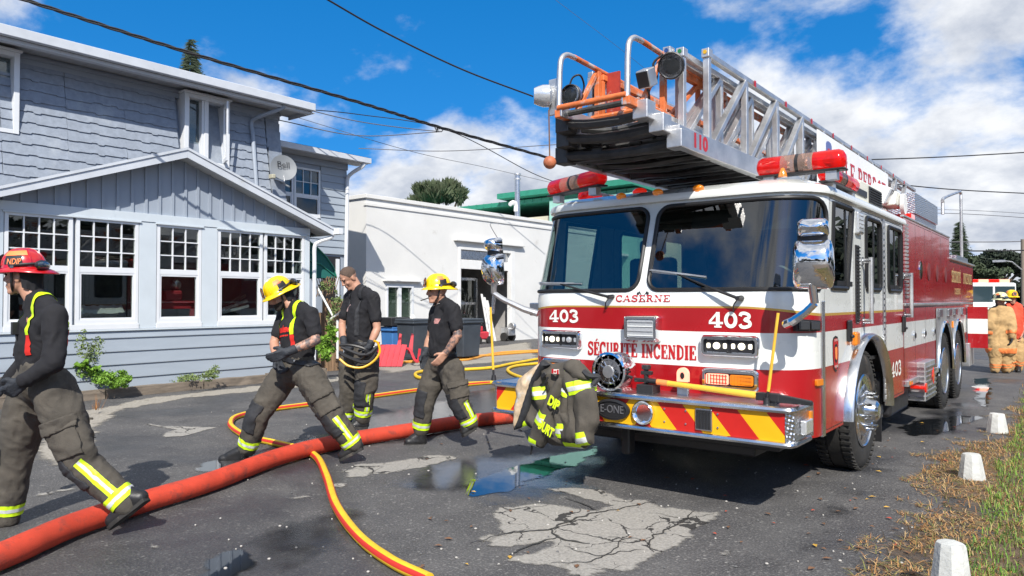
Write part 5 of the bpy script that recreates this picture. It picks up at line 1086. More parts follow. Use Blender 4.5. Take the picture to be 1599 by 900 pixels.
mb = MB(); mb.mm((XR+.002, 6.5, 1.12), (XR+.05, 6.62, 1.24)); mb.build('step_light', M['amber'], truck, bevel=.02)
mb = MB(); mb.cyl((XR, 7.30, 1.50), (XR+.012, 7.30, 1.50), .035, n=16); mb.build('lock', M['black'], doors['1R'], True)
# shield decal on the front door
shp = [(0, -.155), (.055, -.12), (.072, -.02), (.072, .10), (.05, .125), (0, .135), (-.05, .125), (-.072, .10), (-.072, -.02), (-.055, -.12)]
for k, (mt, sc_) in enumerate((('black', 1), ('rtxt', .86), ('black', .52), ('lampred', .36))): mb = MB(); mb.prism([(XR+.002+.0015*k, 6.02+p[0]*sc_*1.15, 1.09+p[1]*sc_) for p in shp], (.001, 0, 0)); mb.build('shield_decal', M[mt] if mt != 'lampred' else M['orangetape'], doors['0R'])
for z in (1.19, .985): sans('decal_letters', 'SÉCURITÉ' if z > 1.1 else 'INCENDIE', (XR+.0075, 6.02, z), (0, 1, 0), (0, 0, 1), .026, M['wtxt'], doors['0R'], .10)
# mirrors
def mirror(hx, hy, t, w, h, sg, wt, ht, armpts, yaw):
    c = PT(hx, hy, t); M3 = Matrix.Rotation(yaw, 3, 'Z'); 
    def shell(c, w, h, d, top=1.):
        mb = MB(); n = 20; rows = [(-.5, .72, .10), (-.46, .90, .35), (-.3, 1., .75), (.0, 1., 1.), (.3, .96, .9), (.46, .86*top, .5), (.5, .70*top, .12)]
        for (zf, ws, ds) in rows:
            for j in range(n):
                a = 2*math.pi*j/n; cx, sy = math.cos(a), math.sin(a); e = .45
                x = w/2*ws*math.copysign(abs(cx)**e, cx); y = -d*ds*max(0, math.copysign(abs(sy)**.7, sy)) if sy > 0 else .012
                mb.v.append(tuple(c+M3@V((x, y, zf*h))))
        for i in range(len(rows)-1): mb.f += [(i*n+j, i*n+(j+1) % n, (i+1)*n+(j+1) % n, (i+1)*n+j) for j in range(n)]
        mb.f += [tuple(range(n)), tuple(range((len(rows)-1)*n, len(rows)*n))]; mb.m = [0]*len(mb.f); return mb
    o = shell(c, w, h, .13).build('mirror', M['chrome'], truck, True, ang=50)
    ct = c+V((0, 0, h/2+ht/2+.012)); shell(ct, wt, ht, .11, .92).build('upper_mirror', M['chrome'], o, True, ang=50)
    mb = MB(); mb.mm(c+V((-w*.36, -.03, h/2-.01)), c+V((w*.36, .0, h/2+.03))); mb.build('mirror_joint', M['black'], o)
    for z0, z1, k in ((-h*.46, h*.44, w), (h/2+.03, h/2+ht, wt)):
        mb = MB(); A = [M3@V((x, .016, z)) for x, z in ((-k*.44, z0), (k*.44, z0), (k*.44, z1), (-k*.44, z1))]; mb.add([c+a for a in A], [(0, 1, 2, 3)]); mb.build('mirror_glass', M['steel'], o)
    mb = MB(); P = [c+V((0, -.03, -h/2-.02))]+[PT(*a) for a in armpts]; mb.cyl(P[0]+V((0, 0, .05)), P[1], .030, .026, 12); mb.tube(P[1:], [.026]*2+[.030]*(len(P)-3), 8); mb.build('mirror_arm', M['alu'] if sg < 0 else M['chrome'], o, True)
    return o
mirror(1270, 413, 4.72, .255, .325, 1, .195, .125, [(1272, 474, 4.70), (1258, 488, 4.74), (1238, 502, 4.80), (1226, 507, 4.86)], R(12))
mo = mirror(775, 421, 6.6, .225, .29, -1, .175, .13, [(771, 458, 6.6), (786, 468, 6.55), (818, 483, 6.45), (840, 490, 6.4)], R(-18))
mb = MB(); mb.tube([PT(772, 455, 6.6), PT(771, 470, 6.6), PT(769, 490, 6.6)], .018, 8); mb.build('mirror_stay', M['steel'], mo, True); mb = MB(); mb.tube(spline([PT(777, 372, 6.6), PT(766, 353, 6.6), PT(768, 349, 6.6), PT(780, 350, 6.6)], 3), .003, 4); mb.build('mirror_antenna', M['steel'], mo, True)
tbox('mirror_bracket', (XL-.06, 5.42, 1.36), (XL+.05, 5.60, 1.48), 'steel', .01)
# ---------------- rear body
YB0, YB1, YB2 = 8.79, 12.24, 15.1
def bclass(s, z):
    if any(inpoly(s, z, P) for P in AR2): return None
    if s > YB1+.001 and z > 2.11: return None
    m = 1 if z < .98 else 0 if z < 1.265 else 1
    if z > 1.44 and z < 1.475: m = 2
    for i, (a, b, c, d) in enumerate(CMP):
        if a < s < b and c < z < d:
            if a+.007 < s < b-.007 and c+.007 < z < d-.007: return ('c%d' % i, m)
            return ('body', 3)
    return ('body', m)
AR2 = [ellipse(11.72, .5, .66, .70, 32), ellipse(13.08, .5, .66, .70, 32)]
CMP = [(8.83, 9.45, .62, 1.43), (9.47, 10.14, .62, 1.43), (10.16, 10.85, .62, 1.43), (9.06, 9.5, 1.49, 2.39), (9.53, 10.14, 1.49, 2.39), (10.16, 10.66, 1.49, 2.39), (10.72, 11.42, 1.49, 2.39), (11.45, 12.2, 1.49, 2.39), (12.3, 13.6, 1.50, 2.08), (13.63, 15.05, 1.50, 2.08), (13.95, 15.05, .62, 1.43)]
bp_ = AR2+[[(a, c), (b, c), (b, d), (a, d)] for a, b, c, d in CMP]+[[(a+.007, c+.007), (b-.007, c+.007), (b-.007, d-.007), (a+.007, d-.007)] for a, b, c, d in CMP]
BP = [M['white'], M['red'], M['alu'], M['seal']]
for sg in (1, -1):
    x = XC+sg*HW; f_ = lambda s, z, l=0: V((x+sg*l, s, z))
    q = skin(YB0, YB2, .585, 2.42, [YB1, 10.9, 13.9], [.98, 1.265, 1.44, 1.475, 2.11], bp_, f_, bclass)
    if sg > 0:
        for k, m_ in q.items():
            if k == 'body': m_.build('body_side', BP, truck, fix=False)
            else: o = m_.build('compartment_door', BP, truck, fix=False); q[k] = (o, CMP[int(k[1:])])
        for k, v in q.items():
            if k == 'body' or not isinstance(v, tuple): continue
            o, (a, b, c, d) = v; i = int(k[1:])
            if i in (0, 1, 2): mb = MB(); mb.cyl((XR+.002, b-.09, 1.10), (XR+.016, b-.09, 1.10), .05, n=20); mb.build('handle', M['chrome'], o, True); mb = MB(); mb.mm((XR+.016, b-.11, 1.075), (XR+.026, b-.07, 1.125)); mb.build('latch', M['black'], o)
            if i in (4, 5, 6, 7):
                mb = MB(); mb.cyl((XR+.002, (a+b)/2, 1.87), (XR+.008, (a+b)/2, 1.87), .11, n=24); mb.lathe((XR+.007, (a+b)/2, 1.87), (1, 0, 0), [(0, .085), (.003, .085), (.003, 0)], 20); mb.build('crest_decal', [pm('crest_decal', (.16, .035, .035), .5)], o) if i > 4 else mb.build('handle', M['chrome'], o)
            if i in (8, 9):
                serif('lettering', 'SÉCURITÉ' if i == 8 else 'INCENDIE', side, a+.14, b-.14, 1.78, .17, M['gtxt'], o)
            if i == 8: serif('lettering', 'CASERNE', side, a+.45, b-.2, 1.60, .09, M['gtxt'], o)
    else: 
        mb = MB()
        for m_ in q.values(): mb.v, o_n = mb.v, len(mb.v); mb.f += [tuple(i+o_n for i in t) for t in m_.f]; mb.m += m_.m; mb.v += m_.v
        mb.build('body_side', BP, truck, fix=False)
mb = MB(); mb.mm((XL+.004, YB0, 2.40), (XR-.004, YB1, 2.415)); mb.mm((XL+.004, YB1, 2.09), (XR-.004, YB2, 2.105)); mb.mm((XL+.004, YB0, .6), (XR-.004, YB0+.02, 2.41)); mb.mm((XL+.004, YB1-.02, 2.0), (XR-.004, YB1, 2.41)); mb.mm((XL, YB2-.02, .6), (XR, YB2, 2.1)); mb.build('body_shell', M['red'], truck)
tbox('body_edge_trim', (XR-.03, YB0, 2.415), (XR+.012, YB1+.01, 2.44), 'alu'); tbox('body_edge_trim', (XR-.02, YB1+.012, 2.107), (XR+.03, YB2, 2.135), 'alu')
tbox('rub_rail', (XR-.01, YB0+.01, 1.443), (XR+.022, 13.8, 1.472), 'alu')
mb = MB()
for r in range(20):
    for c_ in range(3): z = 1.53+.042*r; y = 8.86+.065*c_; mb.prism([(XR+.001, y, z), (XR+.001, y+.05, z+.010), (XR+.001, y+.05, z+.028), (XR+.001, y, z+.018)], (.012, 0, 0))
mb.build('louvre', M['alu'], truck)
mb = MB(); mb.mm((-3.98, 8.765, .6), (-1.58, 8.785, 2.35)); mb.build('cab_gap', M['seal'], truck)
# fender plates over the rear wheels, chrome arch trims
for yc in (11.72, 13.08):
    P = ellipse(yc, .5, .665, .705, 26, 0, 180); mb = MB()
    mb.add([], [])
    out = [(XR+.004, p[0], p[1]) for p in P]; y0, y1 = (10.93, 12.395) if yc < 12 else (12.405, 13.82)
    poly = [(y0, .585), (y0, 1.40), (y1, 1.40), (y1, .585)]+[(p[0], max(p[1], .585)) for p in P]
    v, f = cdt(poly, [(i, (i+1) % len(poly)) for i in range(len(poly))]); o_n = len(mb.v); mb.v += [(XR+.006, q.x, q.y) for q in v]
    for t in f:
        c = (v[t[0]]+v[t[1]]+v[t[2]])/3
        if inpoly(c.x, c.y, poly): mb.f.append(tuple(t)); mb.m.append(0)
    fp = mb.build('fender_plate', M['alu'], truck, fix=False)
    mb = MB(); mb.tube([V((XR+.012, p[0], p[1])) for p in P], .022, 8); mb.build('arch_trim', M['chrome'], fp, True)
    for k, (a, b) in enumerate(((.12, .36), (.95, 1.25))): mb = MB(); mb.mm((XR+.006, y0+a, 1.28), (XR+.04, y0+b, 1.385)); mb.build('access_cover', M['steel'], fp, bevel=.008)
    mb = MB()
    for i in range(len(P)-1): mb.quad((XR, *P[i]), (XR, *P[i+1]), (XR-.9, *P[i+1]), (XR-.9, *P[i]))
    mb.build('wheel_well', M['black'], truck, fix=False)
mb = MB(); mb.mm((XR-.93, 10.9, .3), (XR-.9, 13.9, 1.3)); mb.build('wheel_well', M['black'], truck)
tbox('fender_marker', (XR+.006, 12.37, 1.10), (XR+.03, 12.43, 1.2), 'amber')
# step box, lower rail
mb = MB(); mb.mm((XR-.30, 9.52, .33), (XR+.09, 10.25, .78)); sb = mb.build('step_box', M['alu'], truck, bevel=.01)
for k in range(7): mb = MB(); mb.mm((XR+.089, 9.54, .36+.057*k), (XR+.105, 10.23, .385+.057*k)); mb.build('tread_rib', M['steel'], sb); mb = MB(); mb.mm((XR-.28, 9.508, .36+.057*k), (XR+.08, 9.521, .385+.057*k)); mb.build('tread_rib', M['steel'], sb)
mb = MB(); mb.cyl((XR+.10, 9.44, .50), (XR+.115, 9.44, .50), .055, n=18); mb.cyl((XR-.05, 9.44, .5), (XR+.10, 9.44, .5), .02); mb.build('reflector', M['redlens'], truck, True)
mb = MB(); mb.prism([(XR+.106, 9.89, .60), (XR+.106, 9.96, .70), (XR+.106, 10.03, .60), (XR+.106, 9.96, .50)], (.006, 0, 0)); mb.build('reflector', M['redlens'], truck)
tbox('lower_rail', (XR-.06, 8.83, .56), (XR+.03, 9.5, .625), 'alu'); tbox('lower_rail', (XR-.06, 10.27, .56), (XR+.03, 10.95, .625), 'alu'); tbox('side_reflector', (XR+.031, 8.9, .575), (XR+.04, 9.05, .615), 'amber', .002)
tbox('fuel_tank', (XR-.42, 8.5, .25), (XR-.08, 9.5, .60), 'black', .05)
mb = MB(); mb.cyl((XR-.35, 7.95, .33), (XR-.35, 8.5, .33), .20, n=20); mb.build('air_tank', M['alu'], truck, True)
tbox('tail_step', (XR-.25, 13.95, .42), (XR+.06, 14.55, .80), 'alu', .01)
# open compartment door seen edge on beyond the wheels
od = MB(); z_ = [.72, .955, 1.20, 1.40]; x0, x1, yd = XR+.02, XR+.30, 14.1
for k, m_ in enumerate((1, 0, 1)): od.mm((x0, yd, z_[k]), (x1, yd+.05, z_[k+1]), mi=m_)
od.build('open_door', [M['white'], M['red']], truck, fix=False)
tbox('body_post', (XR-.02, 14.16, .58), (XR+.02, 14.30, 1.42), 'alu')
# ---------------- roof equipment
def light_bar(p0, p1, r, par):
    p0 = V(p0); p1 = V(p1); L0 = (p1-p0).length; d = (p1-p0)/L0; mb = MB(); x, y = ortho(d)
    cells = [(.0, .30, 'redlens'), (.30, .46, 'clearbar'), (.46, .50, 'black'), (.50, .66, 'clearbar'), (.66, 1., 'redlens')]
    base = MB(); c = (p0+p1)/2; base.bar(p0+V((0, 0, -r*.92)), p1+V((0, 0, -r*.92)), r*1.5, r*.22); o = base.build('light_bar', M['black'], par, bevel=.01)
    for a, b, m_ in cells:
        pr = [(0, r), ((b-a)*L0, r)]
        if a == 0: pr = [(0, 0), (.004, r*.45), (.02, r*.82), (.05, r)]+pr[1:]
        if b == 1.: pr = pr[:1]+[((b-a)*L0-.05, r), ((b-a)*L0-.02, r*.82), ((b-a)*L0-.004, r*.45), ((b-a)*L0, 0)]
        mb = MB(); mb.lathe(p0+d*(a*L0), d, pr, 22); mb.build('lens' if m_ != 'black' else 'band', LBM if m_ == 'redlens' else M['clearbar'] if m_ == 'clearbar' else M['black'], o, True)
        if m_ != 'black':
            mb = MB(); q = p0+d*((a+b)/2*L0); mb.lathe(q-d*.05, d, [(0, .02), (.03, r*.55), (.06, r*.62)], 14); mb.build('reflector', M['chrome'], o, True)
    for f in (.15, .85): mb = MB(); q = p0.lerp(p1, f); mb.mm(q+V((-.04, -.04, -r-.07)), q+V((.04, .04, -r*.9))); mb.build('mount', M['alu'], o)
    return o
def lens_glass(name, col, mixf=.5):
    m = bpy.data.materials.new(name); m.use_nodes = True; nt = m.node_tree; N = nt.nodes; L = nt.links; o = N['Material Output']; b = N['Principled BSDF']
    b.inputs['Base Color'].default_value = (*col, 1); b.inputs['Roughness'].default_value = .15; b.inputs['Coat Weight'].default_value = 1
    t = N.new('ShaderNodeBsdfTransparent'); t.inputs[0].default_value = (*[min(1, c*1.7+.02) for c in col], 1); mx = N.new('ShaderNodeMixShader'); mx.inputs[0].default_value = mixf
    b.inputs['Emission Color'].default_value = (*col, 1); b.inputs['Emission Strength'].default_value = .25
    L.new(t.outputs[0], mx.inputs[1]); L.new(b.outputs[0], mx.inputs[2]); L.new(mx.outputs[0], o.inputs[0]); return m
LBM = lens_glass('red_light_bar_lens', (.62, .012, .01)); M['clearbar'] = lens_glass('clear_light_bar_lens', (.50, .36, .30), .28)
light_bar((-2.05, 5.78, 2.565), (-1.38, 5.78, 2.565), .080, truck)
light_bar((-1.62, 6.10, 2.53), (-1.62, 7.0, 2.53), .070, truck)
light_bar((-4.10, 5.80, 2.600), (-3.33, 5.50, 2.600), .080, truck)
light_bar((-3.94, 6.1, 2.555), (-3.94, 7.0, 2.555), .075, truck)
mb = MB(); mb.ball((-3.10, 5.75, 2.475), (.07, .05, .035), 14, 8); mb.build('small_beacon', M['redlens'], truck, True)
mb = MB(); mb.lathe((-1.80, 5.62, 2.45), (0, 0, 1), [(0, .035), (.03, .03), (.07, .012), (.075, 0)], 12); mb.build('small_beacon', M['amber'], truck, True)
mb = MB(); mb.prism([(-2.15, 7.15, 2.44), (-2.15, 7.15, 2.50), (-2.15, 7.45, 2.66), (-2.15, 8.35, 2.66), (-2.15, 8.35, 2.44)], (.50, 0, 0)); acu = mb.build('air_conditioner', pm('cream_plastic', (.66, .65, .56), .45, var=.05), truck, bevel=.02)
mb = MB(); mb.mm((-1.652, 7.75, 2.47), (-1.640, 8.30, 2.63)); mb.build('grille', M['black'], acu)
for k in range(6): mb = MB(); mb.mm((-1.642, 7.77, 2.485+.024*k), (-1.630, 8.28, 2.492+.024*k)); mb.build('grille_bar', M['interior'], acu)
mb = MB(); mb.mm((-1.648, 7.25, 2.50), (-1.640, 7.65, 2.56)); mb.build('name_strip', M['black'], acu)
# ladder cradle, pedestal and hand rail behind the cab
mb = MB(); mb.mm((-2.25, 8.9, 2.42), (-1.75, 9.6, 2.56)); mb.prism([(-1.95, 9.05, 2.58), (-1.95, 9.5, 2.58), (-1.95, 9.4, 2.76), (-1.95, 9.15, 2.76)], (.30, 0, 0)); cr_ = mb.build('ladder_cradle', pm('cream_paint', (.62, .61, .54), .45, var=.06), truck, bevel=.03)
mb = MB(); mb.cyl((-1.64, 9.35, 2.62), (-1.60, 9.35, 2.62), .12, n=22); mb.build('pulley', M['white_paint'], cr_, True)
mb = MB(); mb.box((-1.78, 8.92, 2.70), (.20, .18, .20), Matrix.Rotation(R(25), 3, 'Y')); fl = mb.build('flood_light', M['white_paint'], truck, bevel=.02)
mb = MB(); mb.box((-1.685, 8.91, 2.665), (.02, .15, .16), Matrix.Rotation(R(25), 3, 'Y')); mb.build('lens', M['clear'], fl)
mb = MB(); a, b = ONX(1432, 330, XR-.15), ONX(1478, 357, XR-.15); mb.mm((-2.0, 10.2, 2.60), (-1.64, 12.0, 2.86)); mb.prism([(-2.0, 10.6, 2.42), (-2.0, 11.9, 2.42), (-2.0, 12.0, 2.60), (-2.0, 10.2, 2.60)], (.34, 0, 0)); mb.build('control_pedestal', M['diamond'], truck)
mb = MB(); mb.mm((-1.70, 9.7, 2.44), (-1.60, 9.95, 2.55)); mb.build('tail_lamp', M['redlens'], truck, bevel=.01)
mb = MB(); q0, q1, q2, q3 = ONX(1472, 335, XR-.12), ONX(1472, 318, XR-.12), ONX(1500, 301, XR-.12), ONX(1502, 402, XR-.12)
mb.tube([q0]+spline([q1, q1+V((0, .15, .10)), q2+V((0, -.25, -.02)), q2, q2+V((0, .02, -.12))], 5)+[V((q3.x, q3.y, 2.1))], .024, 8); mb.build('hand_rail', M['alu'], truck, True)
mb = MB(); mb.mm((XR-.4, 13.2, 2.135), (XR-.02, 14.6, 2.22)); mb.build('rail_base', M['diamond'], truck)
mb = MB(); mb.cyl((-2.78, 12.6, 2.1), (-2.78, 12.6, 2.62), .55, n=28); mb.build('turntable', M['steel'], truck, True)
# ---------------- ladder: four nested sections
def section(hw, z0, rh, zt, yf, yb, pitch, mat, pw=.05, first=None, rw=.07, diag=True, side_mat=None):
    mb = MB()
    for sg in (-1, 1): mb.mm((XC+sg*hw-rw/2, yf, z0), (XC+sg*hw+rw/2, yb, z0+rh))
    sec = mb.build('ladder_section', M['alu'], truck, bevel=.006)
    for sg in (-1, 1):
        x = XC+sg*hw; mb = MB(); mb.mm((x-.026, yf+(first or .3)-.02, zt-.05), (x+.026, yb, zt)); mb.build('top_rail', side_mat or M[mat], sec, bevel=.008)
        y = yf+(first or .3); k = 0
        while y < min(yb, 13):
            mt = side_mat if (side_mat and y < 6.0) else M['alu']
            mb = MB(); mb.mm((x-pw/2, y-pw/2, z0+rh), (x+pw/2, y+pw/2, zt-.05)); mb.build('upright', mt, sec, bevel=.004)
            if diag and y+pitch < yb:
                mb = MB(); mb.bar((x+sg*.001, y+.10, z0+rh-.01), (x+sg*.001, y+pitch-.02, zt-.05), pw*.9, pw*1.15, up=(1, 0, 0)); mb.build('brace', mt, sec, bevel=.004)
            y += pitch; k += 1
    n = int((min(yb, 13)-yf)/.36)
    rg = None
    for k in range(n):
        y = yf+.10+.36*k
        if rg is None: mb = MB(); mb.cyl((XC-hw, y, z0+rh*.55), (XC+hw, y, z0+rh*.55), .023, n=8); rg = mb.build('rung', M['aludark'], sec, True)
        else: inst(rg, 'rung', sec, (0, .36*k, 0))
    return sec
bs = section(.49, 2.61, .155, 3.45, 4.77, 14.2, .80, 'alu', .05, .58, .075)
s2 = section(.405, 2.71, .11, 3.40, 4.66, 13.6, .72, 'alu', .05, .42, .06)
s3 = section(.335, 2.795, .10, 3.40, 4.55, 13.2, .68, 'alu', .045, .62, .055)
fl_ = section(.275, 2.875, .075, 3.34, 4.42, 12.8, .62, 'orange', .036, .62, .045, True, M['orange'])
# dark underside clutter of cables and cross members
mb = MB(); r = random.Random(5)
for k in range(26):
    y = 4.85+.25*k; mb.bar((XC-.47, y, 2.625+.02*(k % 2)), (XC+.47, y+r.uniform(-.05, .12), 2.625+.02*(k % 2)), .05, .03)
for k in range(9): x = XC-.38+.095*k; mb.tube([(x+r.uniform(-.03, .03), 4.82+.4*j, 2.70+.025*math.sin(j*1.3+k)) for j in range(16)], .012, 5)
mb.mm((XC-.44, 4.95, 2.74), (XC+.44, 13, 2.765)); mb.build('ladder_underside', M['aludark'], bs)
mb = MB(); mb.box((XC-.18, 4.80, 2.655), (.10, .04, .10)); mb.build('shackle', M['black'], bs, bevel=.02)
for o_, hw, z, y in ((s2, .405, 2.705, 4.66), (s3, .335, 2.79, 4.55), (bs, .49, 2.60, 4.77)):
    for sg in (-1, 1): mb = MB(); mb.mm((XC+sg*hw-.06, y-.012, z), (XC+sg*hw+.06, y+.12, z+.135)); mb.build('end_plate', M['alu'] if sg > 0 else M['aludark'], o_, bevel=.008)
    mb = MB(); mb.tube(spline([(XC-hw+.04, y+.02, z+.06), (XC-hw*.3, y+.04, z+.035), (XC+hw*.4, y+.05, z+.03), (XC+hw-.05, y+.08, z+.05)], 5), .038, 8); mb.build('hose_bundle', M['aludark'], o_, True)
    mb = MB()
    for k in range(4): yy = y+.2+.28*k; mb.tube(spline([(XC-hw+.05, yy, z+.05), (XC-.05, yy+.06, z+.02), (XC+hw-.06, yy+.10, z+.05)], 4), .026, 6)
    mb.build('hose_loop', M['aludark'], o_, True)
sans('number', '110', (XC+.49+.0385, 5.13, 2.69), (0, 1, 0), (0, 0, 1), .145, M['rtxt'], bs, .25, bold=.007)
# name board on the right side of the base section
mb = MB(); mb.mm((XC+.49+.030, 8.2, 2.72), (XC+.49+.045, 11.8, 3.37)); nb = mb.build('name_board', pm('white_board', (.78, .79, .80), .4, var=.03), bs, bevel=.003)
sd_ = lambda y, z, l=0.: V((XC+.535+l, y, z))
serif('board_letters', "ÎLE PERROT", sd_, 9.15, 11.62, 2.93, .27, M['rtxt'], nb, wt=1.15)
for k, (a, b) in enumerate(((0, -.01), (1, -.006))): pass
mb = MB(); mb.prism([(XC+.536, 8.62+p[0]*1.6, 3.16+p[1]*1.1) for p in shp], (.002, 0, 0)); mb.build('board_crest', pm('blue_crest', (.10, .13, .32), .4), nb)
mb = MB(); mb.prism([(XC+.539, 8.62+p[0]*.8, 3.16+p[1]*.5) for p in shp], (.001, 0, 0)); mb.build('board_crest', M['rtxt'], nb)
mb = MB()
for k in range(9): mb.mm((XC+.49+.031, 6.3+.85*k, 3.395), (XC+.49+.034, 6.34+.85*k, 3.45))
mb.build('rail_mark', M['rtxt'], bs)
for x, y, z, c in ((XC+.49, 5.35, 3.47, (.6, .35, .02)), (XC+.405, 5.08, 3.42, (.01, .16, .05)), (XC+.335, 5.0, 3.42, (.01, .06, .22))):
    mb = MB(); mb.mm((x-.032, y-.04, z-.07), (x+.032, y+.04, z)); cp_ = mb.build('post_cap', M['alu'], bs, bevel=.006); mb = MB(); mb.cyl((x, y-.041, z-.03), (x, y-.046, z-.03), .016, n=12); mb.build('cap_disc', pm('disc', c, .5), cp_)
# tip of the fly section: hand loops, lamps, horn
for sg in (-1, 1):
    x = XC+sg*.29; lo = V((x, 4.44, 2.93)); mb = MB()
    P = [lo, V((x, 4.45, 3.22))]+spline([V((x, 4.45, 3.22)), V((x, 4.47, 3.32)), V((x, 4.54, 3.375)), V((x, 4.66, 3.385))], 5)+[V((x, 5.06, 3.37))]
    mb.tube(P[:18], .021, 10); mb.build('hand_loop', M['alu'] if sg > 0 else M['alu'], fl_, True)
    mb = MB(); mb.tube([V((x, 4.64, 3.386)), V((x, 5.10, 3.37)), V((x, 6.2, 3.34))], .021, 10); mb.build('hand_rail', M['orange'], fl_, True)
    mb = MB(); mb.mm((x-.028, 4.42, 2.872), (x+.028, 5.3, 2.935)); mb.mm((x-.022, 4.97, 2.935), (x+.022, 5.02, 3.36)); mb.bar((x, 4.66, 2.94), (x, 4.96, 3.33), .035, .035, up=(1, 0, 0)); mb.build('painted_rail', M['orange'], fl_, bevel=.006)
mb = MB(); mb.cyl((XC-.29, 4.43, 2.945), (XC+.29, 4.43, 2.945), .022, n=10); mb.cyl((XC-.29, 4.9, 2.96), (XC+.29, 4.9, 2.96), .02, n=8); mb.build('cross_bar', M['orange'], fl_, True)['kind'] = 'stuff'
mb = MB(); mb.mm((XC-.26, 5.08, 2.96), (XC-.14, 5.10, 3.36)); mb.build('tip_plate', pm('worn_red_paint', (.36, .035, .02), .6, var=.3, vs=8, dirt=((.40, .36, .30), 9, .56)), fl_)
mb = MB()
for k in range(4): mb.mm((XC-.30, 5.1, 3.05+.075*k), (XC-.285, 7.5, 3.09+.075*k))
mb.build('side_slat', M['alu'], fl_)
def flood(c, d, r, par, nm='flood_light'):
    d = V(d).normalized(); mb = MB(); mb.lathe(c, d, [(-.14, 0), (-.14, r*.55), (-.08, r*.62), (-.03, r*.7), (0, r), (.035, r), (.04, r*.92), (.02, r*.86)], 26); o = mb.build(nm, M['black'], par, True, ang=30)
    mb = MB(); mb.lathe(c+d*.015, d, [(0, r*.86), (.006, r*.6), (.010, 0)], 22); mb.build('lens', pm('lamp_glass', (.05, .055, .06), .08, metal=.6, bump=.3, bs=30), o, True)
    mb = MB(); mb.lathe(c, d, [(-.005, r*1.01), (.012, r*1.03), (.02, r*1.01)], 26); mb.build('lamp_rim', M['steel'], o, True); return o
lp = PT(1049, 103, 5.35); flood(lp, (.25, -.95, -.25), .098, truck)
flood(PT(893, 150, 5.6), (.1, -.99, -.05), .085, truck); flood(PT(938, 152, 6.0), (-.3, -.9, -.1), .075, truck)
bx = PT(1010, 122, 5.2); mb = MB(); mb.box(bx, (.10, .13, .13), Matrix.Rotation(R(25), 3, 'X')); bo = mb.build('spot_box', M['alu'], truck, bevel=.012); mb = MB(); mb.box(bx+V((0, -.062, -.030)), (.088, .008, .11), Matrix.Rotation(R(25), 3, 'X')); mb.build('lens', M['black'], bo)
mb = MB(); mb.tube([PT(1012, 140, 5.25), PT(1014, 160, 5.3), PT(1000, 168, 5.3)], .012, 6); mb.tube(spline([PT(1035, 85, 5.4), PT(1020, 100, 5.4), PT(1026, 120, 5.4), PT(1018, 135, 5.4)], 4), .010, 6); mb.tube(spline([PT(888, 140, 5.6), PT(894, 122, 5.6), PT(906, 118, 5.6), PT(912, 134, 5.7), PT(908, 150, 5.7)], 4), .008, 6); mb.build('lamp_cable', M['black'], fl_, True)['kind'] = 'stuff'
hn = PT(858, 150, 5.55); hd = -RT; mb = MB(); mb.lathe(hn, hd, [(-.02, .055), (.0, .085), (.05, .085), (.085, .075), (.12, .06), (.125, 0)], 20); mb.build('horn_lamp', M['clear'], fl_, True)
mb = MB(); a = PT(866, 152, 5.55); mb.box(a, (.10, .02, .28)); mb.build('horn_bracket', M['alu'], fl_, bevel=.006)
b0 = PT(858.5, 254, 5.5); b1 = PT(857, 172, 5.5)
mb = MB(); mb.tube([b1, b0], .006, 6); bw = mb.build('ball_cable', pm('rusty_cable', (.16, .085, .05), .8), fl_, True); mb = MB(); mb.ball(b0, .050, 20, 12); mb.build('wrecking_ball', pm('rusty_orange_ball', (.42, .13, .06), .6, var=.35, vs=14, bump=.3, bs=40), bw, True)
# ------------------------------------------------------------ people
L_, F_ = -RT, V((FW.x, FW.y, 0)).normalized(); ZU = V((0, 0, 1))
def cap_(mb, p0, r0, p1, r1, n=14):
    p0 = V(p0); p1 = V(p1); L0 = (p1-p0).length
    if L0 < 1e-4: mb.ball(p0, max(r0, r1), n, 9); return
    pr = [(-r0*math.cos(R(a)), max(1e-5, r0*math.sin(R(a)))) for a in (0, 22, 45, 68, 90)]+[(L0+r1*math.sin(R(a)), max(1e-5, r1*math.cos(R(a)))) for a in (0, 22, 45, 68, 90)]
    mb.lathe(p0, p1-p0, pr, n)
def soft_mesh(name, segs, mat, parent, voxel=.012, it=6, fac=.5, wr=(), mats=None):
    """one continuous surface grown over capsules and ellipsoids"""
    mb = MB()
    for s in segs:
        if s[0] == 'e': mb.ball(s[1], s[2], 18, 12, s[3] if len(s) > 3 else None)
        else: cap_(mb, *s)
    me = bpy.data.meshes.new('tmp'); me.from_pydata(mb.v, [], mb.f); o = bpy.data.objects.new('tmp', me); COL.objects.link(o)
    m = o.modifiers.new('r', 'REMESH'); m.mode = 'VOXEL'; m.voxel_size = voxel
    m = o.modifiers.new('s', 'SMOOTH'); m.factor = fac; m.iterations = it
    m2 = bpy.data.meshes.new_from_object(o.evaluated_get(bpy.context.evaluated_depsgraph_get())); bpy.data.objects.remove(o); bpy.data.meshes.remove(me)
    if wr:
        m2.update(); vs = np.empty(len(m2.vertices)*3); m2.vertices.foreach_get('co', vs); vs = vs.reshape(-1, 3); ns = [V(v.normal) for v in m2.vertices]
        for i in range(len(vs)):
            p = V(vs[i]); h = 0
            for amp, sc in wr:
                q = V((p.x*sc[0], p.y*sc[1], p.z*sc[2])); w = noise.noise(q+V((3.1*noise.noise(q*.5), 0, 0))); h += amp*(1-2*abs(w)*1.4)
            vs[i] += np.array(ns[i])*h
        m2.vertices.foreach_set('co', vs.ravel())
    off = wloc(parent); m2.transform(Matrix.Translation(-off)); m2.name = name; m2.materials.clear(); m2.materials.append(mat)
    m2.polygons.foreach_set('use_smooth', [True]*len(m2.polygons))
    r = bpy.data.objects.new(name, m2); COL.objects.link(r); r.parent = parent; return r
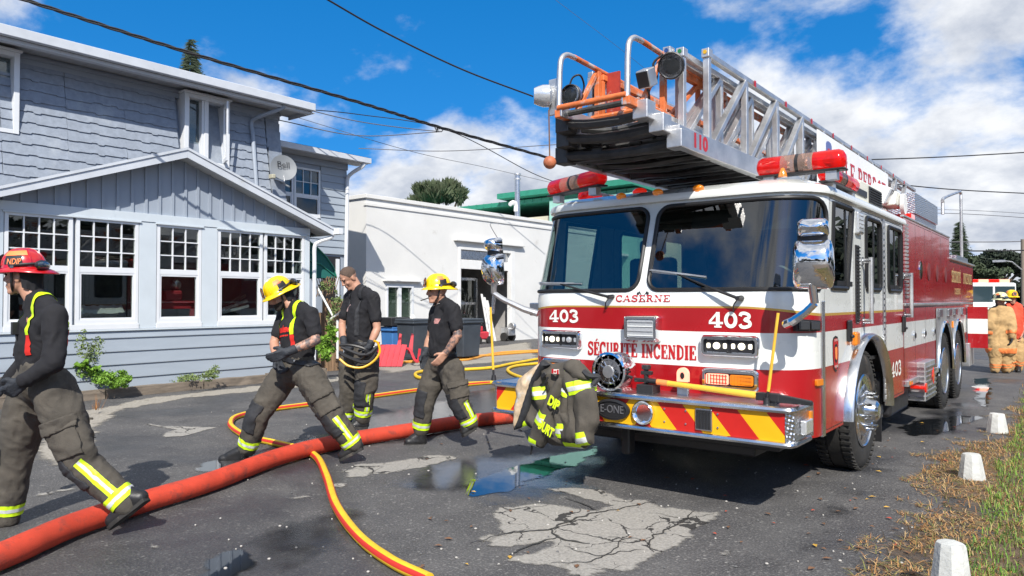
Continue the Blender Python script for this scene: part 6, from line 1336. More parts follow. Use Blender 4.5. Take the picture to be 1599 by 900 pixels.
def peel(src, name, mat, planes, off=.006, keep=None, parent=None, thick=False):
    """a patch of cloth lying on another mesh: the part of src behind all planes (point, outward normal)"""
    par = parent or src; bm = bmesh.new(); bm.from_mesh(src.data); o0 = wloc(src); bmesh.ops.translate(bm, verts=bm.verts, vec=o0)
    for co, no in planes: bmesh.ops.bisect_plane(bm, geom=bm.verts[:]+bm.edges[:]+bm.faces[:], plane_co=V(co), plane_no=V(no), clear_outer=True, dist=1e-5)
    bmesh.ops.remove_doubles(bm, verts=bm.verts, dist=.0028)
    bm.normal_update()
    if keep: bmesh.ops.delete(bm, geom=[f for f in bm.faces if not keep(f.calc_center_median(), f.normal)], context='FACES')
    ns = {v: v.normal.copy() for v in bm.verts}
    for v in bm.verts: v.co += ns[v]*off
    if 0:
        ex = bmesh.ops.extrude_edge_only(bm, edges=[e for e in bm.edges if e.is_boundary])
        for v in [g for g in ex['geom'] if isinstance(g, bmesh.types.BMVert)]: v.co -= V(v.normal)*(off+.003) if v.normal.length else V((0, 0, 0))
    bmesh.ops.translate(bm, verts=bm.verts, vec=-wloc(par))
    me = bpy.data.meshes.new(name); bm.to_mesh(me); bm.free(); me.materials.clear(); me.materials.append(mat); me.polygons.foreach_set('use_smooth', [True]*len(me.polygons))
    o = bpy.data.objects.new(name, me); COL.objects.link(o); o.parent = par
    if thick: sm = o.modifiers.new('thickness', 'SOLIDIFY'); sm.thickness = off+.004; sm.offset = -1
    return o
def dseg(p, a, b): d = b-a; t = max(0, min(1, (p-a).dot(d)/d.length_squared)); return (p-a-d*t).length
def ring_band(src, a, b, t0, t1, rad, parent=None, sil=True, off=.006, cols=('lime', 'silver')):
    """reflective band round a limb from a to b"""
    d = (b-a).normalized(); k = lambda p, n: dseg(p, a, b) < rad
    peel(src, 'reflective_band', M[cols[0]], [(a.lerp(b, t0), -d), (a.lerp(b, t1), d)], off, k, parent)
    if sil: q = (t1-t0)*.34; peel(src, 'reflective_strip', M[cols[1]], [(a.lerp(b, t0+q), -d), (a.lerp(b, t1-q), d)], off+.002, k, parent)
def long_band(src, a, b, t0, t1, out, w, rad, parent=None, off=.006, sh=0.):
    """reflective stripe running down the outside of a limb"""
    d = (b-a).normalized(); s = d.cross(out).normalized(); k = lambda p, n: dseg(p, a, b) < rad and n.dot(out) > .05
    for nm, mt, ww, o in (('reflective_band', 'lime', w, off), ('reflective_strip', 'silver', w*.32, off+.002)):
        peel(src, nm, M[mt], [(a.lerp(b, t0), -d), (a.lerp(b, t1), d), (a+s*(ww/2+sh), s), (a+s*(-ww/2+sh), -s)], o, k, parent)
def hand_segs(w, d, n, s, curl=.5, th=.0, k=1.):
    d = V(d).normalized(); n = (V(n)-d*V(n).dot(d)).normalized(); s = V(s); s = (s-d*s.dot(d)-n*s.dot(n)).normalized(); out = []
    for i, (ln, o) in enumerate(((.92, 1.5), (1.0, .5), (.95, -.5), (.76, -1.5))):
        b = w+d*(.092*k)+s*(.0205*o*k); out.append((w+s*(.013*o*k), (.017+th)*k, b, (.0125+th)*k)); p = b; a = 0
        for j, l in enumerate((.043, .027, .022)):
            a += curl*(.55 if j == 0 else .62)*(1+.10*i); q = p+(d*math.cos(a)+n*math.sin(a))*l*ln*k; out.append((p, (.0105+th-.0007*j)*k, q, (.0098+th-.0008*j)*k)); p = q
    p = w+d*.028*k+s*.026*k; q = p+(d*.62+s*.62+n*.40).normalized()*.048*k; r_ = q+(d*.85+s*.15+n*.45).normalized()*.034*k
    return out+[(w, (.022+th)*k, p, (.016+th)*k), (p, (.0155+th)*k, q, (.0125+th)*k), (q, (.0125+th)*k, r_, (.0105+th)*k)]
def head_segs(c, f, l, u, k=1.):
    L = lambda a, b, z: c+(f*a+l*b+u*z)*k; Rm = Matrix((f, l, u)).transposed()
    e = lambda p, r: ('e', L(*p), tuple(q*k for q in r), Rm); q = lambda a, ra, b, rb: (L(*a), ra*k, L(*b), rb*k)
    s = [e((-.008, 0, .032), (.098, .076, .094)), e((.028, 0, -.03), (.066, .060, .082)), q((-.01, .046, -.05), .026, (.062, .016, -.104), .020), q((-.01, -.046, -.05), .026, (.062, -.016, -.104), .020), e((.074, 0, -.104), (.022, .022, .018)),
        q((.092, 0, .018), .009, (.112, 0, -.024), .0115), q((.104, .012, -.030), .007, (.104, -.012, -.030), .007), q((.080, -.040, .030), .0125, (.080, .040, .030), .0125), e((.062, .038, -.030), (.022, .020, .022)), e((.062, -.038, -.030), (.022, .020, .022)),
        q((.091, -.020, -.060), .0065, (.091, .020, -.060), .0065), q((.089, -.016, -.073), .007, (.089, .016, -.073), .007), q((.076, 0, .0), .02, (.076, 0, -.08), .022)]
    for sg in (-1, 1): s += [e((-.012, sg*.077, -.012), (.026, .009, .034)), q((-.02, sg*.070, .01), .008, (-.028, sg*.090, .012), .006)]
    return s
def helmet(par, c, f, l, u, mat, band='orangetape', goggles='back', shield='26', text=None, flap=True, k=1., fa=(70, 290)):
    o = c+u*.050*k-f*.008*k; L = lambda a, b, z: o+(f*a+l*b+u*z)*k
    mb = MB(); n = 36; rows = []
    for i in range(9):
        a = R(90*i/8); e = .82; rows.append((math.cos(a)**.80, math.sin(a)**.92))
    def rim(j): return 2*math.pi*j/n
    for s_, h in rows:
        for j in range(n):
            t = rim(j); rx = .136 if math.cos(t) < 0 else .128; mb.v.append(tuple(L(rx*s_*math.cos(t), .110*s_*math.sin(t), .128*h+.004*max(0, math.cos(3*t))*s_*h)))
    for i in range(8): mb.f += [(i*n+j, i*n+(j+1) % n, (i+1)*n+(j+1) % n, (i+1)*n+j) for j in range(n)]
    ob = len(mb.v)
    for ex, dz in ((0., .0), (.55, -.008), (1., -.020), (1.0, -.027), (.5, -.016), (0, -.012)):
        for j in range(n):
            t = rim(j); ct = math.cos(t); w = .040 if ct > 0 else .030+.050*(-ct)**1.5; w = .026+(.020*ct**2 if ct > 0 else .052*(-ct)**2)
            rx = (.136 if ct < 0 else .128)+w*ex; ry = .110+w*ex; mb.v.append(tuple(L(rx*ct, ry*math.sin(t), dz-(.018*(-ct)*ex if ct < 0 else .004*ex))))
    for i in range(5): mb.f += [(ob+i*n+j, ob+i*n+(j+1) % n, ob+(i+1)*n+(j+1) % n, ob+(i+1)*n+j) for j in range(n)]
    mb.m = [0]*len(mb.f); sh = mb.build('helmet', M[mat], par, True, ang=55)
    mb = MB()
    for az in (0, 45, -45, 180, 135, -135):
        P = []
        for a in range(6, 91, 12):
            s_, h = math.cos(R(a))**.80, math.sin(R(a))**.92; t = R(az); rx = .136 if math.cos(t) < -1e-6 else .128
            P.append(L(rx*s_*math.cos(t), .110*s_*math.sin(t), .128*h))
        mb.tube(P, .0055*k, 6)
    mb.build('ridge', M[mat], sh, True)
    def patch(name, mt, t0, t1, h0, h1, li=1.025):
        mb = MB(); m_ = 8; q = 4
        for i in range(q+1):
            a = R(h0+(h1-h0)*i/q); s_, h = math.cos(a)**.80, math.sin(a)**.92
            for j in range(m_+1): t = R(t0+(t1-t0)*j/m_); rx = .136 if math.cos(t) < 0 else .128; mb.v.append(tuple(L(rx*s_*math.cos(t)*li, .110*s_*math.sin(t)*li, .128*h*li+.004*max(0, math.cos(3*t))*s_*h)))
        mb.f = [(i*(m_+1)+j, i*(m_+1)+j+1, (i+1)*(m_+1)+j+1, (i+1)*(m_+1)+j) for i in range(q) for j in range(m_)]; mb.m = [0]*len(mb.f); return mb.build(name, mt, sh, True)
    for sg in (1, -1):
        if text: patch('reflective_band', M['orangetape'], sg*55, sg*128, 34, 54)
        else: patch('reflective_patch', M['orangetape'], sg*72, sg*108, 28, 52); patch('black_patch', M['black'], sg*86, sg*120, 8, 32)
    if text:
        patch('name_patch', M['glove'], 62, 112, 8, 33, 1.02)
        sans('name_letters', text, L(-.012, .1185, .036), -f, (u*1.0-l*.28), .056*k, M['orangetape'], sh, .085*k)
    # leather front piece
    A = [(-.036, 0), (.036, 0), (.046, .045), (.034, .080), (0, .098), (-.034, .080), (-.046, .045)]; q0 = L(.152, 0, .0)
    P = [q0+l*(a*k)+(u*.97-f*.20)*(b*k) for a, b in A]; mb = MB(); mb.prism(P, -f*.008*k); fs = mb.build('front_piece', M['black'], sh)
    P = [q0+f*.0015*k+l*(a*.72*k)+(u*.97-f*.20)*((.008+b*.80)*k) for a, b in A]; mb = MB(); mb.prism(P, f*.001*k); mb.build('front_border', M['orangetape'], fs)
    P = [q0+f*.003*k+l*(a*.60*k)+(u*.97-f*.20)*((.016+b*.66)*k) for a, b in A]; mb = MB(); mb.prism(P, f*.001*k); mb.build('front_field', M['black'], fs)
    if shield: sans('front_number', shield, q0+f*.0055*k+(u*.97-f*.20)*.043*k, l, u*.97-f*.20, .045*k, M['wtxt'], fs, .05*k)
    # goggle strap and goggles
    mb = MB(); mb.tube([L((.140 if math.cos(t) < 0 else .131)*math.cos(t), .1135*math.sin(t), .014+.010*math.cos(t)*-1) for t in [2*math.pi*j/36 for j in range(8 if goggles == 'back' else 0, 29 if goggles == 'back' else 36)]], .010*k, 6, closed=False); mb.build('goggle_strap', M['black'], sh, True)
    if goggles:
        gx = -.150; Rm = Matrix((f, l, u)).transposed(); mb = MB(); mb.ball(L(gx, .05, .012), (.026*k, .075*k, .034*k), 14, 9, Rm); g_ = mb.build('goggles', M['black'], sh, True)
        mb = MB(); mb.ball(L(gx-.009, .055, .012), (.022*k, .066*k, .026*k), 14, 9, Rm); mb.build('goggle_lens', pm('goggle_lens', (.06, .09, .13), .06, coat=1., metal=.5), g_, True)
    mb = MB()
    for sg in (-1, 1): mb.cyl(L(-.0, sg*.108, .006), L(0, sg*.122, .006), .012*k, n=10)
    mb.build('chin_strap_stud', M['steel'], sh, True)
    if flap:
        mb = MB(); m_ = 18
        for i in range(6):
            v = i/5
            for j in range(m_+1):
                t = R(fa[0]+(fa[1]-fa[0])*j/m_); wv = .006*math.sin(j*1.9+i)*v; mb.v.append(tuple(L((.118-.020*v+wv)*math.cos(t)-.012*v, (.098-.012*v+wv)*math.sin(t), -.008-.150*v*(.75+.25*max(0, -math.cos(t))))))
        mb.f = [(i*(m_+1)+j, i*(m_+1)+j+1, (i+1)*(m_+1)+j+1, (i+1)*(m_+1)+j) for i in range(5) for j in range(m_)]; mb.m = [0]*len(mb.f); mb.build('neck_flap', M['tee'], sh, True)
    mb = MB()
    for sg in (-1, 1): mb.tube(spline([L(.01, sg*.104, .0), L(.02, sg*.092, -.06), L(.035, sg*.066, -.125), L(.062, 0, -.168)], 4), .008*k, 6)
    mb.build('chin_strap', M['black'], sh, True); return sh
def boot(par, heel, toe, ank, sole_up=None):
    d = (toe-heel); d_ = d.normalized(); up = (ank-heel); up = (up-d_*up.dot(d_)).normalized()
    segs = [(heel+up*.05+d_*.03, .050, heel+up*.052+d*.55, .050), (heel+up*.05+d*.5, .052, toe+up*.042-d_*.05, .046), (heel+up*.06+d_*.045, .054, ank+up*.05, .066), (heel+up*.11+d*.25, .052, heel+up*.07+d*.6, .046), (ank, .064, ank+up*.12, .066)]
    b = soft_mesh('boot', segs, M['boot'], par, .010, 4, .5)
    s = d_.cross(up); pts = [heel+d_*a*d.length+s*w+up*.0 for a, w in ((-.02, .0), (.02, .042), (.3, .040), (.62, .050), (.86, .042), (1.0, .012), (1.0, -.012), (.86, -.042), (.62, -.050), (.3, -.040), (.02, -.042))]
    mb = MB(); mb.prism(pts, up*.028); mb.build('sole', M['rubber'], b, bevel=.004); return b
def figure(name, label, t, J, f, hd, top='short', gloves=(1, 1), trousers='turnout', bare=False, curl=(.5, .5), handdir=None, palm=None, slim=1., collar=.0):
    """J: joints as (px, py, depth offset); limbs 'n' nearer the camera, 'f' farther"""
    X = {k: PT(p[0], p[1], t+p[2]) for k, p in J.items()}
    for k in ('neck', 'nsh', 'fsh'): X[k] = X[k]+ZU*.028
    base = (X['nheel']+X['fheel']+X['ntoe']+X['ftoe'])/4; root = thing(name, label, 'person', (base.x, base.y, 0), GRP)
    f = V(f).normalized(); lat = (X['nsh']-X['fsh']).normalized(); hf, hu = V(hd[0]).normalized(), V(hd[1]); hl = hu.cross(hf).normalized(); hu = hf.cross(hl).normalized(); hc = X['head']
    s = slim
    b = head_segs(hc, hf, hl, hu)+[(hc-hu*.05-hf*.02, .060, X['neck'], .064), (X['neck'], .062, X['chest'], .085*s), (X['chest'], .085*s, X['belly'], .085*s), (X['belly'], .10*s, X['pel'], .10*s)]
    b += [(X['neck']+(X[q+'sh']-X['neck'])*.35, .05, X[q+'sh'], .052) for q in 'nf']
    hs = []
    for i, q in enumerate('nf'):
        a, e, w, h = X[q+'sh'], X[q+'el'], X[q+'wr'], X[q+'ha']; b += [(a, .056, a.lerp(e, .5), .054), (a.lerp(e, .45), .054, e, .042), (e, .043, e.lerp(w, .3), .046), (e.lerp(w, .3), .046, w, .029)]
        dd = (h-w).normalized(); n_ = V(palm[i]) if palm else -(lat if q == 'n' else -lat); sd = f if abs(f.dot(dd)) < .9 else V((0, 0, 1)); hs.append((w, dd, n_, sd, curl[i]))
        if not gloves[i]: b += hand_segs(w, dd, n_, sd, curl[i])
        else: b += [(w, .026, w+dd*.02, .018)]
        hp, kn, an = X[q+'hip'], X[q+'kn'], X[q+'an']; b += [(X['pel'], .09, hp, .085), (hp, .075, kn, .055), (kn, .055, an, .042)]
    body = soft_mesh('body', b, M['skin'], root, .0066, 3, .5)
    for i, q in enumerate('nf'):
        if gloves[i]:
            w, dd, n_, sd, cu = hs[i]; e = X[q+'el']; g_ = hand_segs(w, dd, n_, sd, cu, .0035, 1.06)+[(w+dd*.01, .034, w.lerp(e, .22), .043)]
            soft_mesh('glove', g_, M['glove'], root, .0066, 3, .5, ((.002, (60, 60, 60)),))
    # trousers
    tr_ = [(X['pel']+lat*.07+V((0, 0, .02)), .118*s, X['pel']-lat*.07+V((0, 0, .02)), .118*s), (X['belly'].lerp(X['pel'], .45)+lat*.055, .112*s, X['belly'].lerp(X['pel'], .45)-lat*.055, .112*s)]
    for q in 'nf':
        hp, kn, an = X[q+'hip'], X[q+'kn'], X[q+'an']; m = hp.lerp(kn, .55); tr_ += [(hp, .128*s, m, .122*s), (m, .120*s, kn, .100*s), (kn, .100*s, kn.lerp(an, .55), .092*s), (kn.lerp(an, .55), .092*s, kn.lerp(an, .98), .079*s), (X['pel'], .12*s, hp, .12*s)]
        sd = lat if q == 'n' else -lat; tr_.append((m+sd*.055-f*.02, .075*s, hp.lerp(kn, .86)+sd*.05-f*.025, .075*s))
    tro = soft_mesh('trousers', tr_, M[trousers], root, .0115, 5, .5, ((.0075, (6, 6, 5)), (.0045, (13, 13, 12)), (.0014, (40, 40, 40)))) 
    # shirt
    fw_ = f*.035
    sh = [(X['chest']+fw_, .118*s, X['belly']+fw_, .118*s), (X['belly']+fw_, .118*s, X['belly'].lerp(X['pel'], .30)+f*.02, .116*s), (X['chest']+f*.02+ZU*.05, .10*s, X['neck']-ZU*.05, .075), (X['chest']+lat*.085, .108*s, X['chest']-lat*.085, .108*s), (X['chest']+lat*.08, .108*s, X['belly']+lat*.06, .106*s), (X['chest']-lat*.08, .108*s, X['belly']-lat*.06, .106*s), (X['belly']+lat*.05, .108*s, X['belly'].lerp(X['pel'], .30)+lat*.05, .110*s), (X['belly']-lat*.05, .108*s, X['belly'].lerp(X['pel'], .30)-lat*.05, .110*s), (X['neck']-V((0, 0, .035)), .070, X['chest'], .11*s)]
    for q in 'nf':
        a, e, w = X[q+'sh'], X[q+'el'], X[q+'wr']; sh += [(X['neck']+ZU*.012+(a-X['neck'])*.12, .062, X['neck'].lerp(a, .75)+ZU*.018, .060), (X['neck']-V((0, 0, .03)), .062, a, .066), (a, .072, X['chest']+(lat if q == 'n' else -lat)*.08, .10*s)]
        if top == 'long': sh += [(a, .070, e, .062), (e, .062, w.lerp(e, .06), .046)]
        else: sh += [(a, .071, a.lerp(e, .66), .066)]
    if collar: sh += [(X['neck']+V((0, 0, -.01)), .069, X['neck']+V((0, 0, collar)), .064)]
    shirt = soft_mesh('shirt', sh, M['tee'], root, .0105, 5, .5, ((.0062, (8, 8, 6)), (.0034, (17, 17, 13))))
    for q in 'nf':
        boot(root, X[q+'heel'], X[q+'toe'], X[q+'an'])
    for sg in (-1, 1): mb = MB(); mb.ball(hc+hf*.084+hl*(.031*sg)+hu*.010, (.010, .012, .008), 10, 6, Matrix((hf, hl, hu)).transposed()); mb.build('eye', M['eye'], root, True)
    mb = MB(); mb.tube([hc+hf*(.0955-.25*abs(b_)*.4)+hl*b_-hu*.066 for b_ in (-.02, -.01, 0, .01, .02)], .0032, 5); mb.build('mouth', M['lip'], root, True)
    for sg in (-1, 1): mb = MB(); mb.tube([hc+hf*(.093-.012*i)+hl*(sg*(.012+.016*i))+hu*(.030+.004*(i == 1)) for i in range(3)], .0045, 5); mb.build('eyebrow', M['hair'], root, True)
    X.update(f=f, lat=lat, hf=hf, hl=hl, hu=hu, body=body, tro=tro, shirt=shirt, root=root, hc=hc); return X
def strap(X, a, b, parts, back=True):
    """brace of a pair of suspenders lying on the shirt between two lateral offsets"""
    c = X['chest']; lat = X['lat']; top = (X['neck']+X['nsh'])/2; ax = (X['neck']-X['belly']).normalized()
    for nm, mt, z0, z1, off in parts:
        pl = [(c+lat*b, lat), (c+lat*a, -lat), (X['belly'].lerp(X['neck'], z0), -ax)]
        if z1 is not None: pl.append((X['belly'].lerp(X['neck'], z1), ax))
        peel(X['shirt'], nm, M[mt], pl, off, (lambda p, n: True) if back else (lambda p, n: n.dot(X['f']) > -.15 or n.z > .6))
def pocket(X, q, out, fl=True):
    hp, kn = X[q+'hip'], X[q+'kn']; d = (kn-hp).normalized(); s = d.cross(out).normalized(); k = lambda p, n: dseg(p, hp, kn) < .26 and n.dot(out) > -.15
    for nm, t0, t1, w, o in (('cargo_pocket', .44, .90, .092, .014), ('pocket_flap', .40, .56, .098, .024)):
        peel(X['tro'], nm, M['turnout'], [(hp.lerp(kn, t0), -d), (hp.lerp(kn, t1), d), (hp-s*.01+s*w, s), (hp-s*.01-s*w, -s)], o, k, thick=True)
def knee_pad(X, q, fr):
    kn, hp, an = X[q+'kn'], X[q+'hip'], X[q+'an']; d = ((an-kn).normalized()+(kn-hp).normalized()).normalized(); s = d.cross(fr).normalized()
    peel(X['tro'], 'knee_pad', M['pad'], [(kn-d*.11, -d), (kn+d*.17, d), (kn+s*.078, s), (kn-s*.078, -s)], .009, lambda p, n: (p-kn).length < .24 and n.dot(fr) > -.25, thick=True)
GRP = 'firefighters walking along the hose'
STD = [('red_strap', 'redstrap', .05, .42, .006), ('lime_strap', 'lime', .40, None, .008)]
# 1: red helmet, nearest, striding left in profile
P1 = figure('person', 'firefighter in red helmet, long black sleeves and lime braces striding at left edge', 4.7, dict(head=(35, 431, 0), neck=(57, 476, 0), chest=(70, 512, 0), belly=(66, 556, 0), pel=(60, 598, 0), nsh=(86, 500, -.17), fsh=(60, 500, .17), nel=(84, 566, -.26), nwr=(36, 596, -.28), nha=(10, 616, -.28), fel=(46, 560, .26), fwr=(10, 596, .22), fha=(-8, 612, .2),
    nhip=(84, 606, -.09), fhip=(50, 606, .09), nkn=(126, 722, -.11), fkn=(22, 722, .12), nan=(198, 786, -.10), fan=(10, 808, .12), ntoe=(171, 829, -.13), nheel=(232, 782, -.10), ftoe=(-40, 848, .12), fheel=(22, 846, .12)), L_-F_*.05, (L_-F_*.05+ZU*-.03, ZU), 'long', (1, 1), curl=(.9, .9), slim=1.02, collar=.02)
helmet(P1['root'], P1['hc'], P1['hf'], P1['hl'], P1['hu'], 'helmred', text='NDIP', shield=None, fa=(104, 256))
strap(P1, .075, .118, STD); strap(P1, -.118, -.075, STD, False)
pocket(P1, 'n', -F_); knee_pad(P1, 'n', (L_*.8-F_*.5-ZU*.3).normalized()); knee_pad(P1, 'f', (L_*.8-F_*.5).normalized())
ring_band(P1['tro'], P1['nkn'], P1['nan'], .76, .96, .16); long_band(P1['tro'], P1['nkn'], P1['nan'], .02, .76, (-F_+ZU*.35+RT*.25).normalized(), .062, .17, sh=0)
ring_band(P1['tro'], P1['fkn'], P1['fan'], .72, .92, .16)
peel(P1['shirt'], 'chest_badge', pm('badge_print', (.36, .15, .13), .8, var=.5, vs=60), [(P1['chest']+P1['lat']*.075, P1['lat']), (P1['chest']+P1['lat']*.03, -P1['lat']), (P1['chest']+ZU*.09, ZU), (P1['chest']+ZU*.03, -ZU)], .004, lambda p, n: n.dot(L_) > .3)
mb = MB(); c = P1['chest']+L_*.12-F_*.10+ZU*.0; mb.box(c, (.03, .05, .08)); mb.tube(spline([c-ZU*.04, c-ZU*.12-L_*.01, P1['belly']+L_*.12-F_*.08, P1['belly']+L_*.10-ZU*.1-F_*.06], 4), .006, 5); mb.build('radio_microphone', M['black'], P1['root'], bevel=.006)
hairm = MB(); c = P1['hc']
# 2: yellow helmet, looking down
f2 = L_*.85-F_*.55
P2 = figure('person', 'firefighter in yellow helmet looking down at a glove, black shirt with red script', 6.75, dict(head=(437, 462, -.02), neck=(457, 484, 0), chest=(464, 513, 0), belly=(467, 548, 0), pel=(462, 578, 0), nsh=(485, 496, -.15), fsh=(445, 497, .13), nel=(493, 532, -.24), nwr=(449, 550, -.36), nha=(428, 558, -.38), fel=(428, 535, .06), fwr=(432, 562, -.12), fha=(438, 576, -.14),
    nhip=(483, 588, -.08), fhip=(443, 588, .09), nkn=(519, 652, -.14), fkn=(404, 648, .0), nan=(551, 694, -.10), fan=(386, 700, .06), ntoe=(531, 722, -.12), nheel=(568, 702, -.10), ftoe=(340, 724, .04), fheel=(386, 722, .08)), f2, (f2.normalized()-ZU*.55, ZU+f2.normalized()*.45), 'short', (1, 1), curl=(.35, .9), slim=1.04)
helmet(P2['root'], P2['hc'], P2['hf'], P2['hl'], P2['hu'], 'helmyellow', shield='36', fa=(92, 268))
strap(P2, .075, .115, STD, False); strap(P2, -.115, -.075, STD, False)
pocket(P2, 'n', (-F_*.9+RT*.3).normalized()); knee_pad(P2, 'n', (L_*.7-F_*.6-ZU*.2).normalized()); knee_pad(P2, 'f', (L_*.6-F_*.75).normalized())
ring_band(P2['tro'], P2['nkn'], P2['nan'], .78, .98, .16); long_band(P2['tro'], P2['nkn'], P2['nan'], .0, .78, (-F_*.9+RT*.35+ZU*.25).normalized(), .058, .17, sh=0)
ring_band(P2['tro'], P2['fkn'], P2['fan'], .70, .92, .16)
def tattoo(X, q):
    a, e, w = X[q+'sh'], X[q+'el'], X[q+'wr']; peel(X['body'], 'tattooed_forearm', M['tattoo'], [(a.lerp(e, .62), (a-e).normalized()), (w, (w-e).normalized())], .0012, lambda p, n: min(dseg(p, a.lerp(e, .6), e), dseg(p, e, w)) < .062, X['root'])
tattoo(P2, 'n')
sp_ = P2['lat']; c = P2['chest']-ZU*.015+f2.normalized()*.155
r2 = f2.cross(ZU).normalized()*-1; r2 = ZU.cross(f2).normalized()
wrap(sans('shirt_script', 'Milwaukee', c, r2+ZU*.18, ZU, .085, M['redstrap'], P2['root'], .24, 0, shear=.35, bold=.004), P2['shirt'], -f2)
mb = MB(); [mb.quad(*(c+r2*(-.07+.17*(i+j)/8)+ZU*(-.078+.03*(i+j)/8+k) for j, k in ((0, 0), (1, 0), (1, .014), (0, .014)))) for i in range(8)]; wrap(mb.build('shirt_underline', M['redstrap'], P2['root'], fix=False), P2['shirt'], -f2)
# beard
def beard(X, d=.0):
    hc, hf, hl, hu = X['hc'], X['hf'], X['hl'], X['hu']; peel(X['body'], 'beard', M['hair'], [(hc-hu*.045, hu), (hc-hu*.125, -hu), (hc+hf*.0, -hf)], .004, lambda p, n: (p-(hc+hf*.05-hu*.08)).length < .075, X['root'])
beard(P2)
# belt with carabiner, knife pouch
def belt(X, w=.045, t=.30):
    a, b = X['belly'], X['pel']; d = (b-a).normalized(); return peel(X['tro'], 'belt', M['black'], [(a.lerp(b, t), -d), (a.lerp(b, t)+d*w, d)], .014, lambda p, n: dseg(p, a, b) < .24, X['root'], True)
for X in (P2,): belt(X, t=.35)
mb = MB(); c = P2['belly'].lerp(P2['pel'], .5)+P2['lat']*.10+f2.normalized()*.10; mb.tube([c+(r2*math.cos(R(a))*.05+ZU*math.sin(R(a))*.022) for a in range(0, 360, 24)], .007, 6, closed=True); mb.build('carabiner', M['steel'], P2['root'], True)
# 3: bare headed, carrying a harness
f3 = L_*.78-F_*.62
P3 = figure('person', 'bareheaded man with short hair in black shirt, looking down behind the yellow helmeted one', 8.2, dict(head=(545, 434, -.03), neck=(559, 457, 0), chest=(564, 488, 0), belly=(563, 524, 0), pel=(561, 552, 0), nsh=(583, 469, -.16), fsh=(546, 468, .14), nel=(589, 514, -.22), nwr=(577, 541, -.28), nha=(569, 556, -.30), fel=(534, 508, .10), fwr=(537, 536, -.14), fha=(545, 550, -.2),
    nhip=(574, 562, -.08), fhip=(549, 562, .08), nkn=(570, 610, -.14), fkn=(545, 610, .04), nan=(566, 654, -.06), fan=(536, 660, .08), ntoe=(546, 671, -.12), nheel=(574, 670, -.05), ftoe=(512, 676, .04), fheel=(542, 674, .1)), f3, (f3.normalized()-ZU*.75, ZU+f3.normalized()*.6), 'short', (1, 1), curl=(1.0, 1.0), slim=1.05)
hc, hf, hl, hu = (P3[k] for k in ('hc', 'hf', 'hl', 'hu'))
peel(P3['body'], 'hair', M['stubble'], [(hc+hu*.018, -hu), (hc+hf*.062, hf)], .004, lambda p, n: (p-hc).length < .16 and not (p-hc).dot(hf) > .03+.6*((p-hc).dot(hu)-.03), P3['root'])
peel(P3['shirt'], 'chest_badge', pm('pale_badge', (.40, .27, .26), .8, var=.5, vs=60), [(P3['chest']-P3['lat']*.03, P3['lat']), (P3['chest']-P3['lat']*.075, -P3['lat']), (P3['chest']+ZU*.09, ZU), (P3['chest']+ZU*.01, -ZU)], .004, lambda p, n: n.dot(f3) > .3)
strap(P3, .07, .115, [('black_strap', 'pad', .02, None, .007)]); strap(P3, -.115, -.07, [('black_strap', 'pad', .02, None, .007)])
knee_pad(P3, 'n', (L_*.6-F_*.75).normalized()); ring_band(P3['tro'], P3['nkn'], P3['nan'], .62, .84, .16); long_band(P3['tro'], P3['nkn'], P3['nan'], .0, .6, (-F_*.8+RT*.5).normalized(), .055, .16); ring_band(P3['tro'], P3['fkn'], P3['fan'], .62, .84, .16)
belt(P3)
hn = thing('harness', 'black and yellow strap harness hanging from the gloved hand of the bareheaded man', 'harness', tuple(P3['nha']))
c = P3['nha']+f3.normalized()*.02
for nm, mt, w, pts in (('webbing', 'pad', .030, [(-.22, .10), (-.12, .06), (0, .02), (.10, .04), (.16, .10), (.10, -.04), (0, -.06), (-.16, .0), (-.24, .05)]), ('yellow_webbing', 'lime', .020, [(-.24, -.03), (-.14, -.10), (0, -.12), (.12, -.06), (.19, .04), (.17, .14), (.13, .17)]), ('webbing', 'black', .026, [(-.24, .12), (-.1, .12), (.05, .07), (.0, -.02), (-.1, -.04)])):
    P = spline([c+RT*a+ZU*b-F_*(.05+.03*math.sin(i)) for i, (a, b) in enumerate(pts)], 6); mb = MB(); mb.tube(P, w*.62, 6); mb.build(nm, M[mt] if mt != 'lime' else M['chev_y'], hn, True)
# 4: yellow helmet, tattooed arm, cigarette
f4 = L_*.92-F_*.38
P4 = figure('person', 'firefighter in yellow helmet with bare tattooed arm and cigarette, walking nearest the truck', 7.45, dict(head=(683, 455, -.02), neck=(691, 478, 0), chest=(694, 507, 0), belly=(692, 542, 0), pel=(691, 568, 0), nsh=(708, 489, -.16), fsh=(682, 490, .15), nel=(715, 524, -.24), nwr=(696, 552, -.24), nha=(686, 563, -.25), fel=(672, 526, .24), fwr=(664, 552, .18), fha=(662, 566, .15),
    nhip=(705, 577, -.08), fhip=(682, 577, .08), nkn=(716, 627, -.12), fkn=(664, 626, .06), nan=(735, 662, -.10), fan=(657, 672, .10), ntoe=(722, 684, -.14), nheel=(744, 671, -.10), ftoe=(630, 697, .06), fheel=(664, 696, .10)), f4, (f4.normalized()-ZU*.05, ZU+f4.normalized()*.04), 'short', (0, 1), curl=(.35, .5), slim=.98)
helmet(P4['root'], P4['hc'], P4['hf'], P4['hl'], P4['hu'], 'helmyellow', shield='26', flap=False); tattoo(P4, 'n')
knee_pad(P4, 'n', (L_*.6-F_*.7-ZU*.2).normalized()); knee_pad(P4, 'f', (L_*.7-F_*.65).normalized()); pocket(P4, 'n', (-F_*.9+RT*.3).normalized())
ring_band(P4['tro'], P4['nkn'], P4['nan'], .74, .96, .16); long_band(P4['tro'], P4['nkn'], P4['nan'], .05, .74, (-F_*.7+RT*.6+ZU*.2).normalized(), .05, .16); ring_band(P4['tro'], P4['fkn'], P4['fan'], .68, .92, .16)
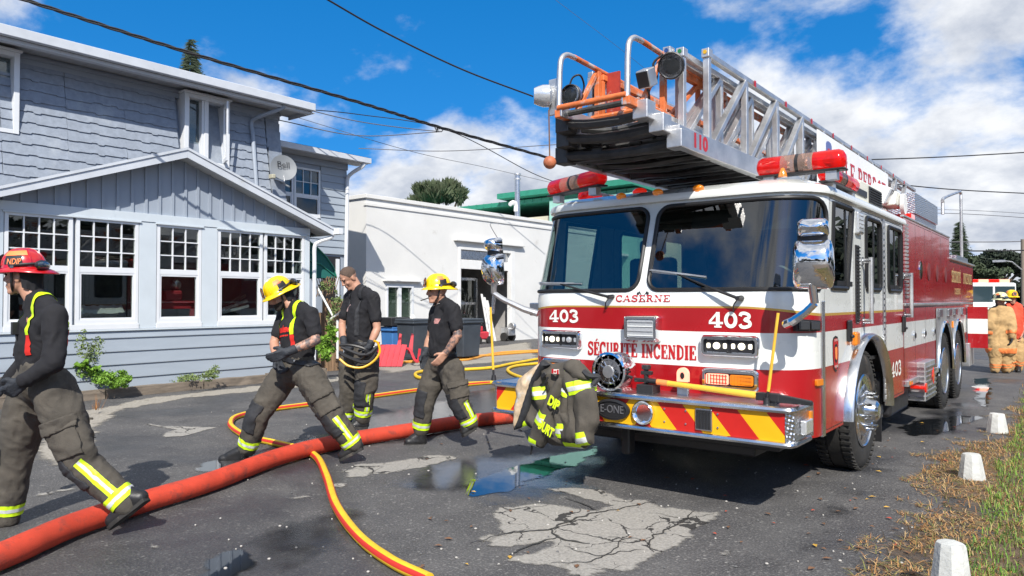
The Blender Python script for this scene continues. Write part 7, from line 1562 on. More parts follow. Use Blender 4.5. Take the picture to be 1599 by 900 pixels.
peel(P4['shirt'], 'chest_badge', pm('pink_badge', (.34, .16, .15), .8, var=.5, vs=60), [(P4['chest']+P4['lat']*.080, (P4['lat']-ZU*.25).normalized()), (P4['chest']+P4['lat']*.045, (-P4['lat']-ZU*.25).normalized()), (P4['chest']+ZU*.062, ZU), (P4['chest']+ZU*.012, -ZU)], .004, lambda p, n: n.dot(f4) > .2)
belt(P4)
hc, hf, hl, hu = (P4[k] for k in ('hc', 'hf', 'hl', 'hu'))
peel(P4['body'], 'moustache', M['stubble'], [(hc-hu*.040, hu), (hc-hu*.054, -hu), (hc+hf*.07, -hf)], .003, lambda p, n: (p-(hc+hf*.09-hu*.047)).length < .03, P4['root'])
cg = MB(); a = hc+hf*.10-hu*.066; cg.cyl(a, a+hf*.085-hu*.022+hl*.01, .0055, .005, 8); tag(cg.build('cigarette', M['tee'], None, True), 'dark thin cigar in the mouth of the man with tattooed arm', 'cigar')
mb = MB(); nk = P4['neck']; mb.tube([nk+ZU*.025+V((math.cos(a)*.068, math.sin(a)*.068, 0))+f4.normalized()*(.03*max(0, math.cos(a-math.atan2(f4.y, f4.x))))-ZU*.05*max(0, math.cos(a-math.atan2(f4.y, f4.x))) for a in [k*.35 for k in range(18)]], .003, 5, closed=True); mb.build('necklace', M['steel'], P4['root'], True)
# 5 and 6: far pair behind the truck
GRP = 'firefighters standing behind the truck'
P5 = figure('person', 'firefighter in pale helmet and long tan coat seen from behind near the wet verge', 14.9, dict(head=(1562, 470, 0), neck=(1562, 482, 0), chest=(1561, 500, 0), belly=(1561, 522, 0), pel=(1561, 536, 0), nsh=(1575, 488, -.05), fsh=(1549, 488, .05), nel=(1580, 508, -.15), nwr=(1580, 526, -.2), nha=(1579, 534, -.2), fel=(1544, 508, .0), fwr=(1545, 524, .05), fha=(1545, 532, .05),
    nhip=(1567, 540, 0), fhip=(1554, 540, .0), nkn=(1569, 558, 0), fkn=(1554, 558, 0), nan=(1571, 577, 0), fan=(1554, 577, 0), ntoe=(1573, 583, .15), nheel=(1572, 584, -.05), ftoe=(1552, 583, .15), fheel=(1553, 584, -.05)), F_-RT*.3, (F_-RT*.35, ZU), 'long', (1, 1), trousers='tan', slim=1.1)
helmet(P5['root'], P5['hc'], P5['hf'], P5['hl'], P5['hu'], 'helmwhite', shield=None, flap=False)
X = P5; coat = [(X['chest']+X['lat']*.11, .155, X['chest']-X['lat']*.11, .155), (X['neck']-ZU*.06, .12, X['chest'], .16), (X['chest']+X['lat']*.11, .135, X['pel']+X['lat']*.14-ZU*.12, .155), (X['chest']-X['lat']*.11, .135, X['pel']-X['lat']*.10-ZU*.10, .15), (X['chest'], .13, X['pel']-ZU*.12, .16)]
for q in 'nf': coat += [(X[q+'sh'], .085, X[q+'el'], .082), (X[q+'el'], .082, X[q+'wr'], .068), (X['neck']-ZU*.04, .08, X[q+'sh'], .085)]
co = soft_mesh('coat', coat, M['tan'], X['root'], .018, 4, .5, ((.016, (6, 6, 4)), (.006, (18, 18, 14))))
peel(co, 'reflective_band', M['orangetape'], [(X['pel']-ZU*.20, -ZU), (X['pel']-ZU*.10, ZU)], .008)
for q in 'nf': ring_band(X['tro'], X[q+'kn'], X[q+'an'], .55, .85, .18, cols=('orangetape', 'tan')); ring_band(co, X[q+'el'], X[q+'wr'], .5, .75, .11, cols=('orangetape', 'orangetape'))
f6 = -F_+RT*-.2
P6 = figure('person', 'firefighter in yellow helmet and red vest facing the camera beside the tan coat', 15.2, dict(head=(1580, 466, 0), neck=(1581, 478, .04), chest=(1582, 496, .02), belly=(1582, 518, 0), pel=(1582, 534, 0), nsh=(1595, 485, -.02), fsh=(1569, 485, .02), nel=(1599, 505, .0), nwr=(1595, 523, -.1), nha=(1593, 531, -.12), fel=(1565, 505, .05), fwr=(1567, 522, 0), fha=(1568, 530, -.02),
    nhip=(1588, 540, 0), fhip=(1575, 540, 0), nkn=(1590, 558, -.04), fkn=(1576, 558, -.04), nan=(1590, 575, 0), fan=(1576, 575, 0), ntoe=(1590, 583, -.2), nheel=(1590, 581, 0), ftoe=(1574, 583, -.2), fheel=(1575, 581, 0)), f6, (f6, ZU), 'short', (0, 1), trousers='tan', slim=1.06)
helmet(P6['root'], P6['hc'], P6['hf'], P6['hl'], P6['hu'], 'helmyellow', shield=None)
X = P6; peel(X['shirt'], 'vest', M['redcloth'], [(X['chest']+X['lat']*.15, X['lat']), (X['chest']-X['lat']*.15, -X['lat'])], .012, lambda p, n: True)
for q in 'nf': ring_band(X['tro'], X[q+'kn'], X[q+'an'], .35, .7, .18, cols=('orangetape', 'tan'))
# ------------------------------------------------------------ hoses
def hose(name, px, r, mat, label, stripe=None, zf=None, n=8, squash=1.):
    pts = [G(p[0], p[1], r) for p in px]
    P = spline(pts, n)
    if zf: P = [V((p.x, p.y, p.z+zf(i/(len(P)-1)))) for i, p in enumerate(P)]
    mb = MB(); k = 14; fr = []
    for i, p in enumerate(P):
        d = (P[min(i+1, len(P)-1)]-P[max(i-1, 0)]); d.z = 0; d.normalize(); s = V((-d.y, d.x, 0)); fr.append(s)
        for j in range(k): a = 2*math.pi*j/k; w = r*(1+.03*noise.noise(p*9)); mb.v.append(tuple(p+s*(w*math.cos(a))+ZU*(w*math.sin(a)*squash)))
    for i in range(len(P)-1):
        for j in range(k): mb.f.append((i*k+j, i*k+(j+1) % k, (i+1)*k+(j+1) % k, (i+1)*k+j)); mb.m.append(1 if stripe and j in stripe[1] else 0)
    mb.f += [tuple(range(k)), tuple(range((len(P)-1)*k, len(P)*k))]; mb.m += [0, 0]
    o = mb.build(name, [M[mat], M[stripe[0]]] if stripe else M[mat], None, True, ang=60); tag(o, label, 'hose'); return o
hose('supply_hose', [(-140, 918), (0, 869), (110, 822), (230, 782), (330, 752), (440, 712), (540, 688), (640, 672), (720, 659), (800, 651), (840, 647)], .082, 'hosered', 'thick red supply hose running across the asphalt to the truck', n=10, squash=.93)
ST = ('hosestripe', (0, 1, 5, 6))
hose('attack_hose', [(670, 905), (610, 876), (560, 838), (525, 790), (510, 745), (495, 715), (470, 702), (430, 692), (390, 683), (368, 672), (360, 661), (372, 650), (420, 640), (480, 632), (560, 622), (640, 611), (700, 604), (760, 598), (850, 593)], .034, 'hoseyellow', 'yellow hose with red stripes looping under the red hose in the foreground', ST, n=10)
hose('attack_hose', [(560, 572), (620, 567), (680, 561), (750, 556), (830, 550), (880, 549)], .034, 'hoseorange', 'faded orange hose farthest back, straight across below the bins', n=6)
hose('attack_hose', [(600, 567.5), (650, 565), (720, 562.5), (740, 560), (780, 551), (850, 547)], .030, 'hoseorange', 'orange brown hose rising beside the garage doorway on the pale ground', n=6)
hose('attack_hose', [(662, 592), (650, 588), (652, 582), (680, 578), (730, 577), (770, 574), (800, 568), (850, 559)], .034, 'hoseyellow', 'bright yellow hose with a bend behind the tattooed firefighter', n=8)
hose('attack_hose', [(700, 600), (740, 599), (780, 597), (850, 595)], .034, 'hoseyellow', 'short bright yellow hose passing under the left bumper end', n=6)
hose('attack_hose', [(830, 593), (812, 589), (796, 582), (794, 576), (810, 571), (850, 567)], .034, 'hoseyellow', 'yellow hose kinked tightly beside the truck front corner', n=8)
# ------------------------------------------------------------ axe lying on the bumper step
ax = thing('axe', 'yellow handled axe lying across the chrome bumper step', 'axe', tuple(ONY(1120, 610, 4.95)))
h0, h1 = ONY(1030, 597, 4.97), ONY(1188, 617.5, 4.96); h0.z = max(h0.z, .865); h1.z = .845
mb = MB(); mb.tube([h0, h0.lerp(h1, .06), h0.lerp(h1, .3), h0.lerp(h1, .97), h1], [.017, .021, .019, .025, .025], 12); mb.build('handle', M['axeyellow'], ax, True)
mb = MB(); d = (h1-h0).normalized(); mb.cyl(h0-d*.02, h0+d*.07, .0225, n=12); mb.build('handle_grip', M['orangetape'], ax, True)
mb = MB(); mb.box(h1+d*.05, (.16, .05, .055)); mb.prism([h1+d*.12+V((0, -.02, -.03)), h1+d*.34+V((0, -.012, -.02)), h1+d*.34+V((0, -.012, .01)), h1+d*.12+V((0, -.02, .028))], (0, .04, 0)); mb.build('axe_head', M['black'], ax, bevel=.008)
mb = MB(); mb.cyl(h0-d*.10, h0-d*.0, .02, n=12); mb.build('handle_end', M['black'], ax, True)
# ------------------------------------------------------------ turnout coat hung over the bumper
coat = thing('turnout_coat', 'grey brown turnout coat with lime bands draped over the left bumper end', 'coat', tuple(ONY(865, 690, 4.7)))
YC = 4.70
def cloth(name, px, y0, bulge, fold, mat, seed, par=coat, thick=.03, lean=0., drop=0.):
    """thick cloth panel hanging in front of the bumper, outline given in the picture plane of the bumper"""
    P = [(ONY(p[0], p[1], y0).x, ONY(p[0], p[1], y0).z) for p in px]; A = np.array(P); lo, hi = A.min(0), A.max(0); out = []
    Q = []
    for i in range(len(P)):
        a, b = V(P[i]), V(P[(i+1) % len(P)]); k = max(1, int((b-a).length/.03))
        for j in range(k): q = a.lerp(b, j/k); nn_ = noise.noise(V((q.x*14, q.y*14, seed)))*.006; Q.append((q.x+nn_, q.y+nn_))
    pts = list(Q); g = .021
    for x in np.arange(lo[0], hi[0], g):
        for z in np.arange(lo[1], hi[1], g):
            if inpoly(x, z, Q): pts.append((x+.003*math.sin(z*90), z))
    v, f = cdt(pts, [(i, (i+1) % len(Q)) for i in range(len(Q))]); tri = [t for t in f if inpoly(*((v[t[0]]+v[t[1]]+v[t[2]])/3), Q)]
    A0 = np.array(Q); B0 = np.roll(A0, -1, 0); D = B0-A0; fr = []; bk = []
    for q in v:
        w = np.array([q.x, q.y])-A0; t = np.clip((w*D).sum(1)/np.maximum((D*D).sum(1), 1e-9), 0, 1); e = min(1, float(np.sqrt(((w-D*t[:, None])**2).sum(1)).min())/.09)
        h = bulge*math.sqrt(e*(2-e))+.010*e*noise.noise(V((q.x*38+q.y*16, q.y*24, seed)))+fold*e*1.1*(1-2.4*abs(noise.noise(V((q.x*7+q.y*2.5+seed, q.y*2.2, seed+7)))))+.7*fold*e*(noise.noise(V((q.x*11+seed, q.y*3.2, seed)))*1.2+.6*noise.noise(V((q.x*22, q.y*9, seed+3))))+lean*(q.y-.8)
        fr.append((q.x, y0-h, q.y)); bk.append((q.x, y0+thick-lean*(q.y-.8), q.y))
    mb = MB(); n = len(v); mb.v = fr+bk; mb.f = [tuple(t) for t in tri]+[tuple(i+n for i in reversed(t)) for t in tri]+[(i, (i+1) % len(Q), n+(i+1) % len(Q), n+i) for i in range(len(Q))]; mb.m = [0]*len(mb.f)
    o = mb.build(name, mat, par, True, ang=70); return o
def cpx(pts): return [(780+a/5, 540+b/5) for a, b in pts]
def band(src, a, b, w, mt='lime', sil=True, off=.004):
    A, B = (ONY(780+p[0]/5, 540+p[1]/5, YC) for p in (a, b)); d = (B-A).normalized(); nrm_ = d.cross(V((0, 1, 0))).normalized()
    k = lambda p, n: n.y < .25
    peel(src, 'reflective_band', M[mt], [(A+nrm_*w/2, nrm_), (A-nrm_*w/2, -nrm_), (A, -d), (B, d)], off, k)
    if sil: peel(src, 'reflective_strip', M['silver'], [(A+nrm_*w*.14, nrm_), (A-nrm_*w*.2, -nrm_), (A, -d), (B, d)], off+.002, k)
lin = cloth('lining', cpx([(240, 190), (330, 120), (300, 260), (230, 470), (150, 640), (110, 650), (115, 560), (120, 470), (140, 400), (130, 330), (150, 260)]), YC+.02, .05, .02, pm('coat_lining', (.55, .42, .28), .9, var=.35, vs=14, dirt=((.60, .62, .60), 8, .5)), 3)
body_ = cloth('coat_body', cpx([(330, 110), (400, 140), (500, 130), (560, 105), (640, 150), (690, 200), (740, 260), (745, 400), (765, 560), (750, 660), (720, 700), (725, 760), (660, 800), (560, 790), (415, 780), (330, 730), (250, 640), (160, 670), (200, 560), (245, 420), (270, 260)]), YC, .055, .045, M['turnout'], 8)
edge = cloth('coat_front_edge', cpx([(330, 110), (385, 150), (330, 200), (260, 330), (235, 430), (215, 540), (165, 640), (110, 660), (150, 560), (200, 400), (250, 250)]), YC-.07, .04, .01, M['pad'], 11)
slv = cloth('sleeve', cpx([(500, 190), (470, 240), (420, 300), (370, 400), (330, 480), (290, 560), (255, 650), (230, 740), (240, 770), (330, 800), (380, 730), (415, 690), (425, 600), (440, 480), (480, 400), (510, 290)]), YC-.07, .055, .030, M['turnout'], 14)
slv2 = cloth('sleeve', cpx([(590, 350), (640, 340), (725, 330), (745, 420), (768, 600), (740, 650), (722, 680), (722, 770), (610, 780), (600, 700), (595, 600), (580, 470)]), YC-.055, .055, .030, M['turnout'], 17)
yoke = cloth('collar', cpx([(510, 130), (560, 105), (610, 120), (650, 170), (690, 220), (700, 270), (640, 280), (590, 290), (550, 240), (500, 190)]), YC-.045, .05, .03, M['turnout'], 19)
mid = cloth('coat_panel', cpx([(490, 300), (560, 340), (585, 370), (575, 470), (540, 560), (530, 640), (520, 720), (510, 740), (420, 720), (425, 600), (470, 430)]), YC-.05, .04, .025, M['turnout'], 21)
band(slv, (325, 515), (425, 570), .10); band(slv, (310, 498), (320, 503), .07) if 0 else None
band(slv, (200, 690), (345, 765), .09)
band(mid, (425, 640), (545, 655), .115)
band(slv2, (590, 740), (732, 712), .115)
for o_, a, b in ((yoke, (440, 205), (560, 235)), (body_, (240, 370), (390, 360)), (body_, (590, 330), (740, 300)), (mid, (490, 310), (585, 350)), (body_, (180, 650), (250, 625)), (body_, (530, 790), (660, 800))): band(o_, a, b, .10)
for tx, c_, w in (('DIP', (400, 455), .105), ('OURT', (335, 655), .16)):
    p = ONY(780+c_[0]/5, 540+c_[1]/5, YC-.19); sans('name_letters', tx, (p.x, YC-.152, p.z), V((1, 0, -.50)), V((.45, 0, 1)), .105, M['ltxt'], slv, w, .002, bold=.004)
p = ONY(780+437/5, 540+202/5, YC-.12); mb = MB(); mb.box(p, (.065, .006, .034), Matrix.Rotation(R(-4), 3, 'Y')); fg = mb.build('flag_patch', M['wtxt'], coat)
for sx_ in (-.024, .024): mb = MB(); mb.box(p+V((sx_, -.004, -sx_*.07)), (.017, .003, .034)); mb.build('flag_bar', M['rtxt'], fg)
mb = MB(); mb.prism([p+V((.014*math.cos(R(90+36*k))*(1 if k % 2 == 0 else .45), -.004, .014*math.sin(R(90+36*k))*(1 if k % 2 == 0 else .45))) for k in range(10)], (0, -.002, 0)); mb.build('leaf_mark', M['rtxt'], fg)
mb = MB(); q = ONY(780+345/5, 540+230/5, YC-.13); mb.box(q, (.05, .012, .03), Matrix.Rotation(R(-40), 3, 'Y')); mb.box(q+V((.02, 0, -.05)), (.012, .012, .09), Matrix.Rotation(R(30), 3, 'Y')); mb.build('pocket_clip', M['black'], coat, bevel=.004)
mb = MB(); q = ONY(780+700/5, 540+235/5, YC-.06); mb.tube(spline([q+V((-.05, 0, .03)), q, q+V((.05, .05, -.01)), q+V((.02, .02, -.07))], 4), .022, 6); mb.build('collar_strap', M['pad'], coat, True)
mb = MB(); q = ONY(780+252/5, 540+800/5, YC-.05); mb.tube([q+V((0, 0, .05)), q, q+V((-.01, 0, -.05))], .009, 6); mb.build('zip_pull', M['black'], coat, True)
# ------------------------------------------------------------ wires, pole, trees, far vehicles
def wire(px, r, mat, lab, sag=0., n=12):
    P = spline([PT(*p) for p in px], n); m = len(P)-1
    P = [p-ZU*(sag*4*(i/m)*(1-i/m)) for i, p in enumerate(P)]; mb = MB(); mb.tube(P, r, 6); o = mb.build('overhead_wire', M[mat], None, True); tag(o, lab, 'wire'); return o
mb = MB(); A = spline([PT(20, -6, 9.6), PT(300, 84, 10.6), PT(560, 160, 12), PT(700, 203, 13), PT(880, 253, 14.6)], 30)
for k in range(3): mb.tube([p+RT*(.018*math.cos(i*.55+2.1*k))*.6+UP*(.018*math.sin(i*.55+2.1*k)) for i, p in enumerate(A)], .0125, 6)
w_ = mb.build('overhead_wire', M['wire'], None, True); tag(w_, 'thick twisted black cable crossing the sky from top left to the ladder', 'wire')
mb = MB(); q = PT(683, 200, 12.9); mb.tube([q+V((.05*math.cos(a*1.3), .04*math.sin(a), .05*math.sin(a*1.7)-.03)) for a in range(14)], .006, 5); tag(mb.build('wire_tangle', M['wire'], None, True), 'small tangle of wire clipped on the thick black cable', 'wire')
wire([(505, -4, 13), (600, 50, 14), (720, 108, 15), (838, 153, 16)], .017, 'wire', 'black cable from top middle down to the ladder tip')
wire([(436, 160, 17), (560, 190, 18), (680, 205, 19), (690, 200, 19)], .012, 'wiregrey', 'thin grey wire just below the main roof gutter')
wire([(436, 188, 17), (560, 212, 18), (690, 206, 19)], .012, 'wiregrey', 'thin sagging wire low over the rear wing roof')
wire([(436, 168, 17), (560, 179, 19), (700, 204, 20), (830, 270, 22), (890, 292, 23)], .012, 'wire', 'dark wire continuing down to the green roof')
wire([(436, 175, 17), (640, 236, 19), (760, 262, 22), (880, 290, 23)], .007, 'wiregrey', 'hair thin wire slanting over the garage roof')
wire([(560, 232, 24), (700, 236, 24), (870, 226, 25)], .014, 'wiregrey', 'nearly level grey wire in front of the white clouds')
wire([(862, -4, 12), (960, 70, 13), (1010, 110, 14)], .003, 'wiregrey', 'faint hairline wire above the ladder tip')
wire([(1170, 256, 29), (1345, 250, 30), (1480, 245, 31), (1640, 236, 32)], .026, 'wire', 'upper black wire level across the clouds at right')
wire([(1210, 268, 29), (1400, 288, 30), (1500, 297, 31), (1640, 304, 32)], .024, 'wire', 'second black wire sloping right above the hand rail')
wire([(1240, 328, 39), (1420, 332, 40), (1520, 335, 41), (1640, 343, 42)], .018, 'wiregrey', 'lower thin grey wire behind the hand rail')
wire([(1240, 324, 39), (1420, 327, 40), (1520, 329, 41), (1640, 336, 42)], .014, 'wiregrey', 'thinnest grey wire above the right conifer')
wire([(1480, 378, 50), (1560, 378, 50), (1640, 376, 50)], .035, 'wiregrey', 'level wire just above the dark trees')
wire([(1480, 392, 45), (1560, 392, 45), (1640, 390, 45)], .045, 'wire', 'lowest black wire in front of dark trees')
pl = thing('utility_pole', 'wooden utility pole at the right edge of the photo', 'pole', tuple(G(1598, 492)))
b = PT(1598, 470, 48); mb = MB(); mb.cyl((b.x, b.y, 0), (b.x, b.y, 5.6), .13, .11, 12); mb.build('post', M['polewood'], pl, True)
mb = MB(); mb.tube([PT(1600, 425, 48), PT(1580, 409, 48), PT(1562, 407, 48)], .04, 6); mb.box(PT(1560, 408, 48), (.7, .3, .14)); mb.build('lamp_arm', M['alu'], pl, True)
def conifer(name, lab, px, pyt, pyb, t, w, mat, n, seed, zb=None):
    r = random.Random(seed); top = PT(px, pyt, t); bot = PT(px, pyb, t); z0 = zb if zb is not None else 0; H = top.z-z0; rt_ = thing(name, lab, 'tree', (top.x, top.y, 0)); c = V((top.x, top.y, 0))
    mb = MB(); mb.cyl((c.x, c.y, 0), (c.x, c.y, top.z-.1), H*.018, .02, 8); mb.build('trunk', M['bark'], rt_, True)
    mb = MB(); vs = []; fs = []
    for k in range(n):
        u = r.random()**.75; z = top.z-u*H*.92; rad = w*(u**.8)*(.55+.55*r.random()); a = r.uniform(0, 6.283); d = V((math.cos(a), math.sin(a), 0)); s = V((-d.y, d.x, 0))
        dr = -.25*rad+r.uniform(-.1, .2)*rad; m_ = max(3, int(5*rad/w)+2)
        for j in range(m_):
            q = (j+1)/m_; p = c+d*(rad*q)+V((0, 0, z+dr*q)); l = w*.20*(1.25-q*.6)*r.uniform(.6, 1.2)
            for sg in (-1, 1):
                e = p+(d*.6+s*sg*r.uniform(.4, .9)).normalized()*l+V((0, 0, -l*r.uniform(.1, .5))); o = len(vs); wv = V((0, 0, l*.22)); vs += [p-wv*.4, p+wv*.6, e]; fs.append((o, o+1, o+2))
    mb.v = [tuple(v) for v in vs]; mb.f = fs; mb.m = [0]*len(fs); mb.build('crown', mat, rt_, fix=False); return rt_
def leafy(name, lab, blobs, t, mat, n, leaf, seed, cat='tree', trunk=True, thin=0.):
    if not trunk: t = min(t, (ONX(blobs[0][0], blobs[0][1]+blobs[0][3]*.6, -11.8)-EYE).dot(FW)) if t < 13.3 else t
    """blobs: (px, py, rx_px, ry_px); leaf cards spread through several uneven clumps"""
    r = random.Random(seed); c0 = PT(blobs[0][0], blobs[0][1], t); rt_ = thing(name, lab, cat, (c0.x, c0.y, 0)); mb = MB()
    if trunk:
        mb.tube([V((c0.x, c0.y, 0)), V((c0.x+.2, c0.y, c0.z*.5)), c0], [leaf*.9, leaf*.7, leaf*.3], 8)
        for b in blobs: p = PT(b[0], b[1], t); mb.tube([V((c0.x, c0.y, c0.z*.45)), (V((c0.x, c0.y, c0.z*.5))+p)/2+V((.1, 0, .2)), p], [leaf*.4, leaf*.25, leaf*.1], 6)
        mb.build('trunk', M['bark'], rt_, True)
    vs = []; fs = []; tot = sum(b[2]*b[3] for b in blobs)
    for b in blobs:
        p = PT(b[0], b[1], t+r.uniform(-.3, .3)); rx, rz = b[2]*t/FPX, b[3]*t/FPX; k = int(n*b[2]*b[3]/tot); sub = [(r.gauss(0, .5), r.gauss(0, .5), r.gauss(0, .5)) for _ in range(14)]
        for i in range(k):
            s = r.choice(sub); q = V((s[0]+r.gauss(0, .22), s[1]+r.gauss(0, .22), s[2]+r.gauss(0, .20)))
            if q.length > 1.15: q = q.normalized()*r.uniform(.8, 1.15)
            x = p+RT*(q.x*rx)+F_*(q.y*rx)+ZU*(q.z*rz); d = V((r.gauss(0, 1), r.gauss(0, 1), r.gauss(0, .7)+.3)).normalized(); e = d.cross(V((r.gauss(0, 1), r.gauss(0, 1), r.gauss(0, 1)))).normalized(); l = leaf*r.uniform(.5, 1.3); o = len(vs)
            if thin: d = (x-(p-ZU*rz*1.6)).normalized()*1.0+V((r.gauss(0, .3), r.gauss(0, .3), r.gauss(0, .25))); d.normalize(); e = d.orthogonal().normalized(); l *= 1.8
            wv = .32 if not thin else thin; vs += [x-e*l*wv, x+d*l*.5, x+e*l*wv, x-d*l*.5]; fs.append((o, o+1, o+2, o+3))
    mb = MB(); mb.v = [tuple(v) for v in vs]; mb.f = fs; mb.m = [0]*len(fs); mb.build('crown' if cat == 'tree' else 'foliage', mat, rt_, fix=False); return rt_
conifer('spruce_tree', 'small dark conifer top poking above the house gutter', 299, 62, 130, 38, 1.9, M['needle'], 1100, 3, 7)
conifer('spruce_tree', 'tall dark conifer beyond the truck hand rail', 1498, 347, 440, 80, 2.6, M['needle'], 1500, 5)
leafy('pine_tree', 'bushy green pine showing above the garage parapet', [(683, 305, 30, 14), (660, 296, 12, 12), (700, 298, 18, 11), (716, 306, 10, 9), (648, 320, 14, 8)], 46, M['pine'], 6500, .42, 7, thin=.09)
leafy('broadleaf_tree', 'dark rounded tree far behind the firefighters', [(1560, 408, 26, 16), (1540, 414, 22, 14), (1575, 412, 14, 12), (1525, 420, 20, 14), (1590, 410, 18, 16), (1548, 405, 20, 12), (1610, 415, 24, 18)], 75, M['leafdark'], 20000, .5, 9)
leafy('broadleaf_tree', 'small dull green tree between the truck and the dark trees', [(1515, 415, 16, 12), (1500, 425, 20, 12), (1545, 425, 30, 9)], 70, pm('dull_green_leaves', (.045, .065, .03), .8, var=.5, vs=.8), 7000, .45, 11)
leafy('tree_line', 'dark distant trees at the end of the street', [(1500, 452, 60, 16), (1600, 452, 60, 18), (1700, 450, 80, 20)], 130, M['leafdark'], 14000, .9, 12)
def mass(name, spots, mat, n, leaf, seed):
    r = random.Random(seed); vs = []; fs = []
    for (x, y, rx, h) in spots:
        sub = [(r.gauss(0, .5), r.gauss(0, .5), r.uniform(-.1, .8)) for _ in range(12)]
        for i in range(n):
            s = r.choice(sub); p = V((x+rx*(s[0]+r.gauss(0, .22)), y+rx*(s[1]+r.gauss(0, .22)), max(.1, h*(.45+.5*(s[2]+r.gauss(0, .18)))))); d = V((r.gauss(0, 1), r.gauss(0, 1), r.gauss(0, 1))).normalized(); e = d.orthogonal().normalized(); l = leaf*r.uniform(.5, 1.3); o = len(vs)
            vs += [p-e*l*.35, p+d*l*.5, p+e*l*.35, p-d*l*.5]; fs.append((o, o+1, o+2, o+3))
    mb = MB(); mb.v = [tuple(v) for v in vs]; mb.f = fs; mb.m = [0]*len(fs); o = mb.build(name, mat, fix=False); o['kind'] = 'stuff'
mass('reflected_foliage', [(12.5+1.5*math.sin(k*2.1), 4+4.2*k, 2.6, 5.0+.12*k+1.5*math.sin(k*1.3)) for k in range(40)], M['leafdark'], 420, 1.1, 31)  # unseen leaf mass, added so the truck side reflects dark foliage
mass('far_trees', [(-30+7*k, -34+3*math.sin(k*1.7), 4.2, 8.5+3*math.sin(k*2.3)) for k in range(10)], M['leafdark'], 700, 1.3, 32)
# plants by the porch
leafy('shrub', 'round bright green shrub at the timber edging', [(175, 592, 24, 13), (165, 590, 18, 10), (188, 597, 14, 8)], 12.3, M['leaf'], 3600, .038, 21, 'shrub', False)
leafy('shrub', 'tall wispy weed against the blue siding', [(135, 560, 12, 26), (128, 535, 10, 20), (148, 545, 14, 20), (130, 580, 14, 14)], 12.2, M['weed'], 900, .040, 22, 'weed', False)
leafy('shrub', 'broad leaved green weed at left of round shrub', [(140, 578, 16, 9), (128, 570, 10, 8)], 12.1, M['leaf'], 260, .085, 23, 'weed', False)
leafy('shrub', 'low green weeds along the middle of the timber edging', [(290, 592, 26, 6), (315, 588, 22, 8), (335, 580, 10, 9), (270, 597, 16, 4)], 13.2, M['weed'], 1300, .038, 24, 'weed', False)
leafy('shrub', 'small weed at the right end of timber edging', [(405, 582, 12, 7), (398, 586, 8, 5)], 14.0, M['leaf'], 320, .045, 25, 'weed', False)
leafy('shrub', 'bright leafy bush between the porch corner and bareheaded man', [(512, 535, 12, 18), (505, 550, 14, 14), (518, 520, 10, 14)], 13.4, M['leaf'], 700, .085, 26, 'shrub', False)
leafy('climber', 'vine growing on the lattice under the green awning', [(510, 447, 12, 9), (525, 470, 8, 16), (518, 500, 8, 16)], 14.6, M['weed'], 420, .07, 27, 'plant', False)
for k, (px, py) in enumerate(((285, 597), (320, 592), (350, 592), (310, 598), (150, 640))):
    p = G(px, py, .06); r_ = random.Random(70+k); mb = MB()
    for i in range(26): a = r_.uniform(0, 6.28); h = r_.uniform(.05, .22); d = V((math.cos(a), math.sin(a), 0)); q = p+d*r_.uniform(0, .08); t_v = V((-d.y, d.x, 0))*.004; mb.add([q-t_v, q+t_v, q+d*h*.5+ZU*h], [(0, 1, 2)])
    o = mb.build('grass_tuft', gs[k % 3], fix=False); o['kind'] = 'stuff'
# rescue vehicle in the distance
rv = thing('rescue_truck', 'white and red rescue truck with lit red light bar in the distance', 'truck', tuple(G(1552, 522))); t = 31.; c = PT(1552, 470, t); fx, fy = RT, F_
def rb(name, r0, r1, z0, z1, d0, d1, mat, bev=.03, par=rv):
    mb = MB(); q = [V((c.x, c.y, 0))+RT*r+F_*d for r, d in ((r0, d0), (r1, d0), (r1, d1), (r0, d1))]; mb.prism([V((p.x, p.y, z0)) for p in q], (0, 0, z1-z0)); return mb.build(name, M[mat], par, bevel=bev)
rb('cab', -1.0, 1.0, 1.2, 2.28, 0, 3, 'white', .08); rb('hood', -1.0, 1.0, .45, 1.2, -.7, 3, 'white', .08); rb('body', -1.05, 1.05, .45, 2.5, 3, 7, 'white'); rb('stripe', -1.06, 1.06, .62, .9, -.72, 7.1, 'red', .0)
for r0, r1 in ((-.9, -.05), (.05, .9)): rb('windscreen', r0, r1, 1.45, 2.12, -.02, .05, 'darkglass', .0)
for k in range(4): rb('beacon', -.9+.46*k, -.47+.46*k, 2.29, 2.43, .3, .6, 'lampred' if k % 2 else 'redlens', .02)
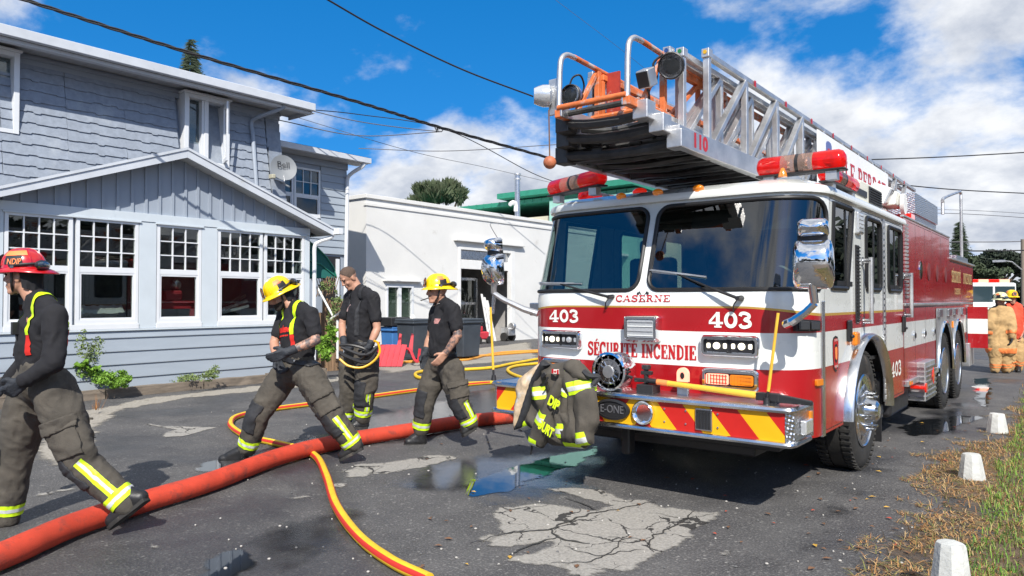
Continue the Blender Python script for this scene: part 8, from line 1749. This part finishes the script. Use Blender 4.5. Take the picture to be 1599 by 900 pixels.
for r_ in (-.75, .75): rb('headlight', r_-.16, r_+.16, .92, 1.12, -.76, -.7, 'clear', .01); mb = MB(); q = V((c.x, c.y, .42))+RT*r_*1.1; mb.cyl(q-RT*.14, q+RT*.14, .42, n=24); mb.build('wheel', M['rubber'], rv, True)
rb('bumper', -1.05, 1.05, .38, .6, -.9, -.7, 'chrome'); rb('grille', -.5, .5, .68, 1.1, -.74, -.7, 'black', .01)
# bench with clutter seen through the porch windows
t = thing('workbench', 'red workbench with clutter seen through the middle porch window', 'bench', (-12.9, 6.1, .88))
mb = MB(); mb.mm((-13.1, 5.75, 1.46), (-12.4, 6.6, 1.50)); mb.mm((-12.5, 5.8, 1.36), (-12.44, 6.55, 1.46)); mb.build('top', M['redplastic'], t)
for y in (5.8, 6.5): mb = MB(); mb.mm((-12.5, y, .88), (-12.44, y+.06, 1.46)); mb.build('leg', M['redplastic'], t)
mb = MB(); mb.mm((-12.7, 6.05, 1.505), (-12.45, 6.35, 1.68)); tag(mb.build('red_box', M['redplastic'], bevel=.03), 'red box standing on the red workbench', 'box')
mb = MB(); mb.ball((-12.6, 6.3, 1.79), (.09, .09, .11)); tag(mb.build('grey_ball', M['steel'], None, True), 'small round grey thing on the red box', 'ball')
for k, (lab, y) in enumerate((('pale board leaning in the right porch window', 6.9), ('grey pipe bundle lying inside the right porch window', 7.1), ('black board lying inside the right porch window', 7.2))):
    mb = MB(); mb.bar((-12.45-.05*k, 6.9+.05*k, 1.24+.04*k), (-12.45-.05*k, 7.62, 1.40+.10*k), .06, .05); tag(mb.build('board', M[('teal' if 0 else 'clear', 'steel', 'black')[k]]), lab, 'board')
mb = MB(); r_ = random.Random(3); n = 18; mb.v = [(-12.42-.06*j+.02*r_.random(), 4.6+.042*i, 1.22+.19*(1-abs(j-2)/3)+.03*r_.random()) for i in range(n+1) for j in range(6)]; mb.f = [(i*6+j, i*6+j+1, (i+1)*6+j+1, (i+1)*6+j) for i in range(n) for j in range(5)]; mb.m = [0]*len(mb.f); tag(mb.build('plastic_sheet', M['silver'], None, True), 'crumpled grey plastic sheet inside the second porch window', 'sheet')
